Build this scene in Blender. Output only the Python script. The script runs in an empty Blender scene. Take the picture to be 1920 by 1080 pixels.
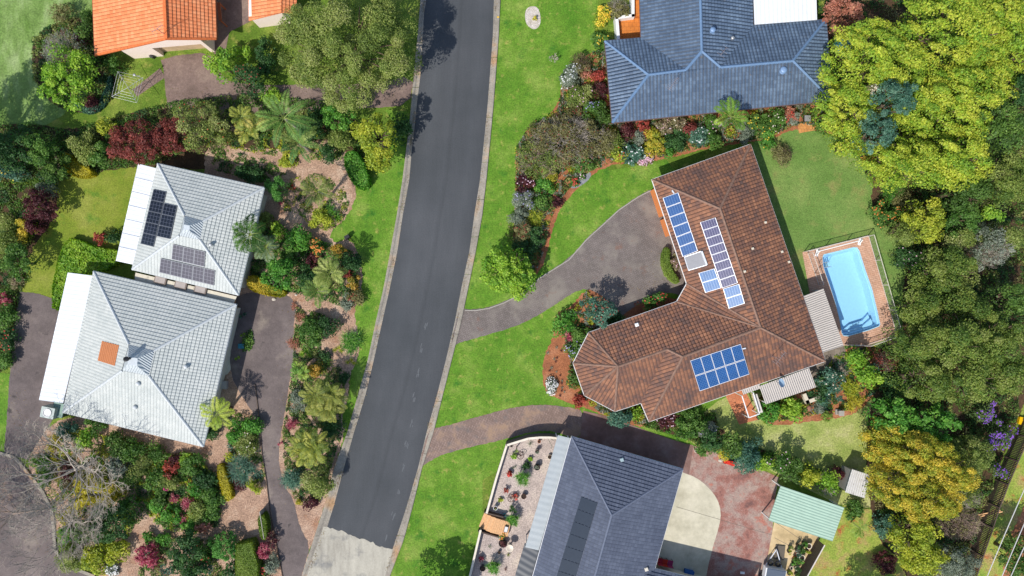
import bpy, math, random
import numpy as np
from mathutils import Vector
R_ = math.radians
# ---------------------------------------------------------------- camera, sky, sun, exposure
H = 67.0            # flying height of the camera in metres
PPM = 19.0          # photograph pixels per metre on the ground
scene = bpy.context.scene
cam_d = bpy.data.cameras.new("camera"); cam = bpy.data.objects.new("camera", cam_d)
scene.collection.objects.link(cam); scene.camera = cam
cam.location = (0, 0, H); cam.rotation_euler = (0, 0, 0)
cam_d.sensor_width = 36; cam_d.lens = PPM * H / 1920 * 36; cam_d.clip_end = 3000
SUN_EL = 51.0; SAZ = (0.62, 0.785)      # direction in which shadows fall
world = bpy.data.worlds.new("World"); scene.world = world; world.use_nodes = True
wn = world.node_tree; bg = wn.nodes["Background"]
sky = wn.nodes.new("ShaderNodeTexSky"); sky.sky_type = 'NISHITA'; sky.sun_disc = False
sky.sun_elevation = R_(SUN_EL); sky.sun_rotation = math.atan2(-SAZ[0], -SAZ[1])
wn.links.new(sky.outputs[0], bg.inputs[0]); bg.inputs[1].default_value = 0.14
sl = bpy.data.lights.new("sun", 'SUN'); sl.energy = 3.9; sl.angle = R_(0.5); sl.color = (1, 0.955, 0.89)
so = bpy.data.objects.new("sun", sl); scene.collection.objects.link(so)
ce = math.cos(R_(SUN_EL))
so.rotation_euler = Vector((SAZ[0]*ce, SAZ[1]*ce, -math.sin(R_(SUN_EL)))).to_track_quat('-Z', 'Y').to_euler()
so.location = (-60, -75, 120)
scene.view_settings.view_transform = 'Standard'; scene.view_settings.look = 'None'
scene.view_settings.exposure = 0.25; scene.view_settings.gamma = 1
scene.cycles.max_bounces = 6; scene.cycles.diffuse_bounces = 4; scene.cycles.transmission_bounces = 4; scene.cycles.transparent_max_bounces = 8
C = scene.collection

# ---------------------------------------------------------------- helpers
def P(x, y, h=0.0):
    "world point at height h for a place measured in photograph pixels"
    s = (1 - h / H) / PPM
    return Vector(((x - 960) * s, (540 - y) * s, h))
def hx(s, k=1.0):
    s = s.lstrip('#'); v = [int(s[i:i+2], 16)/255 for i in (0, 2, 4)]
    return tuple(k*((c/12.92) if c <= 0.04045 else ((c+0.055)/1.055)**2.4) for c in v)
def tag(o, label=None, cat=None, group=None, kind=None):
    if label: o['label'] = label
    if cat: o['category'] = cat
    if group: o['group'] = group
    if kind: o['kind'] = kind
    return o
def thing(name, label, cat, loc=(0, 0, 0), group=None, rz=0):
    o = bpy.data.objects.new(name, None); C.objects.link(o)
    o.location = loc; o.rotation_euler = (0, 0, rz); o.empty_display_size = 0.3
    return tag(o, label, cat, group)
class MB:
    def __init__(s): s.v = []; s.f = []; s.m = []; s.uv = {}
    def add(s, vs, fs, m=0, uvs=None):
        b = len(s.v); s.v += [tuple(v) for v in vs]
        for i, f in enumerate(fs):
            if uvs: s.uv[len(s.f)] = uvs[i]
            s.f.append(tuple(b + k for k in f)); s.m.append(m)
    def box(s, c, d, rz=0, m=0):
        c = Vector(c); co, si = math.cos(rz), math.sin(rz); vs = []
        for z in (-.5, .5):
            for x, y in ((-.5, -.5), (.5, -.5), (.5, .5), (-.5, .5)):
                X, Y = x*d[0], y*d[1]; vs.append((c.x+X*co-Y*si, c.y+X*si+Y*co, c.z+z*d[2]))
        s.add(vs, [(3, 2, 1, 0), (4, 5, 6, 7), (0, 1, 5, 4), (1, 2, 6, 5), (2, 3, 7, 6), (3, 0, 4, 7)], m)
    def bar(s, a, b, w, h, m=0, up=(0, 0, 1)):
        "box beam from a to b, width w across, height h"
        a, b = Vector(a), Vector(b); d = (b-a).normalized(); u = Vector(up); sd = d.cross(u)
        if sd.length < 1e-4: sd = Vector((1, 0, 0))
        sd.normalize(); u = sd.cross(d).normalized(); vs = []
        for p in (a, b):
            for x, y in ((-.5, -.5), (.5, -.5), (.5, .5), (-.5, .5)): vs.append(p+sd*(x*w)+u*(y*h))
        s.add(vs, [(0, 1, 2, 3), (7, 6, 5, 4), (0, 4, 5, 1), (1, 5, 6, 2), (2, 6, 7, 3), (3, 7, 4, 0)], m)
    def prism(s, pts, z0, z1, m=0, top=True):
        "pts: plan polygon (x, y); z0/z1 numbers or lists"
        n = len(pts); z0 = [z0]*n if not isinstance(z0, (list, tuple)) else z0; z1 = [z1]*n if not isinstance(z1, (list, tuple)) else z1
        a = sum(pts[i][0]*pts[(i+1) % n][1]-pts[(i+1) % n][0]*pts[i][1] for i in range(n))
        idx = list(range(n)) if a > 0 else list(range(n))[::-1]
        vs = [(pts[i][0], pts[i][1], z0[i]) for i in idx] + [(pts[i][0], pts[i][1], z1[i]) for i in idx]
        fs = [(i, (i+1) % n, n+(i+1) % n, n+i) for i in range(n)] + [tuple(range(n))[::-1]]
        if top: fs.append(tuple(range(n, 2*n)))
        s.add(vs, fs, m)
    def tube(s, pts, rad, n=6, m=0, cap=True):
        pts = [Vector(p) for p in pts]; rad = rad if isinstance(rad, (list, tuple)) else [rad]*len(pts)
        vs = []; fs = []; ref = Vector((0.31, 0.17, 0.93))
        for i, p in enumerate(pts):
            d = (pts[min(i+1, len(pts)-1)]-pts[max(i-1, 0)]).normalized()
            r = ref if abs(d.dot(ref)) < .95 else Vector((1, 0, 0))
            a = d.cross(r).normalized(); b = d.cross(a)
            for k in range(n):
                t = 2*math.pi*k/n; vs.append(p+(a*math.cos(t)+b*math.sin(t))*rad[i])
        for i in range(len(pts)-1):
            for k in range(n): fs.append((i*n+k, (i+1)*n+k, (i+1)*n+(k+1) % n, i*n+(k+1) % n))
        if cap: fs += [tuple(range(n)), tuple(range((len(pts)-1)*n, len(pts)*n))[::-1]]
        s.add(vs, fs, m)
    def lathe(s, c, prof, n=16, m=0):
        "prof: (radius, z) from bottom/outside; surface of revolution about c"
        c = Vector(c); vs = []; fs = []
        for r, z in prof:
            for k in range(n):
                t = 2*math.pi*k/n; vs.append((c.x+r*math.cos(t), c.y+r*math.sin(t), c.z+z))
        for i in range(len(prof)-1):
            for k in range(n): fs.append((i*n+k, i*n+(k+1) % n, (i+1)*n+(k+1) % n, (i+1)*n+k))
        s.add(vs, fs, m)
    def build(s, name, mats, parent=None, smooth=False):
        me = bpy.data.meshes.new(name); me.from_pydata(s.v, [], s.f)
        mats = mats if isinstance(mats, (list, tuple)) else [mats]
        for x in mats: me.materials.append(x)
        if len(mats) > 1: me.polygons.foreach_set("material_index", s.m)
        if s.uv:
            uvl = me.uv_layers.new(name="UVMap").data
            for i, p in enumerate(me.polygons):
                if i in s.uv:
                    for k, li in enumerate(p.loop_indices): uvl[li].uv = s.uv[i][k]
        if smooth: me.polygons.foreach_set("use_smooth", [True]*len(me.polygons))
        me.update()
        o = bpy.data.objects.new(name, me); C.objects.link(o)
        if parent is not None: setparent(o, parent)
        return o
def setparent(o, p):
    "mesh data are in world coordinates: keep them there"
    o.parent = p
    w = bpy_world(p); o.matrix_parent_inverse = w.inverted()
def bpy_world(p):
    from mathutils import Matrix
    m = Matrix.LocRotScale(p.location, p.rotation_euler, p.scale)
    return (bpy_world(p.parent) @ p.matrix_parent_inverse @ m) if p.parent else m
def struct(o, label=None): o['kind'] = 'structure'; return o

# ---------------------------------------------------------------- materials
def nmat(name):
    m = bpy.data.materials.new(name); m.use_nodes = True; t = m.node_tree
    return m, t.nodes, t.links, t.nodes["Principled BSDF"]
def noise(N, L, vec, scale, detail=4, rough=.6, dist=0):
    n = N.new("ShaderNodeTexNoise"); n.inputs["Scale"].default_value = scale; n.inputs["Detail"].default_value = detail
    n.inputs["Roughness"].default_value = rough; n.inputs["Distortion"].default_value = dist
    if vec is not None: L.new(vec, n.inputs["Vector"])
    return n.outputs["Fac"]
def ramp(N, L, fac, stops):
    r = N.new("ShaderNodeValToRGB"); e = r.color_ramp.elements
    e[0].position, e[0].color = stops[0][0], (*stops[0][1], 1); e[1].position, e[1].color = stops[-1][0], (*stops[-1][1], 1)
    for p, c in stops[1:-1]:
        x = e.new(p); x.color = (*c, 1)
    L.new(fac, r.inputs[0]); return r.outputs[0]
def mixc(N, L, fac, a, b, mode='MIX'):
    m = N.new("ShaderNodeMix"); m.data_type = 'RGBA'; m.blend_type = mode
    for s, v in ((m.inputs[0], fac), (m.inputs[6], a), (m.inputs[7], b)):
        if isinstance(v, (int, float)): s.default_value = v
        elif isinstance(v, tuple): s.default_value = (*v, 1)
        else: L.new(v, s)
    return m.outputs[2]
def mth(N, L, op, a, b=None, c=None):
    m = N.new("ShaderNodeMath"); m.operation = op
    for i, v in enumerate((a, b, c)):
        if v is None: continue
        if isinstance(v, (int, float)): m.inputs[i].default_value = v
        else: L.new(v, m.inputs[i])
    return m.outputs[0]
def bumpn(N, L, B, hgt, dist, strength=1.0):
    b = N.new("ShaderNodeBump"); b.inputs["Distance"].default_value = dist; b.inputs["Strength"].default_value = strength
    L.new(hgt, b.inputs["Height"]); L.new(b.outputs[0], B.inputs["Normal"])
def ground_mat(name, big, small, sb=.35, ss=9, rough=.9, bump=.02, fine=None, bs=30, mixf=.5, aniso=None, spots=None):
    """big: colour stops for the broad noise; small: stops (around 1) multiplied on top; spots: (colour, scale, lo, hi) patches"""
    m, N, L, B = nmat(name)
    g = N.new("ShaderNodeNewGeometry"); vec = g.outputs["Position"]
    if aniso:
        mp = N.new("ShaderNodeMapping"); mp.inputs["Scale"].default_value = aniso[0]; mp.inputs["Rotation"].default_value = (0, 0, aniso[1]); L.new(vec, mp.inputs[0]); vec2 = mp.outputs[0]
    else: vec2 = vec
    c = ramp(N, L, noise(N, L, vec2, sb, 6, .65), big)
    if spots:
        for col, sc, lo, hi in spots:
            f = ramp(N, L, noise(N, L, vec, sc, 5, .6), [(lo, (0, 0, 0)), (hi, (1, 1, 1))]); c = mixc(N, L, f, c, col)
    c2 = ramp(N, L, noise(N, L, vec, ss, 5, .7), small)
    c = mixc(N, L, 1.0, c, c2, 'MULTIPLY')
    if fine:
        c3 = ramp(N, L, noise(N, L, vec, fine[0], 2, .6), fine[1]); c = mixc(N, L, 1.0, c, c3, 'MULTIPLY')
    L.new(c, B.inputs["Base Color"]); B.inputs["Roughness"].default_value = rough; B.inputs["Specular IOR Level"].default_value = .25
    bumpn(N, L, B, noise(N, L, vec, bs, 3, .7), bump)
    return m
def g3(a): return (a, a, a)
def plain(name, col, rough=.6, metal=0, var=.12, scale=3, bump=0, spec=.4):
    m, N, L, B = nmat(name); g = N.new("ShaderNodeNewGeometry")
    f = noise(N, L, g.outputs["Position"], scale, 5, .65)
    c = ramp(N, L, f, [(.3, tuple(x*(1-var) for x in col)), (.7, tuple(min(1, x*(1+var)) for x in col))])
    L.new(c, B.inputs["Base Color"]); B.inputs["Roughness"].default_value = rough; B.inputs["Metallic"].default_value = metal
    B.inputs["Specular IOR Level"].default_value = spec
    if bump: bumpn(N, L, B, noise(N, L, g.outputs["Position"], scale*6, 3, .6), bump)
    return m
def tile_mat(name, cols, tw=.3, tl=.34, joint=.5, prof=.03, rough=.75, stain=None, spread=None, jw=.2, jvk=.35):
    """roof tiles, UV in metres: u along the eave, v up the slope"""
    m, N, L, B = nmat(name); uv = N.new("ShaderNodeTexCoord").outputs["UV"]
    sp = N.new("ShaderNodeSeparateXYZ"); L.new(uv, sp.inputs[0]); u, v = sp.outputs[0], sp.outputs[1]
    us = mth(N, L, 'DIVIDE', u, tw); vs = mth(N, L, 'DIVIDE', v, tl)
    fu = mth(N, L, 'FRACT', us); fv = mth(N, L, 'FRACT', vs)
    cb = N.new("ShaderNodeCombineXYZ"); L.new(mth(N, L, 'FLOOR', us), cb.inputs[0]); L.new(mth(N, L, 'FLOOR', vs), cb.inputs[1])
    wn_ = N.new("ShaderNodeTexWhiteNoise"); wn_.noise_dimensions = '2D'; L.new(cb.outputs[0], wn_.inputs["Vector"])
    pos = N.new("ShaderNodeNewGeometry").outputs["Position"]
    big = noise(N, L, pos, .5, 5, .6)
    f = mth(N, L, 'ADD', mth(N, L, 'MULTIPLY', wn_.outputs["Value"], spread or .6), mth(N, L, 'MULTIPLY', big, 1-(spread or .6)))
    c = ramp(N, L, f, cols)
    fine = ramp(N, L, noise(N, L, pos, 14, 4, .7), [(.3, g3(.82)), (.7, g3(1.12))])
    c = mixc(N, L, 1.0, c, fine, 'MULTIPLY')
    if stain:
        sf = ramp(N, L, noise(N, L, pos, stain[1], 6, .7), [(stain[2], (0, 0, 0)), (stain[2]+.12, (1, 1, 1))]); c = mixc(N, L, sf, c, stain[0])
    # tile joints, widened to paint rib and course shade into the colour
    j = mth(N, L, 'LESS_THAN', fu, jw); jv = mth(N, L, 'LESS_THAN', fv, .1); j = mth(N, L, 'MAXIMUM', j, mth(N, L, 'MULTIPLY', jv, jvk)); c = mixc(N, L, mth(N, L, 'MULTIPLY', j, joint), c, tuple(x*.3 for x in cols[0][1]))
    L.new(c, B.inputs["Base Color"]); B.inputs["Roughness"].default_value = rough; B.inputs["Specular IOR Level"].default_value = .3
    hgt = mth(N, L, 'SINE', mth(N, L, 'MULTIPLY', fu, math.pi)); hgt = mth(N, L, 'POWER', hgt, .6)
    bumpn(N, L, B, hgt, prof)
    return m
def rib_mat(name, col, pitch=.2, depth=.03, rough=.5, col2=None, var=.08, stain=None):
    m, N, L, B = nmat(name); uv = N.new("ShaderNodeTexCoord").outputs["UV"]
    sp = N.new("ShaderNodeSeparateXYZ"); L.new(uv, sp.inputs[0])
    fu = mth(N, L, 'FRACT', mth(N, L, 'DIVIDE', sp.outputs[0], pitch))
    pos = N.new("ShaderNodeNewGeometry").outputs["Position"]
    c = ramp(N, L, noise(N, L, pos, 1.3, 6, .7), [(.3, tuple(x*(1-var) for x in col)), (.7, tuple(min(1, x*(1+var)) for x in col))])
    if stain:
        sf = ramp(N, L, noise(N, L, pos, stain[1], 6, .7), [(stain[2], (0, 0, 0)), (stain[2]+.1, (1, 1, 1))]); c = mixc(N, L, sf, c, stain[0])
    if col2: c = mixc(N, L, mth(N, L, 'GREATER_THAN', fu, .82), c, col2)
    L.new(c, B.inputs["Base Color"]); B.inputs["Roughness"].default_value = rough; B.inputs["Specular IOR Level"].default_value = .4
    hgt = mth(N, L, 'SINE', mth(N, L, 'MULTIPLY', fu, math.pi*2))
    bumpn(N, L, B, hgt, depth)
    return m
def panel_mat(name, cell, line, nu, nv, lw=.05, rough=.25):
    "solar cells, UV 0..1 over one panel"
    m, N, L, B = nmat(name); uv = N.new("ShaderNodeTexCoord").outputs["UV"]
    sp = N.new("ShaderNodeSeparateXYZ"); L.new(uv, sp.inputs[0])
    fu = mth(N, L, 'FRACT', mth(N, L, 'MULTIPLY', sp.outputs[0], nu)); fv = mth(N, L, 'FRACT', mth(N, L, 'MULTIPLY', sp.outputs[1], nv))
    a = mth(N, L, 'MAXIMUM', mth(N, L, 'LESS_THAN', fu, lw*2), mth(N, L, 'LESS_THAN', fv, lw*2))
    pos = N.new("ShaderNodeNewGeometry").outputs["Position"]
    c0 = ramp(N, L, noise(N, L, pos, 1.2, 4, .6), [(.3, tuple(x*.85 for x in cell)), (.7, tuple(x*1.15 for x in cell))])
    c = mixc(N, L, a, c0, line)
    L.new(c, B.inputs["Base Color"]); B.inputs["Roughness"].default_value = rough; B.inputs["Specular IOR Level"].default_value = .5
    return m
def leaf_mat():
    m, N, L, B = nmat("leaves"); a = N.new("ShaderNodeAttribute"); a.attribute_name = "tint"
    h0 = N.new("ShaderNodeHueSaturation"); h0.inputs["Saturation"].default_value = .93; h0.inputs["Value"].default_value = 1.03; L.new(a.outputs["Color"], h0.inputs["Color"]); L.new(h0.outputs[0], B.inputs["Base Color"]); B.inputs["Roughness"].default_value = .55; B.inputs["Specular IOR Level"].default_value = .35
    tr = N.new("ShaderNodeBsdfTranslucent"); hs = N.new("ShaderNodeHueSaturation"); hs.inputs["Saturation"].default_value = 1.1; hs.inputs["Value"].default_value = 1.15
    L.new(a.outputs["Color"], hs.inputs["Color"]); L.new(hs.outputs[0], tr.inputs[0])
    mx = N.new("ShaderNodeMixShader"); mx.inputs[0].default_value = .42
    L.new(B.outputs[0], mx.inputs[1]); L.new(tr.outputs[0], mx.inputs[2]); L.new(mx.outputs[0], N["Material Output"].inputs[0])
    return m
LEAF = leaf_mat()
BARK = plain("bark", hx('#6b5a48', .8), .9, var=.3, scale=8)
BARKW = plain("pale bark", hx('#aca194', .92), .9, var=.25, scale=8)
BARKR = plain("brown twigs", hx('#a08a7c', .9), .9, var=.25, scale=8)
WHITE = plain("white paint", (.78, .78, .76), .5, var=.05)
METAL = plain("galvanised metal", (.5, .5, .5), .4, .6, var=.1)
DARKM = plain("dark painted metal", (.03, .03, .03), .5, var=.1)
GLASS = plain("window glass", (.03, .04, .05), .08, var=.1, spec=.8)
TIMBER = plain("timber", hx('#d8a878', .9), .75, var=.2, scale=6)
DKTIMBER = plain("weathered dark timber", hx('#5b4c42', .85), .85, var=.25, scale=6)
CONC = plain("concrete", hx('#a8a298', .85), .85, var=.12, scale=2.5)
CREAM = plain("cream render", hx('#d8cdb8', .85), .8, var=.06)
PINKW = plain("pale pink render", hx('#fbe6d8', .97), .8, var=.03)
BRICKW = plain("brown brick wall", hx('#a06a4c', .85), .85, var=.15, scale=6)
TERRA = plain("terracotta clay", hx('#b5643e', .85), .8, var=.15, scale=6)
BLACKP = plain("black plastic", (.02, .02, .022), .5, var=.1)
RUST = plain("rusty iron", hx('#5a4038', .85), .85, var=.25, scale=10)
SOILM = plain("potting soil", hx('#3e2f26', .8), .95, var=.3, scale=12)
TEALP = plain("teal plastic", hx('#2d7f8f', .8), .5, var=.1)
REDP = plain("red plastic", hx('#d0301c', .9), .45, var=.05)
YELP = plain("yellow plastic", hx('#e8b800', .9), .5, var=.05)

# ---------------------------------------------------------------- ground sheets
def smooth(pts, it=2):
    for _ in range(it):
        q = []
        for i in range(len(pts)):
            a, b = pts[i], pts[(i+1) % len(pts)]
            q += [(a[0]*.75+b[0]*.25, a[1]*.75+b[1]*.25), (a[0]*.25+b[0]*.75, a[1]*.25+b[1]*.75)]
        pts = q
    return pts
def rough_edge(pts, amp, step, seed):
    rr = random.Random(seed); out = []
    for i in range(len(pts)):
        a, b = Vector(pts[i]), Vector(pts[(i+1) % len(pts)]); n = max(1, int((b-a).length/step))
        for k in range(n):
            p = a.lerp(b, k/n); out.append((p.x+rr.uniform(-amp, amp), p.y+rr.uniform(-amp, amp)))
    return out
def sheet(name, pts, z, mat, sm=2, rough=0, kind='structure', seed=1, hole=None):
    from mathutils.geometry import tessellate_polygon
    if sm: pts = smooth(pts, sm)
    if rough: pts = rough_edge(pts, rough, 4, seed)
    v = [P(x, y) for x, y in pts]; v = [Vector((p.x, p.y, z)) for p in v]
    loops = [v]
    if hole: loops.append([Vector((p.x, p.y, z)) for p in (P(x, y) for x, y in hole)])
    tris = tessellate_polygon(loops); mb = MB(); v = [p for l in loops for p in l]
    fs = []
    for t in tris:
        a, b, c = (v[i] for i in t)
        fs.append(t if (b-a).cross(c-a).z > 0 else t[::-1])
    mb.add(v, fs); o = mb.build(name, mat); o['kind'] = kind
    return o
def lerp_line(line, y):
    for i in range(len(line)-1):
        if line[i][1] <= y <= line[i+1][1]:
            t = (y-line[i][1])/(line[i+1][1]-line[i][1]); return line[i][0]+t*(line[i+1][0]-line[i][0])
    return line[0][0] if y < line[0][1] else line[-1][0]
# ================================================================ THE SETTING
GRASS = ground_mat("lawn grass", [(.3, hx('#4f6e1c', .85)), (.5, hx('#647f28', .85)), (.7, hx('#8a9840', .85))], [(.25, g3(.75)), (.75, g3(1.22))], sb=.22, ss=1.6, fine=(7, [(.3, g3(.68)), (.7, g3(1.28))]), bump=.04, bs=9, spots=[(hx('#9a9a4c', .85), .9, .54, .7)])
GRASSW = ground_mat("olive lawn grass", [(.3, hx('#66801f', .88)), (.5, hx('#808c30', .88)), (.7, hx('#979a48', .88))], [(.25, g3(.82)), (.75, g3(1.16))], sb=.3, ss=1.8, fine=(7, [(.3, g3(.74)), (.7, g3(1.22))]), bump=.04, bs=9, spots=[(hx('#5a8428', .85), .5, .56, .7)])
GRASSV = ground_mat("verge grass", [(.3, hx('#4c7c1c', .87)), (.5, hx('#668c2a', .87)), (.72, hx('#8ea24a', .87))], [(.25, g3(.78)), (.75, g3(1.2))], sb=.28, ss=1.7, fine=(7, [(.3, g3(.7)), (.7, g3(1.26))]), bump=.04, bs=9, spots=[(hx('#a3a352', .85), 1.3, .58, .74), (hx('#3f7420', .85), .6, .58, .72)])
GRASSB = ground_mat("back lawn grass", [(.3, hx('#5f8038', .87)), (.5, hx('#6f8c44', .87)), (.75, hx('#8a9a54', .87))], [(.25, g3(.82)), (.75, g3(1.15))], sb=.25, ss=2.2, fine=(7, [(.3, g3(.76)), (.7, g3(1.22))]), bump=.04, bs=9, spots=[(hx('#8d8f52', .85), .45, .56, .72)])
GRASSD = ground_mat("dry lawn grass", [(.3, hx('#7f9440', .85)), (.5, hx('#a3ab60', .85)), (.72, hx('#c6bf8a', .85))], [(.25, g3(.8)), (.75, g3(1.2))], sb=.4, ss=3.5, fine=(7, [(.3, g3(.72)), (.7, g3(1.24))]), bump=.03, bs=34)
GRASSR = ground_mat("patchy lawn over red soil", [(.3, hx('#6f9430', .85)), (.5, hx('#9aa648', .85)), (.68, hx('#b89468', .85))], [(.25, g3(.8)), (.75, g3(1.2))], sb=.5, ss=3.5, fine=(7, [(.3, g3(.72)), (.7, g3(1.24))]), bump=.03, bs=34, spots=[(hx('#b0673c', .85), .7, .56, .68)])
GRASSL = ground_mat("rough mown grass", [(.3, hx('#5a7a30', .87)), (.5, hx('#7c9850', .87)), (.72, hx('#a4b67c', .87))], [(.25, g3(.7)), (.75, g3(1.25))], sb=.35, ss=1.2, fine=(6, [(.3, g3(.7)), (.7, g3(1.25))]), bump=.03, bs=30, aniso=((1.6, .5, 1), .12))
MULCH = ground_mat("bark mulch", [(.3, hx('#9c7f6c', .85)), (.5, hx('#b9977f', .85)), (.7, hx('#cdb39c', .85))], [(.25, g3(.7)), (.75, g3(1.25))], sb=.5, ss=5, fine=(8, [(.3, g3(.62)), (.7, g3(1.3))]), bump=.04, bs=22, spots=[(hx('#a87a5c', .85), .55, .58, .72)])
REDSOIL = ground_mat("red garden soil", [(.3, hx('#8f5c40', .85)), (.5, hx('#ad6e4a', .85)), (.7, hx('#c08866', .85))], [(.25, g3(.7)), (.75, g3(1.2))], sb=.6, ss=6, fine=(8, [(.3, g3(.7)), (.7, g3(1.25))]), bump=.04, bs=22)
DARKSOIL = ground_mat("dark leaf litter", [(.3, hx('#4a3c2c', .7)), (.5, hx('#604c36', .7)), (.7, hx('#7a5a40', .7))], [(.25, g3(.6)), (.75, g3(1.2))], sb=.6, ss=5, fine=(18, [(.3, g3(.6)), (.7, g3(1.3))]), bump=.05, bs=16)
GRAVEL = ground_mat("pale pink gravel", [(.3, hx('#b3a49c', .85)), (.5, hx('#c9b9b0', .85)), (.7, hx('#dccdbd', .85))], [(.3, g3(.85)), (.7, g3(1.12))], sb=.5, ss=6, fine=(8, [(.3, g3(.66)), (.7, g3(1.22))]), bump=.04, bs=18)
def road_mat():
    m, N, L, B = nmat("road asphalt"); pos = N.new("ShaderNodeNewGeometry").outputs["Position"]
    sp = N.new("ShaderNodeSeparateXYZ"); L.new(N.new("ShaderNodeTexCoord").outputs["UV"], sp.inputs[0])
    w = noise(N, L, pos, .12, 3, .5); u = mth(N, L, 'ADD', sp.outputs[0], mth(N, L, 'MULTIPLY', mth(N, L, 'SUBTRACT', w, .5), .05))
    tr = ramp(N, L, u, [(.0, g3(.93)), (.06, g3(.97)), (.22, g3(1.1)), (.36, g3(1.0)), (.47, g3(1.05)), (.53, g3(.9)), (.56, g3(1.0)), (.7, g3(.97)), (.8, g3(1.04)), (.97, g3(.9)), (1.0, g3(.85))])
    c = ramp(N, L, noise(N, L, pos, .12, 5, .55), [(.35, hx('#4c4f52', .8)), (.65, hx('#585a5d', .8))])
    c = mixc(N, L, 1.0, c, tr, 'MULTIPLY')
    mp = N.new("ShaderNodeMapping"); mp.inputs["Scale"].default_value = (5, .35, 1); mp.inputs["Rotation"].default_value = (0, 0, .2); L.new(pos, mp.inputs[0])
    c = mixc(N, L, 1.0, c, ramp(N, L, noise(N, L, mp.outputs[0], 1, 4, .6), [(.3, g3(.96)), (.7, g3(1.04))]), 'MULTIPLY')
    c = mixc(N, L, 1.0, c, ramp(N, L, noise(N, L, pos, 10, 3, .7), [(.3, g3(.88)), (.7, g3(1.12))]), 'MULTIPLY')
    L.new(c, B.inputs["Base Color"]); B.inputs["Roughness"].default_value = .88; B.inputs["Specular IOR Level"].default_value = .25; bumpn(N, L, B, noise(N, L, pos, 30, 3, .7), .006)
    return m
ASPH = road_mat()
OLDC = ground_mat("worn pale road surface", [(.3, hx('#9d978a', .85)), (.5, hx('#b8b2a3', .85)), (.7, hx('#c9c3b2', .85))], [(.3, g3(.9)), (.7, g3(1.08))], sb=.6, ss=5, fine=(40, [(.3, g3(.85)), (.7, g3(1.12))]), bump=.006, bs=50, spots=[(hx('#7c7c7a', .85), .5, .55, .72)], aniso=((1.5, .3, 1), .25))
DRIVE = ground_mat("driveway asphalt", [(.3, hx('#5f5654', .85)), (.5, hx('#726764', .85)), (.72, hx('#887c76', .85))], [(.3, g3(.85)), (.7, g3(1.12))], sb=.22, ss=1.6, fine=(9, [(.3, g3(.88)), (.7, g3(1.12))]), bump=.006, bs=30, spots=[(hx('#94887c', .85), .35, .58, .74), (hx('#4c4644', .85), .8, .62, .72)])
BRDRIVE = ground_mat("old brown driveway", [(.3, hx('#6e5d54', .85)), (.5, hx('#857168', .85)), (.72, hx('#9a8678', .85))], [(.3, g3(.75)), (.7, g3(1.2))], sb=.4, ss=4, fine=(24, [(.3, g3(.75)), (.7, g3(1.2))]), bump=.01, bs=40)
CREAMC = ground_mat("cream concrete slab", [(.3, hx('#b0a992', .87)), (.5, hx('#cdc6ae', .87)), (.7, hx('#ded6c0', .87))], [(.3, g3(.9)), (.7, g3(1.07))], sb=.35, ss=2, fine=(30, [(.3, g3(.93)), (.7, g3(1.06))]), bump=.005, bs=40)
TANC = ground_mat("tan concrete yard", [(.3, hx('#b09a72', .87)), (.5, hx('#d2b88c', .87)), (.7, hx('#e4cfa8', .87))], [(.3, g3(.9)), (.7, g3(1.07))], sb=.5, ss=2.5, fine=(30, [(.3, g3(.92)), (.7, g3(1.06))]), bump=.005, bs=40)
REDC = ground_mat("worn red painted concrete", [(.3, hx('#7a5a54', .87)), (.42, hx('#9e6e62', .87)), (.5, hx('#a4857a', .87)), (.58, hx('#a89488', .87)), (.66, hx('#b27464', .87)), (.78, hx('#b8a294', .87))], [(.3, g3(.82)), (.7, g3(1.14))], sb=.5, ss=2.4, fine=(8, [(.3, g3(.85)), (.7, g3(1.15))]), bump=.005, bs=30)
DARKRED = ground_mat("dark stained concrete driveway", [(.3, hx('#6a544c', .87)), (.5, hx('#86685f', .87)), (.7, hx('#97807a', .87))], [(.3, g3(.9)), (.7, g3(1.1))], sb=.5, ss=3, fine=(30, [(.3, g3(.88)), (.7, g3(1.1))]), bump=.005, bs=40)
def paver_mat(name, c1, c2, mort, w=.23, h=.115, ang=0, stain=None, big=.6):
    m, N, L, B = nmat(name); pos = N.new("ShaderNodeNewGeometry").outputs["Position"]
    mp = N.new("ShaderNodeMapping"); mp.inputs["Rotation"].default_value = (0, 0, ang); L.new(pos, mp.inputs[0])
    b = N.new("ShaderNodeTexBrick"); b.inputs["Scale"].default_value = 1; b.inputs["Brick Width"].default_value = w; b.inputs["Row Height"].default_value = h
    b.inputs["Mortar Size"].default_value = .012; b.inputs["Color1"].default_value = (*c1, 1); b.inputs["Color2"].default_value = (*c2, 1); b.inputs["Mortar"].default_value = (*mort, 1)
    L.new(mp.outputs[0], b.inputs["Vector"])
    c = mixc(N, L, 1.0, b.outputs["Color"], ramp(N, L, noise(N, L, pos, big, 6, .7), [(.3, g3(.78)), (.7, g3(1.18))]), 'MULTIPLY')
    c = mixc(N, L, 1.0, c, ramp(N, L, noise(N, L, pos, 9, 4, .7), [(.3, g3(.85)), (.7, g3(1.12))]), 'MULTIPLY')
    if stain:
        for st in stain: c = mixc(N, L, ramp(N, L, noise(N, L, pos, st[1], 5, .6), [(st[2], (0, 0, 0)), (st[2]+.15, (1, 1, 1))]), c, st[0])
    L.new(c, B.inputs["Base Color"]); B.inputs["Roughness"].default_value = .88
    bumpn(N, L, B, b.outputs["Fac"], -.006)
    return m
PAVD = paver_mat("brown brick driveway paving", hx('#857a74', .85), hx('#786e68', .85), hx('#5c544f', .85), .3, .15, R_(30), [(hx('#8b8278', .85), .35, .5), (hx('#7f5f50', .85), .8, .6)])
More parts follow.
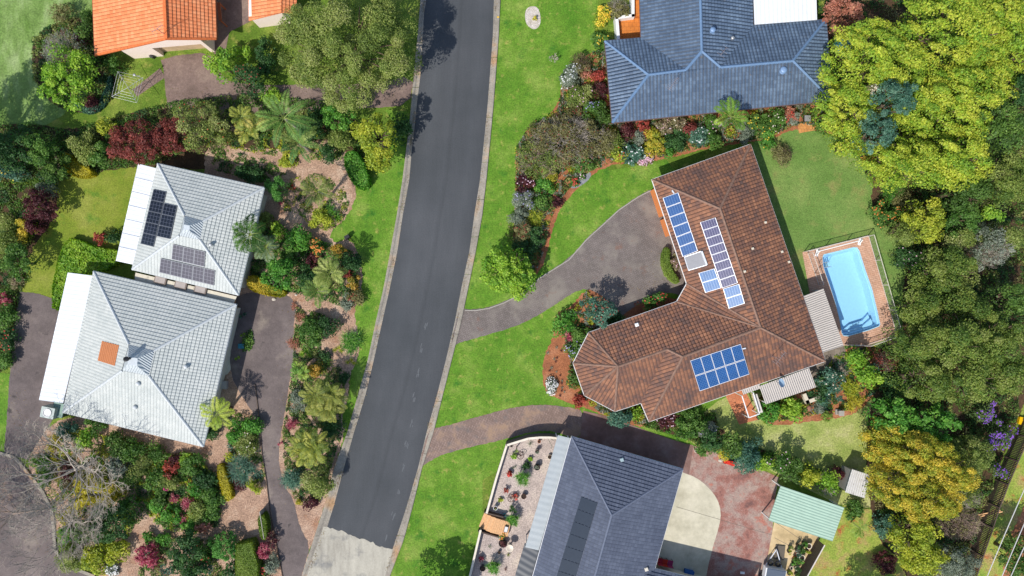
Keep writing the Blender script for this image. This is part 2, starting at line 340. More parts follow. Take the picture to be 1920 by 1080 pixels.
PAVL = paver_mat("lower brick driveway paving", hx('#9c8478', .85), hx('#8b7468', .85), hx('#6f5c52', .85), .3, .15, R_(75), [(hx('#a0846c', .85), .6, .5), (hx('#716864', .85), .9, .55)])
PAVP = paver_mat("terracotta pool paving", hx('#d3aa90', .87), hx('#c99c80', .87), hx('#a67c62', .87), .4, .2, R_(15))
PAVT = paver_mat("terracotta patio tiles", hx('#d0855c', .87), hx('#c67850', .87), hx('#a86848', .87), .4, .4, R_(17))
PAVO = paver_mat("orange terrace tiles", hx('#d98438', .87), hx('#cf7a30', .87), hx('#b06a30', .87), .4, .4, 0)
PAVB = paver_mat("orange brick paving", hx('#d99a58', .87), hx('#c98848', .87), hx('#9a7048', .87), .3, .3, .05)
POOLC = paver_mat("slate pool edge", hx('#8a7e70', .85), hx('#7a6e62', .85), hx('#5c5248', .85), .6, .6, 0)

# the pool is a real hollow: the sheets under it have a hole of its outline
POOL = [(1542, 482), (1544, 477), (1600, 463.5), (1607, 464), (1611, 470), (1622, 505), (1635, 542), (1646, 588), (1650, 608), (1648, 612), (1630, 619), (1590, 630.5), (1581, 630), (1577.5, 624), (1574, 600), (1567, 572), (1557, 541), (1547, 512), (1543, 498)]
DECK = [(1504, 473), (1629, 441), (1682, 630), (1622, 649), (1578, 648), (1545, 640), (1520, 560)]
sheet("ground", [(-7000, -7000), (8900, -7000), (8900, 8000), (-7000, 8000)], 0, GRASS, 0, hole=POOL)
# edges of the road: (x, y) in photograph pixels
AL = [(822, -260), (799, 0), (795, 27), (792, 80), (789, 135), (786, 160), (781, 200), (777, 245), (773, 270), (767.5, 337), (755, 405), (745, 472), (731, 540), (716, 607), (701, 675), (685, 742), (664, 810), (645, 877), (627, 945), (606, 1012), (579, 1080), (500, 1290)]
OL = [(812, -260), (788.5, 0), (784, 60), (777.5, 125), (774, 164), (770, 210), (763, 270), (755, 337), (744, 405), (732, 472), (719.5, 540), (704, 607), (690, 675), (671, 742), (651.5, 810), (627, 877), (610, 945), (588, 1012), (566, 1080), (486, 1290)]
AR = [(944, -260), (926, 0), (924, 67), (919, 135), (914, 200), (907, 270), (900, 337), (889, 405), (880, 472), (865, 540), (852, 607), (836, 675), (819, 742), (800, 810), (784, 877), (764, 945), (742, 1012), (719, 1080), (650, 1290)]
OR = [(956, -260), (938, 0), (935, 67), (930, 135), (925, 200), (918.5, 270), (912, 337), (904, 405), (892, 472), (878, 540), (864, 607), (847, 675), (830, 742), (813, 810), (791.5, 877), (775, 945), (757, 1012), (731, 1080), (662, 1290)]
def dens(l): return [(lerp_line(l, y), y) for y in range(-260, 985, 20)]
# the asphalt is one strip; its UV runs across (u) and along (v), for the wear of the wheel tracks
def seam(t): return 988+46*t+1.3*math.sin(t*17+.4)+.8*math.sin(t*41+1)+.5*math.sin(t*97)
mb = MB(); NU = 24; rows = []
for y in list(range(-260, 960, 20))+[None]:
    r_ = []
    for k in range(NU+1):
        t = k/NU
        if y is None: yy = seam(t); x = (lerp_line(AL, 988)-1.5)*(1-t)+(lerp_line(AR, 1034)+1.5)*t
        else: yy = y; x = (lerp_line(AL, y)-1.5)*(1-t)+(lerp_line(AR, y)+1.5)*t
        p = P(x, yy); r_.append(Vector((p.x, p.y, .012)))
    rows.append(r_)
for i in range(len(rows)-1):
    for k in range(NU):
        mb.add([rows[i][k], rows[i+1][k], rows[i+1][k+1], rows[i][k+1]], [(0, 1, 2, 3)], 0, [[(k/NU, i), (k/NU, i+1), ((k+1)/NU, i+1), ((k+1)/NU, i)]])
struct(mb.build("road", ASPH))
# pale scuffs down the east lane
mb = MB(); rs = random.Random(3)
for x, y in ((800, 605), (792, 650), (784, 695), (776, 740), (772, 790), (763, 832), (756, 874), (749, 920), (739, 965), (727, 1006)):
    for k in range(5):
        cx, cy = x+rs.uniform(-3, 3), y+rs.uniform(-7, 7); L_ = rs.uniform(4, 9); a_, b_ = P(cx, cy), P(cx-L_*.25, cy+L_); s_ = Vector((.04, .0, 0)); z_ = Vector((0, 0, .016+.0022*k)); mb.add([a_-s_+z_, b_-s_+z_, b_+s_+z_, a_+s_+z_], [(0, 1, 2, 3)])
struct(mb.build("road_scuff", plain("pale scuff", hx('#64676a', .82), .9, var=.1)))
sheet("road_old_section", [(603, 986)] + [((lerp_line(AL, 988)-3)*(1-t/30)+(lerp_line(AR, 1034)+3)*t/30, seam(t/30)-2.0+random.Random(t).uniform(-1.6, 1.2)) for t in range(31)] + [(722, 1080), (653, 1290), (497, 1290), (576, 1080)], .020, OLDC, 0)
KERB = ground_mat("concrete kerb", [(.3, hx('#8a8378', .87)), (.5, hx('#a0988b', .87)), (.72, hx('#b8ae9e', .87))], [(.3, g3(.8)), (.7, g3(1.12))], sb=.3, ss=3, fine=(9, [(.3, g3(.82)), (.7, g3(1.14))]), bump=.006, bs=20, spots=[(hx('#b08e6c', .87), .3, .54, .68)])
def kerb(inner, outer, seed):
    rr = random.Random(seed); mb = MB(); prof = [(0, .02), (.34, .014), (.5, .03), (.66, .10), (.86, .13), (1, .12), (1.04, -.01)]
    # pour joints every ~6 m: the strip is cut into lengths with a small gap
    ys = []; y = -255.0
    while y < 1285: ys.append(y); y += 14
    k = 0; gap = rr.randint(5, 9); cur = []
    def flush(rows):
        n = len(prof); vs = [p for r in rows for p in r]; fs = []
        for i in range(len(rows)-1):
            for j in range(n-1): fs.append((i*n+j, (i+1)*n+j, (i+1)*n+j+1, i*n+j+1))
        mb.add(vs, fs)
    def row(y):
        a, b = P(lerp_line(inner, y), y), P(lerp_line(outer, y), y)
        return [Vector((a.x+(b.x-a.x)*t, a.y+(b.y-a.y)*t, z)) for t, z in prof]
    for i, y in enumerate(ys):
        cur.append(row(y)); k += 1
        if k >= gap:
            cur.append(row(y+12.9)); flush(cur); cur = [row(y+13.7)]; k = 0; gap = rr.randint(5, 9)
    if len(cur) > 1: flush(cur)
    o = mb.build("kerb", KERB); o['kind'] = 'structure'; return o
kerb(AL, OL, 3); kerb(AR, OR, 4)
def off(line, d): return [(x+d, y) for x, y in line]
VL = [p for p in OL if 120 <= p[1] <= 880]
# verges and lawns
sheet("verge", off([p for p in OR], 0) + [(700, 1290), (905, 1290), (905, 900), (1040, 820), (1300, 835), (1460, 890), (1490, 620), (1250, 300), (1140, 320), (1145, 100), (1115, 60), (1150, -260)], .004, GRASSV, 0)
sheet("verge_west", off([p for p in OL if 190 <= p[1] <= 945], 0)[::-1] + [(720, 205), (745, 240), (700, 330), (676, 350), (660, 370), (650, 405), (612, 440), (630, 458), (655, 442), (680, 495), (677, 560), (664, 580), (664, 640), (655, 740), (640, 785), (620, 850), (612, 900)], .010, GRASSV, 0)
sheet("back_lawn", [(1400, 250), (1500, 235), (1600, 270), (1660, 400), (1730, 480), (1730, 660), (1600, 680), (1500, 600), (1420, 400)], .004, GRASSB, 1, hole=POOL)
sheet("lower_back_lawn", [(1300, 790), (1360, 740), (1420, 735), (1640, 740), (1700, 800), (1700, 930), (1600, 960), (1480, 900), (1380, 850), (1290, 838)], .008, GRASSD, 1)
sheet("side_lawn", [(1540, 1000), (1560, 950), (1700, 960), (1800, 1000), (1850, 1290), (1440, 1290), (1505, 1075)], .004, GRASSR, 0)
sheet("rear_strip", [(1935, 800), (1880, 905), (1848, 970), (1825, 1040), (1790, 1290), (2200, 1290), (2200, 600), (1990, 700)], .006, GRASSR, 0)
sheet("red_track", [(1960, 870), (1915, 960), (1895, 1000), (1880, 1060), (1850, 1290), (1960, 1290), (2010, 900)], .010, REDSOIL, 1, rough=2)
sheet("rough_lawn", [(-300, -300), (180, -300), (180, 60), (150, 150), (120, 215), (60, 250), (-300, 260)], .004, GRASSL, 0)
sheet("west_back_lawn", [(-60, 330), (90, 300), (130, 320), (250, 300), (262, 330), (215, 520), (110, 590), (35, 560), (50, 480), (90, 400), (-60, 460)], .004, GRASSW, 1)
sheet("lawn_strip", [(-60, 690), (20, 702), (17, 770), (10, 848), (-60, 845)], .012, GRASSV, 0, rough=1)
# planting beds
sheet("garden_bed", [(395, 268), (470, 280), (540, 278), (600, 262), (640, 265), (655, 300), (672, 357), (655, 402), (615, 440), (630, 458), (655, 442), (680, 495), (677, 560), (664, 580), (667, 610), (676, 640), (670, 680), (655, 700), (652, 752), (640, 785), (647, 812), (627, 877), (610, 945), (588, 1012), (575, 1045), (540, 1290), (230, 1290), (200, 1080), (110, 1010), (85, 935), (45, 880), (78, 810), (125, 780), (400, 740), (380, 300)], .012, MULCH, 1, rough=1.6)
sheet("garden_bed", [(1105, 98), (1150, 95), (1150, 225), (1345, 210), (1545, 185), (1600, 262), (1500, 238), (1440, 262), (1400, 268), (1340, 275), (1270, 292), (1225, 303), (1160, 305), (1110, 325), (1075, 360), (1050, 390), (1036, 430), (1027, 470), (1012, 512), (985, 530), (962, 500), (962, 440), (968, 350), (965, 280), (990, 240), (1045, 205), (1060, 130)], .010, REDSOIL, 1, rough=1.6)
sheet("garden_bed", [(1098, 540), (1072, 575), (1040, 590), (1035, 640), (1020, 665), (1016, 712), (1024, 738), (1065, 755), (1100, 765), (1180, 800), (1240, 800), (1260, 700), (1280, 560), (1240, 560), (1180, 575), (1150, 545)], .010, REDSOIL, 1, rough=1.6)
sheet("garden_bed", [(1600, 268), (1624, 320), (1640, 340), (1633, 362), (1634, 385), (1648, 408), (1690, 450), (1700, 500), (1690, 570), (1695, 640), (1650, 640), (1640, 740), (1625, 800), (1625, 900), (1640, 1010), (1700, 1060), (1760, 1290), (1830, 1060), (1845, 960), (1870, 880), (1905, 800), (1925, 740), (2200, 600), (2200, -300), (1560, -300), (1540, 150)], .014, DARKSOIL, 1, rough=1.6)
sheet("garden_bed", [(1415, 740), (1500, 725), (1560, 660), (1650, 640), (1665, 700), (1640, 740), (1610, 772), (1570, 785), (1520, 790), (1450, 800), (1425, 785)], .012, REDSOIL, 1, rough=1.6)
sheet("garden_bed", [(1180, 790), (1340, 770), (1350, 810), (1450, 850), (1600, 900), (1600, 925), (1460, 885), (1380, 850), (1300, 828)], .012, DARKSOIL, 1, rough=1.6)
sheet("garden_bed", [(-60, 240), (60, 230), (130, 245), (200, 225), (330, 190), (480, 170), (600, 190), (660, 195), (700, 330), (640, 300), (380, 320), (290, 310), (210, 318), (150, 330), (90, 330), (-60, 350)], .006, DARKSOIL, 1, rough=1.6)
sheet("garden_bed", [(-60, 340), (110, 350), (105, 400), (80, 440), (58, 470), (45, 530), (30, 600), (22, 690), (-60, 720)], .008, DARKSOIL, 1, rough=1.6)
sheet("garden_bed", [(60, 60), (170, 20), (215, 110), (215, 190), (170, 217), (100, 200), (60, 150)], .008, DARKSOIL, 2, rough=1.6)
# driveways, paths and yards
sheet("driveway", [(862, 575), (873, 580), (893, 580), (917, 576), (945, 566), (985, 545), (1011, 520), (1067, 485), (1100, 447), (1130, 420), (1160, 392), (1197, 367), (1222, 354), (1260, 350), (1300, 560), (1240, 545), (1180, 580), (1160, 600), (1140, 560), (1100, 539), (1072, 550), (1030, 578), (1000, 597), (960, 614), (900, 632), (862, 642), (842, 655)], .020, PAVD, 1, rough=.7)
sheet("driveway", [(804, 803), (816, 803), (850, 795), (900, 780), (960, 764), (1010, 758), (1060, 762), (1098, 771), (1090, 815), (1075, 822), (1040, 808), (1000, 808), (945, 824), (870, 841), (830, 852), (803, 866), (783, 880)], .020, PAVL, 1, rough=.7)
sheet("driveway", [(1094, 770), (1150, 783), (1200, 803), (1260, 824), (1300, 836), (1290, 900), (1060, 850), (1088, 815)], .024, DARKRED, 0)
sheet("courtyard", [(1292, 833), (1330, 843), (1380, 864), (1440, 886), (1460, 895), (1452, 940), (1448, 1000), (1440, 1290), (1180, 1290), (1240, 1000)], .020, REDC, 0)
sheet("courtyard_slab", [(1265, 880), (1281, 886), (1305, 895), (1327, 912), (1345, 935), (1352, 960), (1349, 985), (1332, 1040), (1320, 1100), (1180, 1290), (1200, 1000)], .026, CREAMC, 1)
sheet("concrete_yard", [(1452, 975), (1540, 1000), (1505, 1062), (1470, 1290), (1400, 1290), (1440, 1040)], .026, TANC, 0)
sheet("driveway", [(440, 560), (460, 548), (520, 549), (545, 556), (556, 575), (549, 620), (557, 660), (545, 700), (537, 760), (529, 800), (521, 850), (530, 905), (552, 940), (562, 990), (582, 1022), (572, 1060), (530, 1180), (500, 1290), (470, 1290), (535, 1100), (520, 1020), (508, 960), (500, 900), (492, 850), (478, 780), (455, 745), (430, 700), (435, 620)], .020, DRIVE, 1, rough=.7)
sheet("driveway", [(36, 547), (70, 550), (105, 562), (180, 560), (180, 700), (110, 770), (85, 808), (50, 862), (30, 855), (8, 850), (16, 740), (20, 680), (28, 600)], .018, DRIVE, 0, rough=.7)
sheet("street", [(-400, 830), (0, 848), (28, 856), (50, 882), (80, 920), (98, 955), (102, 990), (104, 1030), (122, 1060), (178, 1082), (190, 1290), (-400, 1290)], .022, DRIVE, 1)
mbk = MB()
kl = [P(x, y) for x, y in ((-60, 843), (0, 849), (28, 857), (50, 882), (80, 920), (98, 955), (102, 990), (104, 1030), (122, 1058), (178, 1080), (200, 1130))]
for a, b in zip(kl, kl[1:]): mbk.bar(a+Vector((0, 0, .07)), b+Vector((0, 0, .07)), .3, .12)
struct(mbk.build("kerb", KERB))
sheet("driveway", [(300, 108), (403, 96), (415, 150), (480, 160), (600, 158), (700, 158), (776, 140), (769, 198), (690, 203), (600, 205), (520, 215), (430, 260), (330, 260), (312, 190), (307, 130)], .016, BRDRIVE, 1, rough=.7)
sheet("path", [(300, 128), (249, 168), (257, 181), (310, 145)], .022, BRDRIVE, 0)
sheet("side_path", [(396, -60), (470, -60), (470, 40), (430, 60), (420, 110), (400, 100)], .014, BRDRIVE, 0)
sheet("path", [(432, 612), (452, 606), (462, 640), (430, 700), (418, 705)], .016, CREAMC, 1)
sheet("garden_path", [(1540, 640), (1582, 648), (1600, 700), (1530, 720), (1500, 690)], .018, POOLC, 0)
sheet("patio", [(1360, 741), (1395, 728), (1424, 786), (1386, 796)], .020, PAVT, 0)
sheet("brick_patio", [(1495, 228), (1529, 225), (1535, 243), (1498, 250)], .020, PAVB, 0)
sheet("gravel_yard", [(951, 828), (985, 817), (1015, 813), (1046, 815), (1060, 822), (1010, 1060), (960, 1290), (840, 1290), (880, 1080), (902, 988), (912, 957), (930, 900)], .016, GRAVEL, 0)
sheet("pebble_bed", [(985, 20), (992, 12), (1008, 12), (1014, 30), (1013, 48), (1002, 57), (988, 48), (984, 34)], .016, ground_mat("white pebbles", [(.3, hx('#b5a894', .87)), (.7, hx('#e8dfd6', .87))], [(.3, g3(.85)), (.7, g3(1.1))], sb=3, ss=9, fine=(15, [(.3, g3(.7)), (.7, g3(1.2))]), bump=.05, bs=14), 2)
sheet("pebble_bed", [(1066, 350), (1072, 338), (1095, 325), (1110, 322), (1105, 338), (1078, 355)], .016, ground_mat("grey pebbles", [(.3, hx('#777b80', .87)), (.7, hx('#a8a8ac', .87))], [(.3, g3(.85)), (.7, g3(1.1))], sb=3, ss=9, fine=(15, [(.3, g3(.7)), (.7, g3(1.2))]), bump=.05, bs=14), 2)
sheet("pool_deck", DECK, .03, PAVP, 0, hole=POOL)
# ================================================================ HOUSES
def newell(ps):
    n = Vector((0, 0, 0))
    for i in range(len(ps)):
        a, b = ps[i], ps[(i+1) % len(ps)]
        n += Vector(((a.y-b.y)*(a.z+b.z), (a.z-b.z)*(a.x+b.x), (a.x-b.x)*(a.y+b.y)))
    n.normalize(); return n if n.z > 0 else -n
def on_plane(x, y, face, lift=0.0):
    "the place on a roof face seen at photograph pixel (x, y)"
    n = newell(face); c = sum(face, Vector())/len(face); p0 = c+n*lift
    d = Vector(((x-960)/(PPM*H), (540-y)/(PPM*H), -1)); o = Vector((0, 0, H))
    return o+d*((p0-o).dot(n)/d.dot(n))
def tiled_face(mb, ps, course=.34, step=.06, m=0):
    "ps[0]->ps[1] is the eave. Courses of tiles, each overlapping the one below"
    n = newell(ps); e = (ps[1]-ps[0]); e.normalize(); vd = n.cross(e)
    c = sum(ps, Vector())/len(ps)
    if (c-ps[0]).dot(vd) < 0: vd = -vd
    L = [((p-ps[0]).dot(e), (p-ps[0]).dot(vd), p) for p in ps]
    vmin, vmax = min(a[1] for a in L), max(a[1] for a in L)
    def clip(poly, lim, keep_above):
        out = []
        for i in range(len(poly)):
            a, b = poly[i], poly[(i+1) % len(poly)]
            ia = (a[1] >= lim) if keep_above else (a[1] <= lim); ib = (b[1] >= lim) if keep_above else (b[1] <= lim)
            if ia: out.append(a)
            if ia != ib:
                t = (lim-a[1])/(b[1]-a[1]); out.append((a[0]+(b[0]-a[0])*t, lim, a[2].lerp(b[2], t)))
        return out
    k = math.floor(vmin/course)
    while k*course < vmax-1e-4:
        lo, hi = k*course, (k+1)*course
        q = clip(clip(L, lo, True), hi, False)
        if len(q) >= 3:
            vs = [p+n*(step*(1-(v-lo)/course)) for u, v, p in q]
            f = list(range(len(q)))
            if (vs[1]-vs[0]).cross(vs[2]-vs[0]).dot(n) < 0: f = f[::-1]
            mb.add(vs, [tuple(f)], m, [[(q[i][0], q[i][1]) for i in f]])
            low = [x for x in q if x[1] < lo+1e-3]
            if len(low) >= 2:
                a = min(low, key=lambda x: x[0]); b = max(low, key=lambda x: x[0])
                if b[0]-a[0] > .02:
                    mb.add([a[2]-n*.01, b[2]-n*.01, b[2]+n*step, a[2]+n*step], [(0, 1, 2, 3)], m, [[(a[0], lo), (b[0], lo), (b[0], lo), (a[0], lo)]])
        k += 1
def inset(poly, d):
    n = len(poly); A = sum(poly[i][0]*poly[(i+1) % n][1]-poly[(i+1) % n][0]*poly[i][1] for i in range(n))
    s = 1 if A > 0 else -1; out = []
    for i in range(n):
        p0, p1, p2 = (Vector(poly[(i+k) % n]) for k in (-1, 0, 1))
        d1 = (p1-p0).normalized(); d2 = (p2-p1).normalized()
        n1 = Vector((-d1.y, d1.x))*s; n2 = Vector((-d2.y, d2.x))*s
        b = n1+n2
        k = d/max(.35, (1+n1.dot(n2)))
        out.append(tuple(p1+b*k))
    return out
def add_window(house, a, b, z0, z1, t0, t1, mat=None, name="window"):
    "window in the wall from a to b (plan points), between fractions t0 and t1"
    a, b = Vector(a), Vector(b); d = (b-a).normalized(); nrm = Vector((d.y, -d.x))
    p, q = a.lerp(b, t0), a.lerp(b, t1); mb = MB()
    def V(w, z, o): return (w.x+nrm.x*o, w.y+nrm.y*o, z)
    w = .07
    for u, v in (((p, z0), (q, z0)), ((p, z1), (q, z1))): mb.bar(V(u[0], u[1], .02), V(v[0], v[1], .02), .08, w)
    for u in (p, q, p.lerp(q, .5)): mb.bar(V(u, z0+w/2+.002, .02), V(u, z1-w/2-.002, .02), w, .076, up=(d.x, d.y, 0))
    f = mb.build(name, mat or WHITE, house)
    g = MB(); g.add([V(p, z0, .015), V(q, z0, .015), V(q, z1, .015), V(p, z1, .015)], [(0, 1, 2, 3)]); g.build("pane", GLASS, f)
def house(name, label, cat, faces, ridges, eaves, base, mats, wall_in=.5, gutter_w=.13, course=.34, step=.06, capr=.11, windows=(), group=None):
    """faces: lists of Vectors, the first two along the eave; ridges: lists of Vectors; eaves: outline of Vectors (closed) ; mats: tile, cap, gutter, wall"""
    c = sum(eaves, Vector())/len(eaves); h = thing(name, label, cat, (c.x, c.y, base), group)
    mb = MB()
    for f in faces: tiled_face(mb, f, course, step)
    # a lining under the tiles closes the roof from below
    for f in faces:
        n = newell(f); vs = [p-n*.14 for p in f]; mb.add(vs, [tuple(range(len(f)))], 0, [[(0, 0)]*len(f)])
    r = mb.build("roof", mats[0], h)
    for l in ridges:
        mb = MB()
        for a, b in zip(l, l[1:]):
            nn = max(1, int((b-a).length/.42)); dn = (b-a)/nn
            for i in range(nn):
                p, q = a+dn*i, a+dn*(i+1.04); s_ = Vector((dn.y, -dn.x, 0)).normalized()
                vs = []
                for pt, k in ((p, 1.0), (q, .9)):
                    for tt in (-1, -.55, 0, .55, 1): vs.append(pt+s_*capr*k*tt*1.15+Vector((0, 0, .035+capr*k*(.9-abs(tt)**1.6))))
                mb.add(vs, [(j, j+5, j+6, j+1) for j in range(4)]+[(0, 1, 2, 3, 4), (9, 8, 7, 6, 5)])
        mb.build("ridge_capping", mats[1], r)
    mb = MB(); n = len(eaves)
    for i in range(n):
        a, b = eaves[i], eaves[(i+1) % n]
        if abs(a.z-b.z) > .6: continue
        d = (b-a).normalized()*.045
        mb.bar(a-d+Vector((0, 0, -.06)), b+d+Vector((0, 0, -.06)), gutter_w, .13)
    mb.build("gutter", mats[2], h)
    # walls
    pl = inset([(p.x, p.y) for p in eaves], wall_in)
    mb = MB(); mb.prism(pl, base-.3 if base > .2 else -.02, [p.z-.16 for p in eaves]); mb.build("wall", mats[3], h)
    for (i, z0, z1, t0, t1) in windows: add_window(h, pl[i], pl[(i+1) % n], z0, z1, t0, t1)
    return h, pl
def solar(h, quad, face, nu, nv, mat, frame, gap=.03, lift=.13, th=.045, skip=(), label=None):
    "quad: TL, TR, BR, BL in photograph pixels on the roof face; nu x nv panels, each a part"
    q = [on_plane(x, y, face, lift) for x, y in quad]; n = newell(face)
    for j in range(nv):
        for i in range(nu):
            if (i, j) in skip: continue
            def S(u, v): return (q[0].lerp(q[1], u)).lerp(q[3].lerp(q[2], u), v)
            u0, u1, v0, v1 = i/nu, (i+1)/nu, j/nv, (j+1)/nv
            a, b, c, d = S(u0, v0), S(u1, v0), S(u1, v1), S(u0, v1); m = (a+b+c+d)/4
            def shr(p, k): return p+(m-p).normalized()*k
            A = [shr(p, gap) for p in (a, b, c, d)]; I = [shr(p, gap+.055)+n*.003 for p in (a, b, c, d)]
            mb = MB(); low = [p-n*th for p in A]
            mb.add(A+low, [(3, 2, 1, 0)] + [(k, (k+1) % 4, 4+(k+1) % 4, 4+k) for k in range(4)] + [(4, 5, 6, 7)], 0)
            f = mb.build("solar_panel", frame, h)
            mb = MB(); mb.add(I, [(3, 2, 1, 0)], 0, [[(0, 0), (1, 0), (1, 1), (0, 1)]]); mb.build("cells", mat, f)
            if label: f['label'] = label
    # mounting rails touch the roof
    mb = MB()
    for v in (.25, .75):
        for j in range(nv):
            t = (j+v)/nv; a = q[0].lerp(q[3], t)-n*(th+.03); b = q[1].lerp(q[2], t)-n*(th+.03); mb.bar(a.lerp(b, .01), a.lerp(b, .99), .04, .06, up=n)
    mb.build("mounting_rail", METAL, h)
def vent_pipe(h, x, y, face, r=.12, hh=.35, mat=None, dome=False, name="vent_pipe"):
    p = on_plane(x, y, face, 0); mb = MB()
    if dome: mb.lathe(p, [(r*1.25, -.08), (r*1.25, .05), (r, .07), (r, .16), (r*1.2, .17), (r*1.1, .26), (r*.6, .33), (.001, .35)], 14)
    else: mb.lathe(p, [(r*1.5, -.05), (r*1.4, .03), (r, .05), (r, hh), (r*1.3, hh+.01), (r*1.3, hh+.06), (.001, hh+.08)], 10)
    return mb.build(name, mat or METAL, h, True)
def skyvent(h, x, y, face, s=.34, mat=None):
    p = on_plane(x, y, face, .05); n = newell(face); mb = MB(); mb.box(p, (s, s, .16), .3); mb.box(p+Vector((0, 0, .1)), (s*.8, s*.8, .05), .3); mb.build("roof_vent", mat or WHITE, h)
ANTM = plain("dull aerial metal", hx('#9a8f90', .8), .6, var=.1)
def antenna(h, x, y, face, hh=1.6, L=1.1, rz=.9, n=7):
    p = on_plane(x, y, face, 0); mb = MB(); mb.tube([p, p+Vector((0, 0, hh))], .025, 6)
    d = Vector((math.cos(rz), math.sin(rz), 0)); s = Vector((-d.y, d.x, 0)); t = p+Vector((0, 0, hh))
    mb.tube([t-d*L*.5, t+d*L*.6], .02, 5)
    for i in range(n):
        c = t+d*(L*(-.5+i*1.1/(n-1))); w = .42-.03*i; mb.tube([c-s*w, c+s*w], .009, 4)
    mb.build("antenna", ANTM, h)
def flat_roof(h, quad, zs, mat, uvdir=0, th=.08, name="verandah_roof", posts=True, pm=None, beam=True):
    "quad of photograph pixels with a height each; ribs run along side 0->3 when uvdir=0"
    q = [P(x, y, z) for (x, y), z in zip(quad, zs)]; mb = MB()
    a = (q[1]-q[0]).length; b = (q[3]-q[0]).length
    uv = [(0, 0), (a, 0), (a, b), (0, b)] if uvdir == 0 else [(0, 0), (0, a), (b, a), (b, 0)]
    if (q[1]-q[0]).cross(q[2]-q[0]).z < 0: top = (3, 2, 1, 0)
    else: top = (0, 1, 2, 3)
    low = [p-Vector((0, 0, th)) for p in q]
    mb.add(q, [top], 0, [[uv[i] for i in top]]); mb.add(q+low, [tuple(7-k if True else k for k in (0, 1, 2, 3))], 0)
    mb.add(q+low, [(k, (k+1) % 4, 4+(k+1) % 4, 4+k) for k in range(4)], 0)
    r = mb.build(name, mat, h)
    if posts:
        mb = MB()
        for i in range(4):
            p = q[i].lerp((q[0]+q[2])/2, .06); mb.box((p.x, p.y, (p.z-th)/2), (.1, .1, p.z-th-.01))
        mb.build("post", pm or WHITE, h)
    return r, q
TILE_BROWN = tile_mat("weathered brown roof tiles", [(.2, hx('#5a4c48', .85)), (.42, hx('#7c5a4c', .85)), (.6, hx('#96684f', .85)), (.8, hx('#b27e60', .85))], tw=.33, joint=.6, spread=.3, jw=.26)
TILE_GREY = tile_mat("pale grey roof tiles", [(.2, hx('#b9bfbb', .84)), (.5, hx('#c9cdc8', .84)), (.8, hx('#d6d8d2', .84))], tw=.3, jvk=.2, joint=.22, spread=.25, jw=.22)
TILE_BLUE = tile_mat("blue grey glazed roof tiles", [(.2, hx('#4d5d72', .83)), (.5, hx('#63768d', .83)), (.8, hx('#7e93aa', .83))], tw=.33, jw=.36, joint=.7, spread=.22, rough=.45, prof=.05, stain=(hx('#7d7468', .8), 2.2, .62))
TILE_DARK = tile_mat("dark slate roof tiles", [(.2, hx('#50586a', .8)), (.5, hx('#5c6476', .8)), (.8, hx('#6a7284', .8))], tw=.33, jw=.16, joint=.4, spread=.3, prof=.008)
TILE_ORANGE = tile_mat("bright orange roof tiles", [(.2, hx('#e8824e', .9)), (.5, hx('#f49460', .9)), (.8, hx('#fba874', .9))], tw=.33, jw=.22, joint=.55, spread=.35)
CAP_BROWN = plain("brown ridge tiles", hx('#8a6c5c', .85), .8, var=.3, scale=3)
CAP_GREY = plain("pale ridge tiles", hx('#cfd3d4', .85), .7, var=.08)
CAP_BLUE = plain("blue ridge tiles", hx('#6f8cae', .8), .5, var=.1)
CAP_DARK = plain("dark ridge tiles", hx('#6f7688', .85), .7, var=.08)
CAP_ORANGE = plain("orange ridge tiles", hx('#e07840', .85), .8, var=.1)
PV_BLUE = panel_mat("blue solar cells", hx('#1c4f8c', .8), hx('#7da6cf', .6), 6, 9, .045)
PV_DARK = panel_mat("violet solar cells", hx('#3a3c66', .8), hx('#b8b4c8', .7), 6, 9, .05)
PV_PALE = panel_mat("pale blue solar cells", hx('#4a74a8', .8), hx('#a8c0dc', .8), 6, 9, .05)
PV_BLACK = panel_mat("black solar cells", hx('#1c2130', .8), hx('#6a6f80', .7), 4, 3, .035)
PV_BROWNISH = panel_mat("dull solar cells", hx('#45434f', .8), hx('#9c9aa4', .7), 3, 4, .035)
PV_FLUSH = plain("dark flush solar glass", hx('#333d4a', .8), .25, var=.06)
ALU = plain("white aluminium frame", (.75, .76, .78), .4, .2, var=.04)
WHITE_SHEET = rib_mat("white roof sheeting", (.70, .72, .74), .4, .012, .4, var=.05, stain=((.58, .58, .56), .7, .62))
CREAM_RIB = rib_mat("cream corrugated sheeting", hx('#cfc6bb', .87), .2, .035, .5, hx('#9c8f88', .85))
GREEN_RIB = rib_mat("pale green ribbed sheeting", hx('#a6c0ac', .87), .27, .012, .5, hx('#8dae9a', .85))
SHED_RIB = rib_mat("weathered white corrugated sheeting", hx('#dedad4', .87), .2, .03, .6, hx('#a8a098', .85), stain=(hx('#8c7c70', .8), .9, .6))
GREYSH = rib_mat("grey porch sheeting", hx('#a2a9ab', .87), .6, .004, .5, var=.07)
DARKSH = rib_mat("dark porch sheeting", hx('#2c3642', .87), .6, .004, .4, var=.05)
BEIGESH = rib_mat("beige flat roof sheeting", hx('#d6cdb8', .87), .5, .01, .6, var=.08, stain=(hx('#a8a08a', .8), .8, .6))

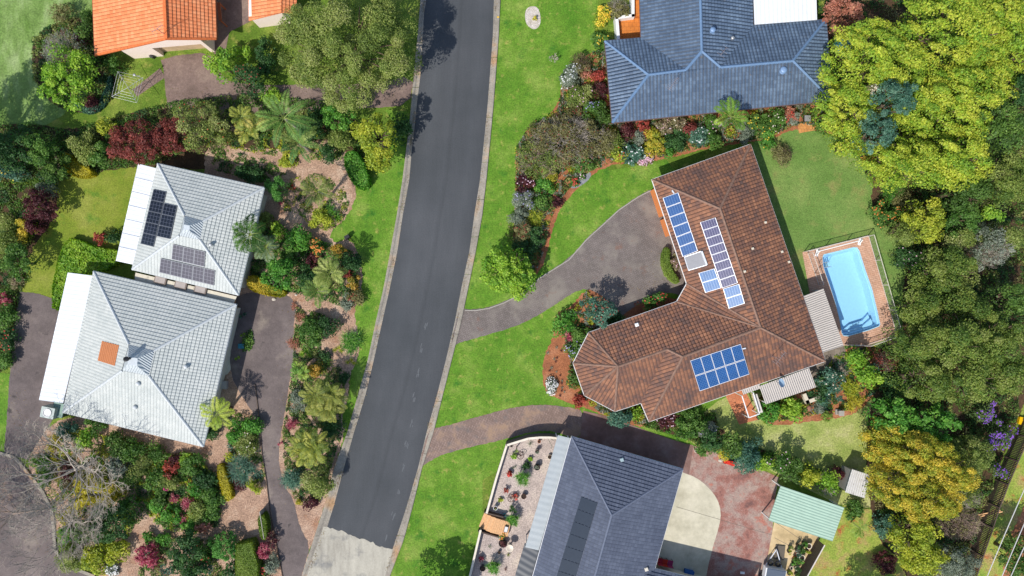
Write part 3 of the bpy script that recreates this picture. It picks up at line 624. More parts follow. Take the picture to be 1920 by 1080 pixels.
# ---- brown tiled house
e, r1, r2 = 2.65, 4.75, 4.2
A = P(1223, 337, e); B = P(1407, 271, e); Cc = P(1547, 677, e); S = P(1217, 790, e); V = P(1202, 755, e); S1 = P(1153, 771, e)
W2 = P(1096, 741, e); W1 = P(1075, 681, e); Nn = P(1104, 624, e); K = P(1269, 566, e); J = P(1288, 532, e)
R1 = P(1350, 391, r1); R2 = P(1426, 614, r1); R3 = P(1280, 669, r1); T = P(1251, 655, r2); R4 = P(1159, 687, r2)
fE = [B, Cc, R2, R1]; fW = [A, J, R2, R1]; fS = [S, Cc, R2, R3]; fN = [K, Nn, R4, T, R3, R2]; fA = [A, B, R1]
bh, bwall = house("brown_tiled_house", "L shaped house with weathered brown tiled roof and blue solar panels beside the swimming pool", "house",
    [fA, fE, fW, [J, K, R2], fN, [Nn, W1, R4], [W1, W2, R4], [W2, S1, R4], [S1, V, T, R4], [V, S, R3, T], fS],
    [[R1, A], [R1, B], [R1, R2], [R2, Cc], [R2, R3], [R3, S], [R3, T], [T, R4], [R4, Nn], [R4, W1], [R4, W2], [R4, S1], [R2, J], [R2, K]],
    [A, J, K, Nn, W1, W2, S1, V, S, Cc, B], 0, (TILE_BROWN, CAP_BROWN, WHITE, BRICKW), windows=[(0, .9, 2.1, .55, .75), (2, .9, 2.1, .2, .4), (2, .9, 2.1, .6, .8), (8, .3, 2.1, .3, .5), (9, .3, 2.1, .2, .4), (9, .9, 2.1, .6, .75), (4, .9, 2.1, .3, .7), (5, .9, 2.1, .3, .7), (6, .9, 2.1, .3, .7)])
wa, wb = Vector(bwall[0]), Vector(bwall[1]); dr = MB(); dd = (wb-wa).normalized(); dn = Vector((dd.y, -dd.x)); dn = dn if dn.x < 0 else -dn
ORANGE_DOOR = plain("orange garage door", hx('#e0884c', .88), .6, var=.05)
for t0, t1 in ((.03, .3), (.33, .5)):
    p, q = wa.lerp(wb, t0)+dn*.2, wa.lerp(wb, t1)+dn*.2
    dr = MB(); dr.bar((p.x, p.y, 1.15), (q.x, q.y, 1.15), .42, 2.28); dr.build("garage_door", ORANGE_DOOR, bh)
solar(bh, [(1242, 371), (1272, 360.5), (1309, 470.5), (1279.5, 482)], fW, 1, 6, PV_BLUE, ALU)
solar(bh, [(1312, 417), (1342, 407.5), (1384, 530.5), (1353.5, 541)], fW, 1, 8, PV_DARK, ALU)
solar(bh, [(1309, 512), (1340, 503), (1353, 540), (1322, 549.5)], fW, 1, 2, PV_PALE, ALU)
solar(bh, [(1355, 541.5), (1386, 532), (1397, 569), (1366, 579)], fW, 1, 2, PV_PALE, ALU)
solar(bh, [(1294, 676), (1389, 644.5), (1405.5, 702), (1312, 734)], fS, 5, 2, PV_BLUE, ALU)
q = [on_plane(x, y, fW, .16) for x, y in ((1283, 482), (1315, 471), (1325, 497), (1291, 507))]
mb = MB(); low = [p-Vector((0, 0, .09)) for p in q]; mb.add(q+low, [(3, 2, 1, 0), (4, 5, 6, 7)]+[(k, (k+1) % 4, 4+(k+1) % 4, 4+k) for k in range(4)])
hw = mb.build("hot_water_collector", plain("grey collector glass", hx('#85868c', .85), .4, 0, var=.06), bh)
mb = MB(); mb.bar(q[1]+Vector((0, 0, .05)), q[2]+Vector((0, 0, .05)), .16, .14); mb.bar(q[0].lerp(q[1], .02), q[1], .07, .06); mb.bar(q[3], q[2], .07, .06); mb.bar(q[0], q[3], .07, .06); mb.build("header_pipe", ALU, hw)
for x, y, f in ((1194, 609, fN), (1411, 466, fE), (1396, 509, fE), (1435, 417, fE), (1466, 472, fE), (1479, 491, fE)): skyvent(bh, x, y, f, .34 if x == 1194 else .22, WHITE if x == 1194 else CREAM)
mb = MB(); mb.bar(on_plane(1260, 357, fW, .1), on_plane(1264, 363, fW, .1), .12, .1); mb.bar(on_plane(1392, 654, fS, .1), on_plane(1398, 653, fS, .1), .12, .1); mb.build("cable_duct", ALU, bh)
antenna(bh, 1447, 668, fS, 2.0, 1.2, .9)
# satellite dish on the lower eave
dp = on_plane(1455, 716, fS, 0); mb = MB(); mb.tube([dp, dp+Vector((0, 0, .9))], .03, 6)
dish = mb.build("dish_mast", METAL, bh); mb = MB(); cN = Vector((.55, .35, .75)).normalized(); sx = cN.cross(Vector((0, 0, 1))).normalized(); sy = sx.cross(cN); dc = dp+Vector((0, 0, 1.0)); vs = [dc]; fs = []
for ring in (1, 2, 3):
    for k in range(18):
        t = 2*math.pi*k/18; rr = .48*ring/3; vs.append(dc+(sx*math.cos(t)*rr*.85+sy*math.sin(t)*rr)+cN*(.16*(ring/3)**2))
fs = [(0, 1+k, 1+(k+1) % 18) for k in range(18)]
for ring in (0, 1):
    for k in range(18): fs.append((1+ring*18+k, 1+(ring+1)*18+k, 1+(ring+1)*18+(k+1) % 18, 1+ring*18+(k+1) % 18))
mb.add(vs, fs); mb.tube([dc+sy*-.42, dc+cN*.5], .015, 5); mb.build("dish", plain("pale blue enamel", hx('#b4cde0', .87), .4, var=.03), dish, True)
# poolside and patio lean-tos
flat_roof(bh, [(1507, 555), (1544, 541), (1582, 648), (1543, 661)], [2.6, 2.45, 2.45, 2.6], CREAM_RIB, 1, name="poolside_awning")
flat_roof(bh, [(1424, 724), (1517, 690), (1530, 726), (1436, 758)], [2.55, 2.55, 2.35, 2.35], CREAM_RIB, 0, name="patio_awning")
flat_roof(bh, [(1391, 732), (1424, 720), (1427, 728), (1394, 740)], [2.5, 2.5, 2.4, 2.4], CREAM_RIB, 0, name="patio_awning", posts=False)

# ---- blue grey house
e = 2.7; m1, m2, m3 = 4.15, 4.74, 4.2
a0 = P(1134, 77, e); a1 = P(1202, 71, e); a2 = P(1195, -160, e); a3 = P(1406, -160, e); a4 = P(1412, 48, e); a5 = P(1549, 36.5, e); a6 = P(1560, 188, e); a7 = P(1148, 230, e)
b0 = P(1216, 140, m1); b1 = P(1286, 131, m1); b2 = P(1316, 96, m2); b3 = P(1309, -160, m2); b4 = P(1351, 126, m3); b5 = P(1487, 114, m3)
gS = [a7, a6, b5, b4, b2, b1, b0]; gW = [a1, a2, b3, b2, b1]; gE = [a3, a4, b4, b2, b3]
gh, gwall = house("blue_grey_house", "house with a blue grey tiled roof, pale blue ridges and a white flat roof", "house",
    [[a0, a7, b0], [a0, a1, b1, b0], gW, gE, [a4, a5, b5, b4], [a5, a6, b5], gS],
    [[b0, a0], [b0, a7], [b0, b1], [b1, b2], [b2, b3], [b2, b4], [b4, b5], [b5, a5], [b5, a6]],
    [a0, a7, a6, a5, a4, a3, a2, a1], 0, (TILE_BLUE, CAP_BLUE, plain("brown gutter", hx('#6f5a58', .85), .5), BRICKW), capr=.12, windows=[(1, .9, 2.1, .1, .2), (1, .9, 2.1, .3, .42), (1, .9, 2.1, .55, .7), (0, .9, 2.1, .3, .6)])
flat_roof(gh, [(1411, -60), (1529, -60), (1532, 37), (1415, 46)], [2.95, 2.95, 2.95, 2.95], WHITE_SHEET, 0, name="white_flat_roof", posts=False)
vent_pipe(gh, 1334, 59, gE, .2, .45, plain("blue metal", hx('#7f9cc0', .85), .4)); vent_pipe(gh, 1372, 73, gE, .13, .3); vent_pipe(gh, 1468, 132, gS, .28, .3, plain("blue metal dome", hx('#7f9cc0', .85), .4), True)
antenna(gh, 1254, 168, gS, 1.7, 1.2, .95, 9); antenna(gh, 1350, 104, gE, 1.0, .8, .9, 3)
# terrace of the blue grey house: raised slab with a white parapet
def pw(mb, pts, w, z0, z1, closed=False):
    q = [P(x, y) for x, y in pts]
    for a, b in zip(q, q[1:] + ([q[0]] if closed else [])):
        d = (b-a).normalized()*w/2; mb.bar(Vector((a.x, a.y, (z0+z1)/2))-d, Vector((b.x, b.y, (z0+z1)/2))+d, w, z1-z0)
tr = thing("terrace", "orange tiled terrace with a white parapet wall beside the blue grey house", "terrace", P(1170, 50))
mb = MB(); mb.prism([P(x, y)[:2] for x, y in ((1153, 40), (1210, 36), (1210, 82), (1155, 78))], 0, .5); mb.prism([P(x, y)[:2] for x, y in ((1183, -160), (1206, -160), (1206, 35.5), (1183, 37))], 0, .8); mb.build("tiled_floor", PAVO, tr)
mb = MB(); pw(mb, [(1156, 80), (1153, 42), (1183, 38), (1182, -160)], .28, 0, 1.2); mb.build("parapet", WHITE, tr)

# ---- two pale grey tiled houses
def pyramid(name, label, cs, apex, eh, ah, cap_h, lantern):
    c4 = [P(x, y, eh) for x, y in cs]; q = [P(x, y, ah) for x, y in apex]
    fc = [[c4[0], c4[1], q[1], q[0]], [c4[1], c4[2], q[2], q[1]], [c4[2], c4[3], q[3], q[2]], [c4[3], c4[0], q[0], q[3]]]
    rg = [[q[i], c4[i]] for i in range(4)]
    h, pl = house(name, label, "house", fc, rg, c4, 0, (TILE_GREY, CAP_GREY, CAP_GREY, CREAM), wall_in=.55, windows=[(1, .9, 2.1, .15, .3), (1, .9, 2.1, .5, .65), (0, .9, 2.1, .3, .5), (2, .9, 2.1, .3, .5)])
    t = [P(x, y, ah+cap_h) for x, y in lantern]; mb = MB()
    for i in range(4):
        a, b, c, d = q[i], q[(i+1) % 4], t[(i+1) % 4], t[i]
        mb.add([a, b, c, d], [(3, 2, 1, 0)], 0, [[((p-a).length, 0) for p in (d, c, b, a)]])
    mb.add(t, [(3, 2, 1, 0)], 0, [[(0, 0)]*4]); mb.build("gablet_cap", rib_mat("pale cap sheeting", hx('#c6cdd0', .85), .22, .03), h)
    return h, fc
w1, f1 = pyramid("pale_grey_house", "upper of the two pale grey tiled houses, with two stepped arrays of dark solar panels", [(296, 307), (495, 352), (447, 553), (248, 505)], [(346, 404), (382, 414), (375, 450), (336, 442)], 2.75, 4.7, .75, [(345, 421), (356, 423), (355, 432), (344, 430)])
flat_roof(w1, [(259, 307), (295, 316), (254, 497), (217, 489)], [2.45, 2.7, 2.7, 2.45], WHITE_SHEET, 1)
mb = MB(); mbp = [P(259, 307, 2.47), P(295, 316, 2.72), P(254, 497, 2.72), P(217, 489, 2.47)]
for k in range(1, 7):
    t = k/7; mb.bar(mbp[0].lerp(mbp[3], t)+Vector((0, 0, .02)), mbp[1].lerp(mbp[2], t)+Vector((0, 0, .02)), .05, .03)
mb.build("roof_seam", plain("grey seam", (.55, .57, .6), .5), w1)
fw, fs_, fe = f1[3], f1[2], f1[1]
DFR = plain("dark aluminium frame", (.16, .17, .19), .4, .3, var=.05)
solar(w1, [(287.5, 354.5), (312, 359.5), (287.5, 463), (263, 457)], fw, 1, 5, PV_BLACK, DFR, .02)
solar(w1, [(307.5, 380.5), (332, 386), (318.5, 448.5), (293.5, 443)], fw, 1, 3, PV_BLACK, DFR, .02)
solar(w1, [(324, 457.5), (385, 472), (383, 501), (321, 486.5)], fs_, 3, 1, PV_BROWNISH, DFR, .02)
solar(w1, [(301, 484), (403, 507), (401, 536), (298, 511)], fs_, 5, 1, PV_BROWNISH, DFR, .02)
vent_pipe(w1, 397, 459, fe, .13, .3)
# low link roof between the two houses, with three skylights
lk, lq = flat_roof(w1, [(254, 511), (444, 556), (436, 572), (252, 528)], [2.3, 2.3, 2.3, 2.3], BEIGESH, 0, name="link_roof", posts=False)
for x, y in ((302, 525), (340, 534), (377, 543)):
    p = P(x, y, 2.32); mb = MB(); mb.box(p+Vector((0, 0, .07)), (1.15, .75, .18), -.23); s_ = mb.build("skylight", plain("brown skylight kerb", hx('#7d6e62', .85), .6), w1)
    mb = MB(); mb.box(p+Vector((0, 0, .175)), (.95, .55, .03), -.23); mb.build("pane", plain("dusty skylight", hx('#b0a59c', .85), .3), s_)
w2, f2 = pyramid("pale_grey_house", "lower of the two pale grey tiled houses, with an orange roof patch", [(176, 509), (443, 571), (381, 837), (118, 773)], [(242, 646), (290, 657), (279, 705), (229, 695)], 2.75, 5.3, .85, [(240, 669), (258, 672), (257, 686), (239, 683)])
flat_roof(w2, [(127, 511), (175, 517), (118, 756), (73, 750)], [2.45, 2.7, 2.7, 2.45], WHITE_SHEET, 1)
q = [on_plane(x, y, f2[3], .075) for x, y in ((191, 639.5), (223, 647.5), (215, 686), (183, 676))]
mb = MB(); mb.add(q, [(3, 2, 1, 0)], 0, [[(0, 0), (1.7, 0), (1.7, 2), (0, 2)]]); low = [p-Vector((0, 0, .08)) for p in q]; mb.add(q+low, [(k, (k+1) % 4, 4+(k+1) % 4, 4+k) for k in range(4)])
q2 = rib_mat("orange roof battens", hx('#d98a58', .88), .17, .05, .7, hx('#a8582c', .88)); mb.build("roof_patch", q2, w2)
for x, y, f in ((350, 687, f2[1]), (261, 719, f2[2]), (255, 763, f2[2])): vent_pipe(w2, x, y, f, .17, .3, CAP_GREY, True)
fp = P(243, 672, 6.15); mb = MB(); mb.lathe(fp-Vector((0, 0, .9)), [(.12, 0), (.12, 1.3), (.22, 1.32), (.22, 1.55), (.05, 1.65)], 12); mb.build("chimney_flue", BLACKP, w2)

# ---- dark slate house
e, rr_ = 2.75, 5.0
d0 = P(1072, 819, e); d1 = P(1280, 880, e); d2 = P(1227, 1067, e); d3 = P(1420, 1113, e); d4 = P(1395, 1230, e); d5 = P(955, 1240, e)
q0 = P(1147, 966, rr_); q1 = P(1116, 1080, rr_); q2_ = P(1082, 1203, rr_); v1 = P(1195, 1086, 3.4); v1 = P(1160, 1110, 4.2); q3 = P(1400, 1175, 4.2)
hW = [d5, d0, q0, q2_]; hE = [d1, d2, v1, q2_, q0]; hN = [d0, d1, q0]
dh, dwall = house("dark_slate_house", "house with a dark slate grey roof and a flush strip of solar glass", "house",
    [hN, hW, hE, [d2, d3, q3, v1], [d4, d5, q2_, v1, q3]], [[q0, d0], [q0, d1], [q0, q2_], [v1, q3]], [d0, d5, d4, d3, d2, d1], 0, (TILE_DARK, CAP_DARK, ALU, CREAM), course=.34, step=.075, capr=.09,
    windows=[(4, .3, 2.1, .2, .4), (4, .3, 2.1, .6, .8), (0, .9, 2.1, .1, .25), (0, .9, 2.1, .4, .55)])
qd = [on_plane(x, y, hW, .09) for x, y in ((1090, 931), (1120, 943), (1046, 1195), (1011, 1186))]; nn_ = newell(hW)
for k in range(11):
    t0, t1 = k/11+.002, (k+1)/11-.002; a, b, c, d = qd[0].lerp(qd[3], t0), qd[1].lerp(qd[2], t0), qd[1].lerp(qd[2], t1), qd[0].lerp(qd[3], t1)
    mb = MB(); lo = [p-nn_*.07 for p in (a, b, c, d)]; mb.add([a, b, c, d]+lo, [(3, 2, 1, 0), (4, 5, 6, 7)]+[(j, (j+1) % 4, 4+(j+1) % 4, 4+j) for j in range(4)]); mb.build("solar_panel", PV_FLUSH, dh)
skyvent(dh, 1166, 862, hN, .34, plain("pale vent", hx('#9fb4b8', .85))); skyvent(dh, 1212, 1067, hE, .34, plain("cream vent", hx('#d8d0c0', .85)))
flat_roof(dh, [(1046, 816), (1071, 822), (1010, 1032), (985, 1026)], [2.35, 2.5, 2.5, 2.35], GREYSH, 1, name="porch_roof")
flat_roof(dh, [(984, 1018), (1010, 1033), (945, 1260), (915, 1250)], [2.1, 2.3, 2.3, 2.1], DARKSH, 1, name="lower_porch_roof", posts=False)

# ---- orange roofed house (gable end towards the garden)
oe = P(178, 104, 2.5); oe2 = P(168, -150, 2.5); orr = P(312, 73, 5.0); orr2 = P(302, -150, 5.0); of = P(406, 73, 2.7); of2 = P(398, -150, 2.7)
oh = thing("orange_roofed_house", "house with a bright orange tiled roof above a pale gable wall and garage door", "house", (orr.x, orr.y+6, 0))
mb = MB(); tiled_face(mb, [oe2, oe, orr, orr2], step=.035); tiled_face(mb, [of, of2, orr2, orr])
for f in ([oe2, oe, orr, orr2], [of, of2, orr2, orr]): mb.add([p-Vector((0, 0, .07)) for p in f], [(0, 1, 2, 3)], 0, [[(0, 0)]*4])
r = mb.build("roof", TILE_ORANGE, oh)
mb = MB(); dv = orr2-orr
for i in range(30): mb.bar(orr+dv*(i/30)+Vector((0, 0, .07)), orr+dv*((i+.97)/30)+Vector((0, 0, .07)), .26, .09)
for a, b in ((oe, orr), (orr, of)):
    nb = int((b-a).length/.4)
    for i in range(nb): mb.bar(a.lerp(b, i/nb)+Vector((0, 0, .03)), a.lerp(b, (i+.96)/nb)+Vector((0, 0, .03)), .2, .13)
mb.build("ridge_capping", CAP_ORANGE, r)
mb = MB(); mb.bar(oe2+Vector((0, 0, -.05)), oe+Vector((0, 0, -.05)), .13, .12); mb.build("gutter", plain("brown eave gutter", hx('#8a4a30', .85), .5), oh); mb = MB(); mb.bar(of2+Vector((0, 0, -.05)), of+Vector((0, 0, -.05)), .13, .12); mb.build("gutter", plain("brown gutters", hx('#8a4a30', .85), .5), oh)
g0 = P(252, 110); g1 = P(403, 97); dg = (g1-g0); mb = MB(); up = Vector((0, 0, 1))
back = Vector((-.35, 11.5, 0))
def hz(p):   # underside of the roof above plan point p
    u = (p.x-oe.x)/(orr.x-oe.x)
    return (2.5+2.5*u if u <= 1 else 5-2.3*(p.x-orr.x)/(of.x-orr.x))-.16
pts = [g0, g0.lerp(g1, .36), g0.lerp(g1, .36), g0.lerp(g1, .965), g1]
rx = (orr.x-g0.x)/(g1.x-g0.x); gr = g0.lerp(g1, rx)
da, db = g0.lerp(g1, .365), g0.lerp(g1, .95); dz = 2.2
n2 = Vector((-dg.y, dg.x, 0)).normalized(); rec = n2*.45
def fz(p, z): return Vector((p.x, p.y, z))
mb.add([fz(g0, 0), fz(da, 0), fz(da, hz(da)), fz(g0, hz(g0))], [(0, 1, 2, 3)])
mb.add([fz(da, dz), fz(db, dz), fz(db, hz(db)), fz(gr, hz(gr)), fz(da, hz(da))], [(0, 1, 2, 3, 4)])
mb.add([fz(db, 0), fz(g1, 0), fz(g1, hz(g1)), fz(db, hz(db))], [(0, 1, 2, 3)])
for a_, b_, z0, z1 in ((da, da, 0, dz), (db, db, 0, dz)): mb.add([fz(a_, z0), fz(a_+rec, z0), fz(a_+rec, z1), fz(a_, z1)], [(0, 1, 2, 3)])
mb.add([fz(da, dz), fz(da+rec, dz), fz(db+rec, dz), fz(db, dz)], [(0, 1, 2, 3)])
mb.add([fz(g0, 0), fz(g0, hz(g0)), fz(g0+back, hz(g0)), fz(g0+back, 0)], [(0, 1, 2, 3)]); mb.add([fz(g1, 0), fz(g1+back, 0), fz(g1+back, hz(g1)), fz(g1, hz(g1))], [(0, 1, 2, 3)])
mb.build("wall", PINKW, oh)
mb = MB(); a_, b_ = da+rec, db+rec
for k in range(4): mb.bar(fz(a_, .28+k*.55), fz(b_, .28+k*.55), .06, .53)
mb.build("garage_door", plain("rust stained garage door", hx('#d2b490', .88), .6, var=.25, scale=.9), oh)
mb = MB(); p = P(289, 104); mb.lathe((p.x, p.y-.2, 0), [(.16, 0), (.2, .5), (.22, .55), (.18, .56), (.12, .62), (.001, .7)], 12); tag(mb.build("garden_urn", DARKM), "dark urn standing by the pale gable wall of the orange roofed house", "urn")
p = on_plane(308, 66, [of, of2, orr2, orr], 0); antenna(oh, 308, 64, [of, of2, orr2, orr], 1.3, 1.0, .6, 5)
# second orange roof, mostly under the big tree
o2 = [P(461, -150, 2.7), P(467, 39, 2.7), P(528, 24, 3.6), P(528, -150, 3.6)]; o3 = [P(556, 26, 2.9), P(556, -150, 2.9)]
og = thing("orange_roofed_garage", "small orange roofed building partly under the big olive green tree", "garage", (o2[2].x, o2[2].y+4, 0))
mb = MB(); tiled_face(mb, o2); tiled_face(mb, [o3[0], o3[1], o2[3], o2[2]])
for f in (o2, [o3[0], o3[1], o2[3], o2[2]]): mb.add([p-Vector((0, 0, .07)) for p in f], [(0, 1, 2, 3)], 0, [[(0, 0)]*4])
mb.build("roof", TILE_ORANGE, og)
mb = MB(); k0 = P(487, 52); k1 = P(545, 44); mb.prism([k0[:2], k1[:2], (k1.x, k1.y+9), (k0.x, k0.y+9)], -.02, [2.8, 2.7, 2.7, 2.8]); mb.build("wall", PINKW, og)
# ================================================================ VEGETATION
rng = np.random.default_rng(7)
def leaf_mesh(name, cen, nrm, ln, wd, col, parent, tan=None):
    "one leaf-sized face per entry; cen, nrm (N,3); ln, wd (N,); col (N,3)"
    N = len(cen); nrm = nrm/np.linalg.norm(nrm, axis=1, keepdims=True)
    if tan is None: tan = rng.normal(size=(N, 3))
    tan = tan-nrm*np.sum(tan*nrm, axis=1, keepdims=True); tan /= np.linalg.norm(tan, axis=1, keepdims=True)+1e-9
    bi = np.cross(nrm, tan); l = ln[:, None]*.5; w = wd[:, None]*.5
    v = np.stack([cen-tan*l, cen+bi*w-tan*l*.1, cen+tan*l, cen-bi*w-tan*l*.1], axis=1).reshape(-1, 3)
    me = bpy.data.meshes.new(name); me.vertices.add(4*N); me.vertices.foreach_set("co", v.astype(np.float32).ravel())
    me.loops.add(4*N); me.loops.foreach_set("vertex_index", np.arange(4*N, dtype=np.int32))
    me.polygons.add(N); me.polygons.foreach_set("loop_start", np.arange(0, 4*N, 4, dtype=np.int32)); me.polygons.foreach_set("loop_total", np.full(N, 4, dtype=np.int32))
    a = me.color_attributes.new("tint", 'FLOAT_COLOR', 'POINT'); c4 = np.ones((N, 4, 4), dtype=np.float32); c4[:, :, :3] = col[:, None, :]; a.data.foreach_set("color", c4.ravel())
    me.update(calc_edges=True); me.validate(); me.materials.append(LEAF)
    o = bpy.data.objects.new(name, me); C.objects.link(o)
    if parent is not None: setparent(o, parent)
    return o
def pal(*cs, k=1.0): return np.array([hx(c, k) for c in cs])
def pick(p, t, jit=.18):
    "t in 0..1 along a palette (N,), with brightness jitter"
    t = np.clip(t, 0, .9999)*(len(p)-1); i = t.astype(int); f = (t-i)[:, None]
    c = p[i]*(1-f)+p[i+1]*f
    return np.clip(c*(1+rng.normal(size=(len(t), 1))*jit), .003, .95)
# kind: palette, leaf length, width, lump radius (m), how many leaves (cover), accents (palette, share), lift = upward bias of leaves
K_ = {
 'olive':  dict(p=pal('#4a6022', '#748a34', '#98a44c', '#a8a86c'), l=.17, w=.09, lr=.75, cov=4.2),
 'lime':   dict(p=pal('#4f8a12', '#86b01c', '#b0c830'), l=.22, w=.15, lr=.6, cov=3.6),
 'yellowgreen': dict(p=pal('#6f8a14', '#a2ae1c', '#c9c628'), l=.22, w=.13, lr=.55, cov=3.6),
 'bigyellow': dict(p=pal('#528212', '#8cae1c', '#b4be26', '#ccca3a'), l=.19, w=.12, lr=.55, cov=4.4, st=(2.6, 1.6)),
 'green':  dict(p=pal('#33601c', '#557f28', '#7a9e3e'), l=.18, w=.12, lr=.45, cov=3.4),
 'bright': dict(p=pal('#357418', '#549424', '#82b43a'), l=.2, w=.12, lr=.45, cov=3.4),
 'dark':   dict(p=pal('#26451f', '#38622c', '#56803c'), l=.20, w=.12, lr=.5, cov=3.4),
 'teal':   dict(p=pal('#2f5648', '#4b7a62', '#7ea488'), l=.22, w=.10, lr=.45, cov=3.4),
 'grey':   dict(p=pal('#5c6a54', '#84907a', '#aab09e'), l=.17, w=.08, lr=.4, cov=3.2),
 'forest': dict(p=pal('#3e5c1e', '#607e28', '#869636', '#8f9652'), l=.17, w=.11, lr=.7, cov=4.0),
 'deep':   dict(p=pal('#36541c', '#547828', '#769636'), l=.22, w=.12, lr=.65, cov=3.8),
 'gold':   dict(p=pal('#66841a', '#9ca41c', '#ccb41e', '#dcc430'), st=(2.7, 1.3), l=.16, w=.10, lr=.5, cov=4.0),
 'olivebrown': dict(p=pal('#5b5a2c', '#7d7a44', '#9a9460'), l=.17, w=.09, lr=.55, cov=3.4),
 'red':    dict(p=pal('#54281f', '#84392f', '#ac5646'), l=.18, w=.10, lr=.45, cov=3.4),
 'burgundy': dict(p=pal('#36181e', '#58242c', '#784038'), l=.18, w=.10, lr=.4, cov=3.2),
 'crimson': dict(p=pal('#5f2c34', '#a02c4a', '#c45a72', '#d09a88'), l=.30, w=.12, lr=.3, cov=3.0),
 'scarlet': dict(p=pal('#5f3a20', '#a8382a', '#c4603c'), l=.24, w=.11, lr=.28, cov=3.0),
 'coral':  dict(p=pal('#7a5c38', '#b06a50', '#c88870', '#b08458'), l=.18, w=.13, lr=.5, cov=3.4),
 'pinkish': dict(p=pal('#5f6a38', '#948a60', '#b89a88'), l=.15, w=.10, lr=.35, cov=3.0),
 'gardenmix': dict(p=pal('#46702a', '#7c9a3c', '#a6b256'), l=.18, w=.10, lr=.35, cov=3.0),
 'orange': dict(p=pal('#5f7a1c', '#a8901c', '#d09420'), l=.2, w=.10, lr=.28, cov=3.0),
 'yellow': dict(p=pal('#8a8c14', '#c0b41c', '#d8d030'), l=.14, w=.09, lr=.3, cov=3.6),
 'clipped': dict(p=pal('#3e7a24', '#5d9a38', '#7ab24c'), l=.13, w=.07, lr=.3, cov=4.0),
 'clipolive': dict(p=pal('#5d7a24', '#7f9a30', '#98a844'), l=.12, w=.07, lr=.3, cov=4.0),
 'purple': dict(p=pal('#3f5a2c', '#5c7a38', '#7a9048'), l=.18, w=.10, lr=.5, cov=3.4),
}
ACC = {'white': pal('#e8e6e0', '#ffffff'), 'pink': pal('#e0a8c0', '#f4d8e4'), 'magenta': pal('#d01878', '#f050a0'), 'redf': pal('#c02418', '#e84830'),
       'yellowf': pal('#e8b800', '#f8e020'), 'purplef': pal('#6a34b0', '#a868e0'), 'lilac': pal('#9a94c8', '#c8c4e8'), 'orangef': pal('#e07818', '#f0a030'), 'rust': pal('#8a3c2c', '#a85038'), 'cream': pal('#d8ccb0', '#ece4d0')}
def outline(n=5):
    ph = rng.uniform(0, 6.28, n); am = rng.uniform(.02, .10, n)
    def f(t): return 1+sum(am[i]*np.sin((i+2)*t+ph[i]) for i in range(n))
    return f
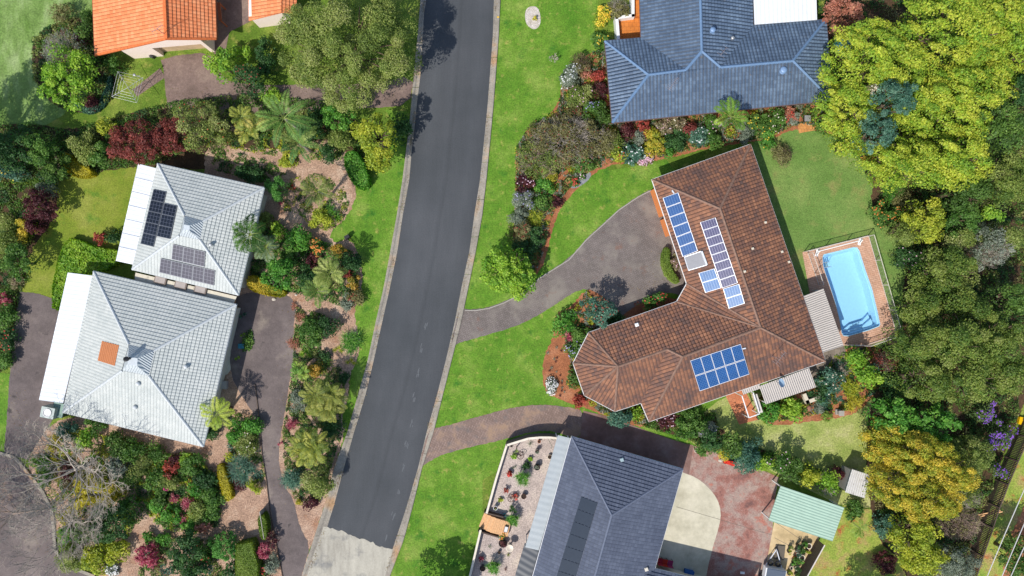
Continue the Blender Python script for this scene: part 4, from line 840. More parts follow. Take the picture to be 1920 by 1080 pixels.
def dome(kind, cx, cy, zb, zt, rx, ry, rot=0, lrk=1.0, cov=1.0, zfloor=.05, flat=.75, box=False, gaps=0.0, lk=1.0):
    d = K_[kind]; of_ = outline(); r = math.sqrt(rx*ry); lr = min(d['lr']*lrk, r*.55); lr = max(lr, .12)
    nl = max(5, int(1.9*(r/lr)**2))
    t = rng.uniform(0, 6.283, nl); rho = np.sqrt((np.arange(nl)+rng.uniform(0, 1, nl))/nl)*(1-.45*lr/r)
    if box:
        u = rng.uniform(-1, 1, nl); v = rng.uniform(-1, 1, nl); px, py = u*(rx-.3*lr), v*(ry-.3*lr); rho = np.zeros(nl)
    else: px, py = rx*rho*np.cos(t)*of_(t), ry*rho*np.sin(t)*of_(t)
    top = zb+(zt-zb)*(np.clip(1-rho**2, 0, 1)**.5*flat+(1-flat) if not box else 1)
    pz = top-lr*rng.uniform(.45, 1.1+.8*(zt-zb > 2), nl)
    if r > 1.6:   # boughs: broad swells and hollows
        ph = rng.uniform(0, 6.28, 4); k1 = 6.28/rng.uniform(2.0, 3.2); pz += .09*(zt-zb)*(np.sin(px*k1+ph[0])*np.sin(py*k1*1.1+ph[1])+.5*np.sin((px+py)*k1*1.7+ph[2]))*(1-rho*.4)
    if gaps: keep = rng.uniform(size=nl) > gaps; px, py, pz = px[keep], py[keep], pz[keep]; nl = len(px)
    lsz = lr*rng.uniform(.5, 1.35, nl); tone = rng.uniform(0, 1, nl)
    al = d['l']*d['w']*.5*lk*lk; N = int(d['cov']*cov*math.pi*rx*ry/al)
    N1 = int(N*.78); li = rng.integers(0, nl, N1); di = rng.normal(size=(N1, 3)); di /= np.linalg.norm(di, axis=1, keepdims=True)
    di[:, 2] = np.where(di[:, 2] < -.25, -di[:, 2], di[:, 2])
    rr = rng.uniform(.6, 1.08, N1)[:, None]; ds = di*rr*lsz[li][:, None]*np.array([1, 1, .8])
    st_ = d.get('st')
    if st_: # sprays of leaves all reach the same way
        ca, sa = math.cos(st_[0]-rot), math.sin(st_[0]-rot); al_ = ds[:, 0]*ca+ds[:, 1]*sa; ac = -ds[:, 0]*sa+ds[:, 1]*ca; al_ *= st_[1]; ac *= .8; ds[:, 0] = al_*ca-ac*sa; ds[:, 1] = al_*sa+ac*ca
    cen = np.stack([px[li], py[li], pz[li]], 1)+ds
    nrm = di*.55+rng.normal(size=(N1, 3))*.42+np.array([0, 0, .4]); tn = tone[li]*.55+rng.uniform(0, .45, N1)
    # inner leaves lower down, so that no bare ground shines through
    N2 = N-N1; t = rng.uniform(0, 6.283, N2); rh = np.sqrt(rng.uniform(0, 1, N2))*.9
    if box: x2, y2 = rng.uniform(-1, 1, N2)*rx*.95, rng.uniform(-1, 1, N2)*ry*.95; rh = np.zeros(N2)
    else: x2, y2 = rx*rh*np.cos(t)*of_(t), ry*rh*np.sin(t)*of_(t)
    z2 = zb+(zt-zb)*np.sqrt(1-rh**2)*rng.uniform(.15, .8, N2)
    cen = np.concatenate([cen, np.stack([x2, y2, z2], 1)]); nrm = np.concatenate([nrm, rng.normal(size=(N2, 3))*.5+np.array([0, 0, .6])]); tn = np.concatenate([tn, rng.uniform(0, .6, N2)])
    c, s = math.cos(rot), math.sin(rot); X = cen[:, 0]*c-cen[:, 1]*s+cx; Y = cen[:, 0]*s+cen[:, 1]*c+cy; Z = np.maximum(cen[:, 2], zfloor)
    cen = np.stack([X, Y, Z], 1); nx = nrm[:, 0]*c-nrm[:, 1]*s; ny = nrm[:, 0]*s+nrm[:, 1]*c; nrm = np.stack([nx, ny, nrm[:, 2]], 1)
    M = len(cen); sz = rng.uniform(.7, 1.3, M)*lk
    return cen, nrm, d['l']*sz, d['w']*sz, pick(d['p'], tn), (px, py, pz, lsz, c, s)
def trunk_mesh(mb, x, y, h, r, rx, ry, limbs=5, spread=.65, lean=0.0, z0=-.03):
    rr = random.Random(int(x*91+y*57)); top = Vector((x+lean, y+lean*.5, h*.42))
    mb.tube([(x, y, z0), (x+rr.uniform(-.1, .1)*r, y, h*.2), top], [r*1.25, r, r*.85], 7)
    for i in range(limbs):
        t = 6.283*i/limbs+rr.uniform(-.4, .4); ex, ey = math.cos(t)*rx*spread, math.sin(t)*ry*spread
        e_ = Vector((x+ex, y+ey, h*rr.uniform(.68, .85))); mid = top.lerp(e_, .5)+Vector((rr.uniform(-.2, .2)*rx*.3, rr.uniform(-.2, .2)*rx*.3, h*.05))
        mb.tube([top-Vector((0, 0, .05)), mid, e_], [r*.6, r*.42, r*.14], 5)
        for s_ in (-1, 1):
            t2 = t+s_*rr.uniform(.3, .6); f_ = mid+Vector((math.cos(t2)*rx*.35, math.sin(t2)*ry*.35, h*.14)); mb.tube([mid, mid.lerp(f_, .5)+Vector((0, 0, .1)), f_], [r*.36, r*.25, r*.08], 4)
def plant(name, cat, label, kind, x, y, r, h, ry=None, rot=0, group=None, acc=None, accn=.06, zb=None, lean=.72, bark=None, lrk=1, cov=1, accs=1.3, flat=.75, gaps=None, lk=1):
    "x, y, r in photograph pixels: where the crown is seen; h in metres"
    ry = ry or r; tree = h > 3.2; gaps = (.10 if tree else .08) if gaps is None else gaps
    zb = h*(.38 if tree else .04) if zb is None else zb; zc = zb+(h-zb)*lean; p = P(x, y, zc); s = (1-zc/H)/PPM
    rx_, ry_ = r*s, ry*s; rot = R_(rot)
    root = thing(name, label, cat, (p.x, p.y, 0), group)
    mb = MB()
    if tree: trunk_mesh(mb, p.x, p.y, h, .035*h*.9, rx_, ry_, 6)
    else:
        rr = random.Random(int(x*7+y))
        for i in range(4):
            t = 6.283*i/4+rr.uniform(-.5, .5); mb.tube([(p.x, p.y, -.02), (p.x+math.cos(t)*rx_*.2, p.y+math.sin(t)*ry_*.2, h*.3), (p.x+math.cos(t)*rx_*.45, p.y+math.sin(t)*ry_*.45, h*.62)], [.03+.01*h, .025, .01], 4)
    mb.build("trunk" if tree else "stem", bark or BARK, root, True)
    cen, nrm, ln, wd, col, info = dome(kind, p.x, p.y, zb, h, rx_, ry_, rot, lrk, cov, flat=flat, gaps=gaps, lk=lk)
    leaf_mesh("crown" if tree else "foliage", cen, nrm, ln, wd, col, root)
    if acc:
        px, py, pz, ls, c, s_ = info; n = max(6, int(accn*math.pi*rx_*ry_/.012)); li = rng.integers(0, len(px), n)
        di = rng.normal(size=(n, 3))*.6; di[:, 2] = np.abs(di[:, 2])+.3; di /= np.linalg.norm(di, axis=1, keepdims=True)
        ce_ = np.stack([px[li], py[li], pz[li]], 1)+di*ls[li][:, None]*1.05
        X = ce_[:, 0]*c-ce_[:, 1]*s_+p.x; Y = ce_[:, 0]*s_+ce_[:, 1]*c+p.y
        leaf_mesh("blossom", np.stack([X, Y, ce_[:, 2]+.03], 1), di*.4+np.array([0, 0, .7])+rng.normal(size=(n, 3))*.2, np.full(n, .13*accs), np.full(n, .11*accs), pick(ACC[acc], rng.uniform(0, 1, n), .08), root)
    return root
def hedge(name, label, kind, poly, h, acc=None, sm=1, dens=1.0, cat="hedge", kindtag=None, group=None, lumpy=.25):
    "clipped or spreading hedge over a plan outline (photograph pixels at its top)"
    poly = smooth(poly, sm) if sm else poly
    q = [P(x, y, h*.9) for x, y in poly]; xs = [p.x for p in q]; ys = [p.y for p in q]; d = K_[kind]
    A = abs(sum(q[i].x*q[(i+1) % len(q)].y-q[(i+1) % len(q)].x*q[i].y for i in range(len(q))))/2
    def inside(X, Y):
        r_ = np.zeros(len(X), bool)
        for i in range(len(q)):
            a, b = q[i], q[(i+1) % len(q)]; cnd = ((a.y > Y) != (b.y > Y)); r_ ^= cnd & (X < (b.x-a.x)*(Y-a.y)/((b.y-a.y) if abs(b.y-a.y) > 1e-9 else 1e-9)+a.x)
        return r_
    N = int(dens*d['cov']*1.15*A/(d['l']*d['w']*.5)); X = rng.uniform(min(xs), max(xs), N*3); Y = rng.uniform(min(ys), max(ys), N*3); k = inside(X, Y); X, Y = X[k][:N], Y[k][:N]
    ph = rng.uniform(0, 6.28, 6); f = np.sin(X*2.3+ph[0])*np.sin(Y*2.1+ph[1])+.6*np.sin(X*5.1+ph[2]+Y)*np.sin(Y*4.7+ph[3]-X)
    top = h*(1-lumpy/2+lumpy*.5*f/1.6); Z = np.where(rng.uniform(size=len(X)) < .7, top-rng.exponential(.06, len(X)), rng.uniform(.05, 1, len(X))*top)
    nrm = rng.normal(size=(len(X), 3))*.45+np.array([0, 0, .75])
    # sides
    sx, sy, sz, sn = [], [], [], []
    for i in range(len(q)):
        a, b = q[i], q[(i+1) % len(q)]; L_ = (b-a).length; n = int(dens*L_*h*d['cov']*1.3/(d['l']*d['w']*.5))+1; t = rng.uniform(0, 1, n)
        sx.append(a.x+(b.x-a.x)*t); sy.append(a.y+(b.y-a.y)*t); sz.append(rng.uniform(.03, 1, n)*h*.97); nn = np.array([b.y-a.y, -(b.x-a.x), .2]); sn.append(np.tile(nn/np.linalg.norm(nn), (n, 1))+rng.normal(size=(n, 3))*.4)
    cen = np.concatenate([np.stack([X, Y, Z], 1), np.stack([np.concatenate(sx)+rng.normal(size=sum(map(len, sx)))*.05, np.concatenate(sy)+rng.normal(size=sum(map(len, sy)))*.05, np.concatenate(sz)], 1)]); cen[:, 2] = np.maximum(cen[:, 2], .03)
    nrm = np.concatenate([nrm]+sn); M = len(cen); tn = rng.uniform(0, 1, M)*.6+.2+.2*np.sin(cen[:, 0]*1.7+cen[:, 1]*1.3)
    root = leaf_mesh(name, cen, nrm, d['l']*rng.uniform(.7, 1.3, M), d['w']*rng.uniform(.7, 1.3, M), pick(d['p'], tn), None)
    return tag(root, label, cat, group, kindtag)
def frond_leaves(p0, ang, L, up, droop, n, lw, ll, vee=.5, twist=0):
    "a feather frond: returns rachis points and leaflet arrays"
    t = np.linspace(0, 1, 9); d = np.array([math.cos(ang), math.sin(ang)])
    rad = L*(t-.12*t**2*droop); z = up*L*np.sin(t*1.6)*.9-droop*L*.55*t**2.2
    pts = np.stack([p0[0]+d[0]*rad, p0[1]+d[1]*rad, p0[2]+z], 1)
    tt = np.linspace(.14, .99, n); ip = np.stack([np.interp(tt, t, pts[:, k]) for k in range(3)], 1)
    dirr = np.gradient(ip, axis=0); dirr /= np.linalg.norm(dirr, axis=1, keepdims=True); side = np.array([-d[1], d[0], 0.0])
    prof = np.sin(np.clip(tt*.92+.1, 0, 1)*math.pi)**.55*ll
    C_, N_, T_, LL = [], [], [], []
    for s in (-1, 1):
        dd = side*s+dirr*.55+np.array([0, 0, -.25*vee])+rng.normal(size=(n, 3))*.07; dd /= np.linalg.norm(dd, axis=1, keepdims=True)
        C_.append(ip+dd*prof[:, None]*.5); T_.append(dd); nn = np.cross(dd, dirr)*s; nn *= np.sign(nn[:, 2:3]+1e-6); N_.append(nn+rng.normal(size=(n, 3))*.12); LL.append(prof*rng.uniform(.9, 1.08, n))
    return pts, np.concatenate(C_), np.concatenate(N_), np.concatenate(T_), np.concatenate(LL), np.full(2*n, lw)
def palm(name, label, x, y, r, h, nf=14, kind=('#3f6a24', '#6f9a38', '#a8bc58'), cat="palm tree", trunk_r=.14, droop=.75, up=.38, lw=.07, ll=.5, group=None, n=34, heads=1, start=None, trunk=BARKW, k=1.0):
    zc = h-.1; p = P(x, y, zc); R = r*(1-zc/H)/PPM; root = thing(name, label, cat, (p.x, p.y, 0), group); mbt = MB(); mbr = MB(); pl_ = pal(*kind, k=k)
    A = [[] for _ in range(5)]; TN = []
    for hd in range(heads):
        if heads > 1: an = 6.283*hd/heads; ox, oy, hh = math.cos(an)*R*.38*rng.uniform(.6, 1), math.sin(an)*R*.38*rng.uniform(.6, 1), h*rng.uniform(.6, 1)
        else: ox = oy = 0; hh = h
        mbt.tube([(p.x+ox*.3, p.y+oy*.3, -.03), (p.x+ox*.7, p.y+oy*.7, hh*.5), (p.x+ox, p.y+oy, hh)], [trunk_r*1.3, trunk_r, trunk_r*.8], 8)
        a0_ = rng.uniform(0, 6.28) if start is None else start
        for i in range(nf):
            lay = i % 3; L = R*(1.0, .92, .7)[lay]*rng.uniform(.88, 1.05)*(1 if heads == 1 else .72); an = a0_+i*2.39996+rng.uniform(-.12, .12)
            nl_ = max(8, int(L/.072)); pts, c, nn, tt, l_, w_ = frond_leaves((p.x+ox, p.y+oy, hh), an, L, up*(1, 1.35, 2.0)[lay], droop*(1, .8, .5)[lay], nl_, min(lw, .068), ll*min(1, L/1.6))
            mbr.tube(pts, [.035, .03, .03, .026, .022, .018, .014, .01, .006], 3, cap=False)
            for k_, a_ in enumerate((c, nn, tt, l_, w_)): A[k_].append(a_)
            tone = rng.uniform(.1, .9); TN.append(np.clip(np.full(len(c), tone)+rng.uniform(-.15, .15, len(c)), 0, 1))
    mbt.build("trunk", trunk, root, True)
    cen, nn, tt, l_, w_ = (np.concatenate(a_) for a_ in A); cen[:, 2] = np.maximum(cen[:, 2], .04)
    o = leaf_mesh("crown", cen, nn, l_, w_, pick(pl_, np.concatenate(TN), .1), root, tan=tt)
    mbr.build("frond_ribs", plain("frond ribs", hx('#8a9a4a', .8), .7) if "frond ribs" not in bpy.data.materials else bpy.data.materials["frond ribs"], o)
    return root
def rosette(mb_lists, x, y, z, R, n, lw, cols, up=.5, curve=.4):
    "strap leaves radiating from a point, three faces per leaf"
    for i in range(n):
        an = i*2.39996+rng.uniform(-.2, .2); f = (i+.5)/n; L = R*rng.uniform(.8, 1.05); el = up+(1-f)*1.0
        d = np.array([math.cos(an), math.sin(an)]); tone = rng.uniform(0, 1); prev = np.array([x, y, z]); segs = 3
        for s in range(segs):
            e_ = el-curve*s; st = L/segs; nx = prev+np.array([d[0]*math.cos(e_)*st, d[1]*math.cos(e_)*st, math.sin(e_)*st]); nx[2] = max(nx[2], .03)
            m = (prev+nx)/2; t = nx-prev; sd = np.array([-d[1], d[0], 0]); nn = np.cross(t, sd); nn = nn if nn[2] > 0 else -nn
            mb_lists[0].append(m); mb_lists[1].append(nn); mb_lists[2].append(t); mb_lists[3].append(np.linalg.norm(t)*1.5); mb_lists[4].append(lw*(1.0, .95, .6)[s]); mb_lists[5].append(pick(cols, np.array([tone]), .08)[0]); prev = nx
def strap_plant(name, label, x, y, r, h, kind, nros=1, n=26, lw=.07, cat="plant", group=None, up=.45, curve=.4, stemh=0, acc=None, z0=.06):
    p = P(x, y, stemh+h*.4); R = r*(1-(stemh+h*.4)/H)/PPM; root = thing(name, label, cat, (p.x, p.y, 0), group); ls = [[] for _ in range(6)]; mb = MB()
    rr_ = R if nros == 1 else R*.5
    for i in range(nros):
        if nros == 1: ox = oy = 0; hz_ = stemh
        else:
            q_ = math.sqrt((i+.5)/nros)*R*.68; a = i*2.39996+1; ox, oy = math.cos(a)*q_, math.sin(a)*q_; hz_ = stemh*rng.uniform(.5, 1) + (h*.5*(1-q_/R) if nros > 3 else 0)
        rosette(ls, p.x+ox, p.y+oy, z0+hz_, rr_*1.15, n, lw, K_[kind]['p'] if isinstance(kind, str) else kind, up, curve)
        mb.tube([(p.x+ox*.5, p.y+oy*.5, -.02), (p.x+ox, p.y+oy, z0+hz_+.05)], [.06, .04], 5)
    mb.build("stem", BARK, root)
    leaf_mesh("leaves", np.array(ls[0]), np.array(ls[1])+1e-6, np.array(ls[3]), np.array(ls[4]), np.array(ls[5]), root, tan=np.array(ls[2]))
    return root
def bare_tree(name, label, x, y, r, h, mat=BARKW, seed=1, depth=5, r0=.16, cat="bare tree", trunkless=False, limbs=6, group=None, low=.3, lean=(0, 0), squash=1.0):
    "leafless tree: x, y = foot of the trunk"
    rr = random.Random(seed); p = P(x, y, 0); R = r*(1-h*.6/H)/PPM; root = thing(name, label, cat, (p.x, p.y, 0), group)
    mt = MB(); mbb = MB(); fork = p+Vector((lean[0]*.3, lean[1]*.3, h*low)); mt.tube([p-Vector((0, 0, .03)), p.lerp(fork, .5)+Vector((.05, 0, 0)), fork], [r0*1.3, r0*1.05, r0], 8)
    def grow(a, d, L, rad, dep):
        n = 3; pts = [a]; c = a; dd = d.copy()
        for i in range(n):
            dd = (dd+Vector((rr.uniform(-.3, .3), rr.uniform(-.3, .3), rr.uniform(-.12, .22)))).normalized(); c = c+dd*L/n; c.z = max(c.z, .25); pts.append(c)
        mbb.tube(pts, [rad*(1-.45*i/n) for i in range(n+1)], 5 if dep > 2 else 3, cap=False)
        if dep <= 0: return
        k = 2 if dep > 4 else 3
        for j in range(k):
            s = pts[-1] if j < 2 else pts[-2]; t = rr.uniform(.35, .8)*(1 if j % 2 else -1); nd = Vector((dd.x*math.cos(t)-dd.y*math.sin(t), dd.x*math.sin(t)+dd.y*math.cos(t), dd.z*.6+rr.uniform(-.05, .3))).normalized()
            grow(s, nd, L*rr.uniform(.62, .82), max(rad*.66, .014), dep-1)
    for i in range(limbs):
        t = 6.283*i/limbs+rr.uniform(-.35, .35); d = Vector((math.cos(t)*1.0+lean[0]*.12, math.sin(t)*squash+lean[1]*.12, .55)).normalized(); grow(fork-Vector((0, 0, rr.uniform(0, .9))), d, R*.30*rr.uniform(.65, 1.25), r0*rr.uniform(.4, .6), depth)
    mt.build("trunk", mat, root, True); mbb.build("branches", mat, root)
    return root
def twiggy(label, x, y, r, h, kind='olivebrown', cov=.35, acc=None, ry=None, mat=BARKW, name="twiggy_shrub", group=None, seed=3, dens=60, accn=.05, cat="shrub"):
    "half bare shrub: a dense mesh of twigs with thin foliage"
    ry = ry or r; p = P(x, y, h*.7); s = (1-h*.7/H)/PPM; rx_, ry_ = r*s, ry*s; root = thing(name, label, cat, (p.x, p.y, 0), group); rr = random.Random(seed); mb = MB()
    for i in range(int(dens*rx_*ry_/2)+30):
        t = rr.uniform(0, 6.283); q_ = math.sqrt(rr.random()); b = Vector((p.x+math.cos(t)*q_*rx_*.25, p.y+math.sin(t)*q_*ry_*.25, rr.uniform(0, .3)*h if i > 12 else 0))
        e_ = Vector((p.x+math.cos(t)*q_*rx_, p.y+math.sin(t)*q_*ry_, h*math.sqrt(max(.05, 1-q_*q_*.8))*rr.uniform(.8, 1.05)))
        if i > 12: b = b.lerp(e_, rr.uniform(.3, .6))
        m = b.lerp(e_, .55)+Vector((rr.uniform(-.15, .15), rr.uniform(-.15, .15), .1)); mb.tube([b, m, e_], [.03 if i < 12 else .016, .014, .006], 3, cap=False)
        for _ in range(3):
            f_ = m.lerp(e_, rr.random()); g_ = f_+Vector((rr.uniform(-.4, .4), rr.uniform(-.4, .4), rr.uniform(0, .3))); mb.tube([f_, g_], [.009, .004], 3, cap=False)
    mb.build("branches", mat, root)
    cen, nrm, ln, wd, col, info = dome(kind, p.x, p.y, h*.05, h, rx_, ry_, 0, 1, cov); leaf_mesh("foliage", cen, nrm, ln, wd, col, root)
    if acc:
        n = int(accn*math.pi*rx_*ry_/.01); i = rng.integers(0, len(cen), n); leaf_mesh("blossom", cen[i]+np.array([0, 0, .1]), nrm[i]+np.array([0, 0, .6]), np.full(n, .14), np.full(n, .12), pick(ACC[acc], rng.uniform(0, 1, n), .1), root)
    return root
# ================================================================ PLANTS, one line each
T, S = "tree", "shrub"
def tr_(label, kind, x, y, r, h, **k): return plant(k.pop('name', 'tree'), T, label, kind, x, y, r, h, **k)
def sh(label, kind, x, y, r, h, **k): return plant(k.pop('name', 'shrub'), k.pop('cat', S), label, kind, x, y, r, h, **k)
# --- top left
tr_("bright lime tree with a dense crown left of the orange roofed house", 'lime', 118, 140, 52, 4.5, ry=62, rot=-20)
twiggy("grey leafless bush poking out behind the bright lime tree", 112, 92, 42, 3.6, 'grey', .12, seed=5, name="bare_shrub")
sh("dark olive shrub squeezed against the left wall of the orange roofed house", 'deep', 158, 45, 17, 2.5, ry=30)
sh("small purplish bush at the left corner of the orange roofed house", 'burgundy', 152, 72, 14, 1.6)
sh("thin olive bush at the edge of the rough mown grass", 'olivebrown', 118, 30, 26, 1.8, cov=.5)
sh("rounded green shrub under the pale gable wall", 'green', 213, 121, 20, 1.8, ry=16)
hedge("ground_cover_strip", "curved strip of blue green ground cover round the lime tree bed", 'teal', [(205, 140), (210, 150), (206, 178), (190, 205), (165, 215), (140, 200), (128, 195), (135, 188), (165, 205), (183, 195), (198, 170)], .35, cat="ground cover")
sh("small dark red leaved bush in the bed below the lime tree", 'burgundy', 172, 195, 14, .9)
tr_("lime green tree at the right end of the garage wall", 'lime', 412, 118, 26, 3.8, ry=36, name="tree")
sh("lime green bush spreading right of the garage wall tree", 'lime', 444, 98, 20, 2.8)
tr_("dark green rounded tree with red tips beside the brown driveway", 'dark', 462, 148, 33, 3.6, acc='rust', accn=.05, name="tree")
sh("dark shrub in the shade beside the orange roofed garage", 'dark', 497, 108, 20, 2.4, ry=40)
tr_("very large olive green tree overhanging the street from the west", 'olive', 645, 78, 138, 9.0, ry=112, lrk=1.15)
tr_("leafy green tree just below the very large olive tree", 'bright', 628, 212, 34, 4.6, ry=30)
sh("dull olive shrub between the green tree and the golden green tree", 'olive', 636, 256, 27, 2.8, ry=20)
sh("dark green bush below the dull olive shrub", 'dark', 612, 288, 21, 2.0, ry=19)
tr_("golden green tree nearest the west kerb", 'yellowgreen', 700, 250, 42, 7.4, ry=42)
tr_("lower golden green crown beside the street hedge", 'yellowgreen', 706, 296, 30, 4.6, ry=24)
sh("dark green shrub between the golden green tree and the west kerb", 'dark', 748, 238, 20, 1.6, ry=36)
hedge("hedge", "bright green oblong hedge between mulch and the west verge", 'bright', [(645, 288), (665, 282), (678, 300), (694, 340), (684, 354), (668, 350), (650, 322)], 1.3)
tr_("dark red leaved tree at the top of the west back lawn", 'red', 246, 262, 58, 4.0, ry=42, lean=.8)
tr_("smaller dark red tree between the large red tree and the bottlebrush", 'red', 312, 248, 38, 3.6, ry=36)
twiggy("feathery bottlebrush with red flower tips above the upper grey house", 372, 236, 55, 4.2, 'olive', .8, acc='redf', ry=50, seed=8, mat=BARK, name="bottlebrush_tree", cat=T, accn=.03)
palm("broad_leaved_palm", "low broad leaved palm clump left of the large feather palm", 460, 232, 42, 2.6, nf=9, kind=('#5a7a20', '#a0a838', '#d0c060'), cat="palm", trunk_r=.08, heads=3, lw=.10, ll=.5, n=24)
palm("palm_tree", "large feather palm above the mulch garden, biggest in its bed", 533, 222, 70, 5.6, nf=11, lw=.055, ll=.5, n=46, up=.3, kind=('#345f24', '#76a040', '#b4c464'))
palm("palm_tree", "second feather palm overlapping the largest one from below", 560, 268, 52, 4.2, nf=10, lw=.055, ll=.42, n=40, kind=('#2f5c2c', '#5f8e3c', '#b0bc60'))
sh("pale green shrub above the largest feather palm", 'lime', 512, 178, 24, 1.6, ry=14)
sh("dark shrub behind the trunk of the largest palm", 'dark', 580, 232, 30, 2.4)
sh("yellow green shrub under the fronds of the second feather palm", 'yellowgreen', 540, 302, 20, 1.0, ry=12)
# --- left middle
tr_("dark tree in the far west corner, left of the round green one", 'dark', 18, 272, 40, 4.5, ry=44)
tr_("round mid green tree in the west thicket", 'green', 64, 274, 32, 4.2)
tr_("deep green tree overlapping the round one from below", 'deep', 92, 308, 32, 3.3, ry=32)
sh("pale greenish pink shrub above the yellow hedge", 'olive', 150, 272, 28, 2.6, ry=30)
hedge("shrub", "vivid yellow bush at the top edge of the west back lawn", 'yellow', [(117, 288), (128, 290), (145, 308), (172, 320), (168, 330), (140, 332), (124, 318)], 1.1, cat="shrub")
sh("leafy green shrub between the yellow bush and the red tree", 'green', 186, 290, 24, 2.0, ry=26)
sh("yellow green bush tucked above the large dark red tree", 'yellowgreen', 198, 236, 18, 1.8, ry=15)
sh("blue grey rounded bush on the west lawn edge", 'grey', 84, 352, 18, 1.8)
sh("dark green bush right above the blue grey one", 'dark', 84, 330, 24, 2.2, ry=18)
tr_("dark purple leaved tree beside the west back lawn", 'burgundy', 70, 384, 33, 3.3, ry=32)
sh("dark purple bush below the purple tree", 'burgundy', 62, 418, 24, 1.8)
sh("olive yellow bush on the purple bed, upper of two", 'gold', 45, 424, 18, 1.6)
sh("olive yellow bush on the purple bed, lower of two", 'gold', 38, 447, 18, 1.5, ry=12)
tr_("light green tree at the left edge above the west driveway", 'green', 24, 492, 32, 3.6, ry=36)
sh("olive green bush at the left edge below the purple bed", 'olive', 8, 445, 26, 2.4, ry=40)
sh("green bush with lime tips at the left edge of the thicket", 'teal', 16, 322, 26, 2.2, acc='yellowf', accn=.04, ry=18)
sh("crimson leaved cordyline bush at the left edge of the west driveway", 'crimson', 6, 562, 13, 1.2)
sh("green bush under the crimson cordyline on the left edge", 'green', 8, 592, 20, 1.6, ry=22)
sh("red flecked green bush half way down the west driveway", 'dark', 10, 632, 20, 1.5, acc='redf', accn=.12)
sh("small green bush lowest beside the west driveway", 'green', 6, 670, 16, 1.4, ry=20)
sh("pinkish bush at the corner of the west driveway and lawn", 'pinkish', 28, 530, 14, .9)
hedge("hedge", "broad yellow green ground hugging hedge above the white verandah roof", 'lime', [(125, 447), (150, 452), (190, 468), (228, 470), (225, 492), (180, 512), (128, 514), (112, 582), (96, 575), (104, 505)], .8)
sh("round orange red ball bush on the yellow green hedge edge", 'scarlet', 186, 446, 13, 1.4, lrk=.7)
sh("round dark green ball bush next to the orange red one", 'dark', 211, 442, 15, 1.5)
# --- street garden right of the upper grey house
palm("palm_tree", "palm leaning over the right edge of the upper grey house roof", 470, 440, 44, 5.2, nf=13, kind=('#1f400e', '#366014', '#5f8c1c'), trunk_r=.15, droop=.9, lw=.09, ll=.7, n=38)
palm("palm_tree", "grey green palm just right of the one over the roof", 500, 462, 34, 3.2, nf=12, kind=('#3f5a34', '#6a8458', '#98a878'), trunk_r=.12, lw=.07, ll=.45)
sh("round clipped bush at the upper right corner of the upper grey house", 'clipped', 517, 353, 22, 2.0)
strap_plant("croton_plant", "red and orange croton beside the round clipped bush", 545, 350, 10, .8, 'scarlet', 3, 14)
strap_plant("cordyline_plant", "small crimson plant below the round clipped bush", 530, 380, 8, .5, 'crimson', 2, 14)
palm("palm_tree", "olive palm standing in the middle of the mulch garden", 596, 358, 40, 4.2, nf=12, kind=('#3f5224', '#6a7a34', '#98a04c'), trunk_r=.12, lw=.06, ll=.45)
sh("dark shrub in the shade above the upper grey house", 'dark', 468, 322, 30, 1.6, ry=18)
sh("strappy yellow green bush at the bend of the west verge", 'yellowgreen', 606, 412, 28, 1.6, ry=20)
strap_plant("strap_leaf_plant", "tall strap leaved clump on the yellow green bush", 622, 402, 24, 1.6, 'bright', 5, 22, .07)
for x, y, l in ((498, 410, "thin green shrub in the bed between house wall and gravel path"), (520, 430, "small lime shrub at the foot of the gravel path")): sh(l, 'olive' if x < 500 else 'lime', x, y, 15, 1.0)
sh("big leafy green shrub right of the two palms", 'bright', 556, 450, 26, 2.2)
sh("orange topped croton at the centre of the street garden", 'green', 594, 464, 15, 1.3, acc='orangef', accn=.5)
sh("orange yellow croton nearest the palm shadow on the verge", 'orange', 634, 470, 15, 1.3)
sh("dark green shrub below the orange yellow croton", 'dark', 655, 492, 24, 1.8)
sh("dark maroon shrub in the centre of the street garden", 'burgundy', 583, 488, 15, 1.4)
sh("glossy green shrub left of the dark maroon one", 'green', 548, 482, 22, 1.8)
tr_("lush green tree in front of the asphalt drive head", 'bright', 518, 515, 30, 3.4, ry=36)
sh("dark green filler shrub right of the lush green tree", 'dark', 572, 520, 24, 2.0)
hedge("hedge", "low orange tipped hedge at the head of the asphalt drive", 'gold', [(463, 520), (480, 518), (500, 535), (535, 545), (530, 556), (500, 553), (466, 542)], .9)
palm("palm_tree", "feather palm in the street garden beside the red croton", 620, 510, 42, 3.8, nf=11, lw=.07, ll=.5, kind=('#4a6a28', '#88983c', '#b8c068'))
palm("palm_tree", "feather palm just above the drive bend", 597, 545, 38, 3.2, nf=10, lw=.07, ll=.5, kind=('#3f6a28', '#708c34', '#a0b050'))
sh("bright red croton next to the feather palm", 'scarlet', 649, 509, 13, 1.2)
sh("yellow spotted croton at the verge side of the street garden", 'orange', 660, 530, 14, 1.2)
sh("olive and rust hedge like shrub at the verge corner", 'olivebrown', 662, 556, 20, 1.2, acc='rust')
sh("small silver grey bush above the mulch path", 'grey', 650, 566, 15, .9)
strap_plant("bromeliad_plant", "coral red bromeliads at the drive edge, upper of three patches", 552, 574, 9, .4, 'coral', 5, 12)
strap_plant("bromeliad_plant", "coral red bromeliads at the drive edge, middle patch", 563, 594, 11, .4, 'coral', 7, 12)
strap_plant("bromeliad_plant", "pale pink bromeliads at the drive edge, lowest patch", 550, 644, 14, .45, 'coral', 8, 12)
sh("dense green shrub bulging towards the asphalt drive", 'green', 578, 620, 25, 2.2, ry=34)
sh("dark shaded shrub right of the dense green one", 'dark', 612, 616, 22, 1.7)
strap_plant("strap_leaf_plant", "rounded clump of strappy green leaves beside the west verge", 658, 642, 26, 1.1, 'bright', 14, 20, .07)
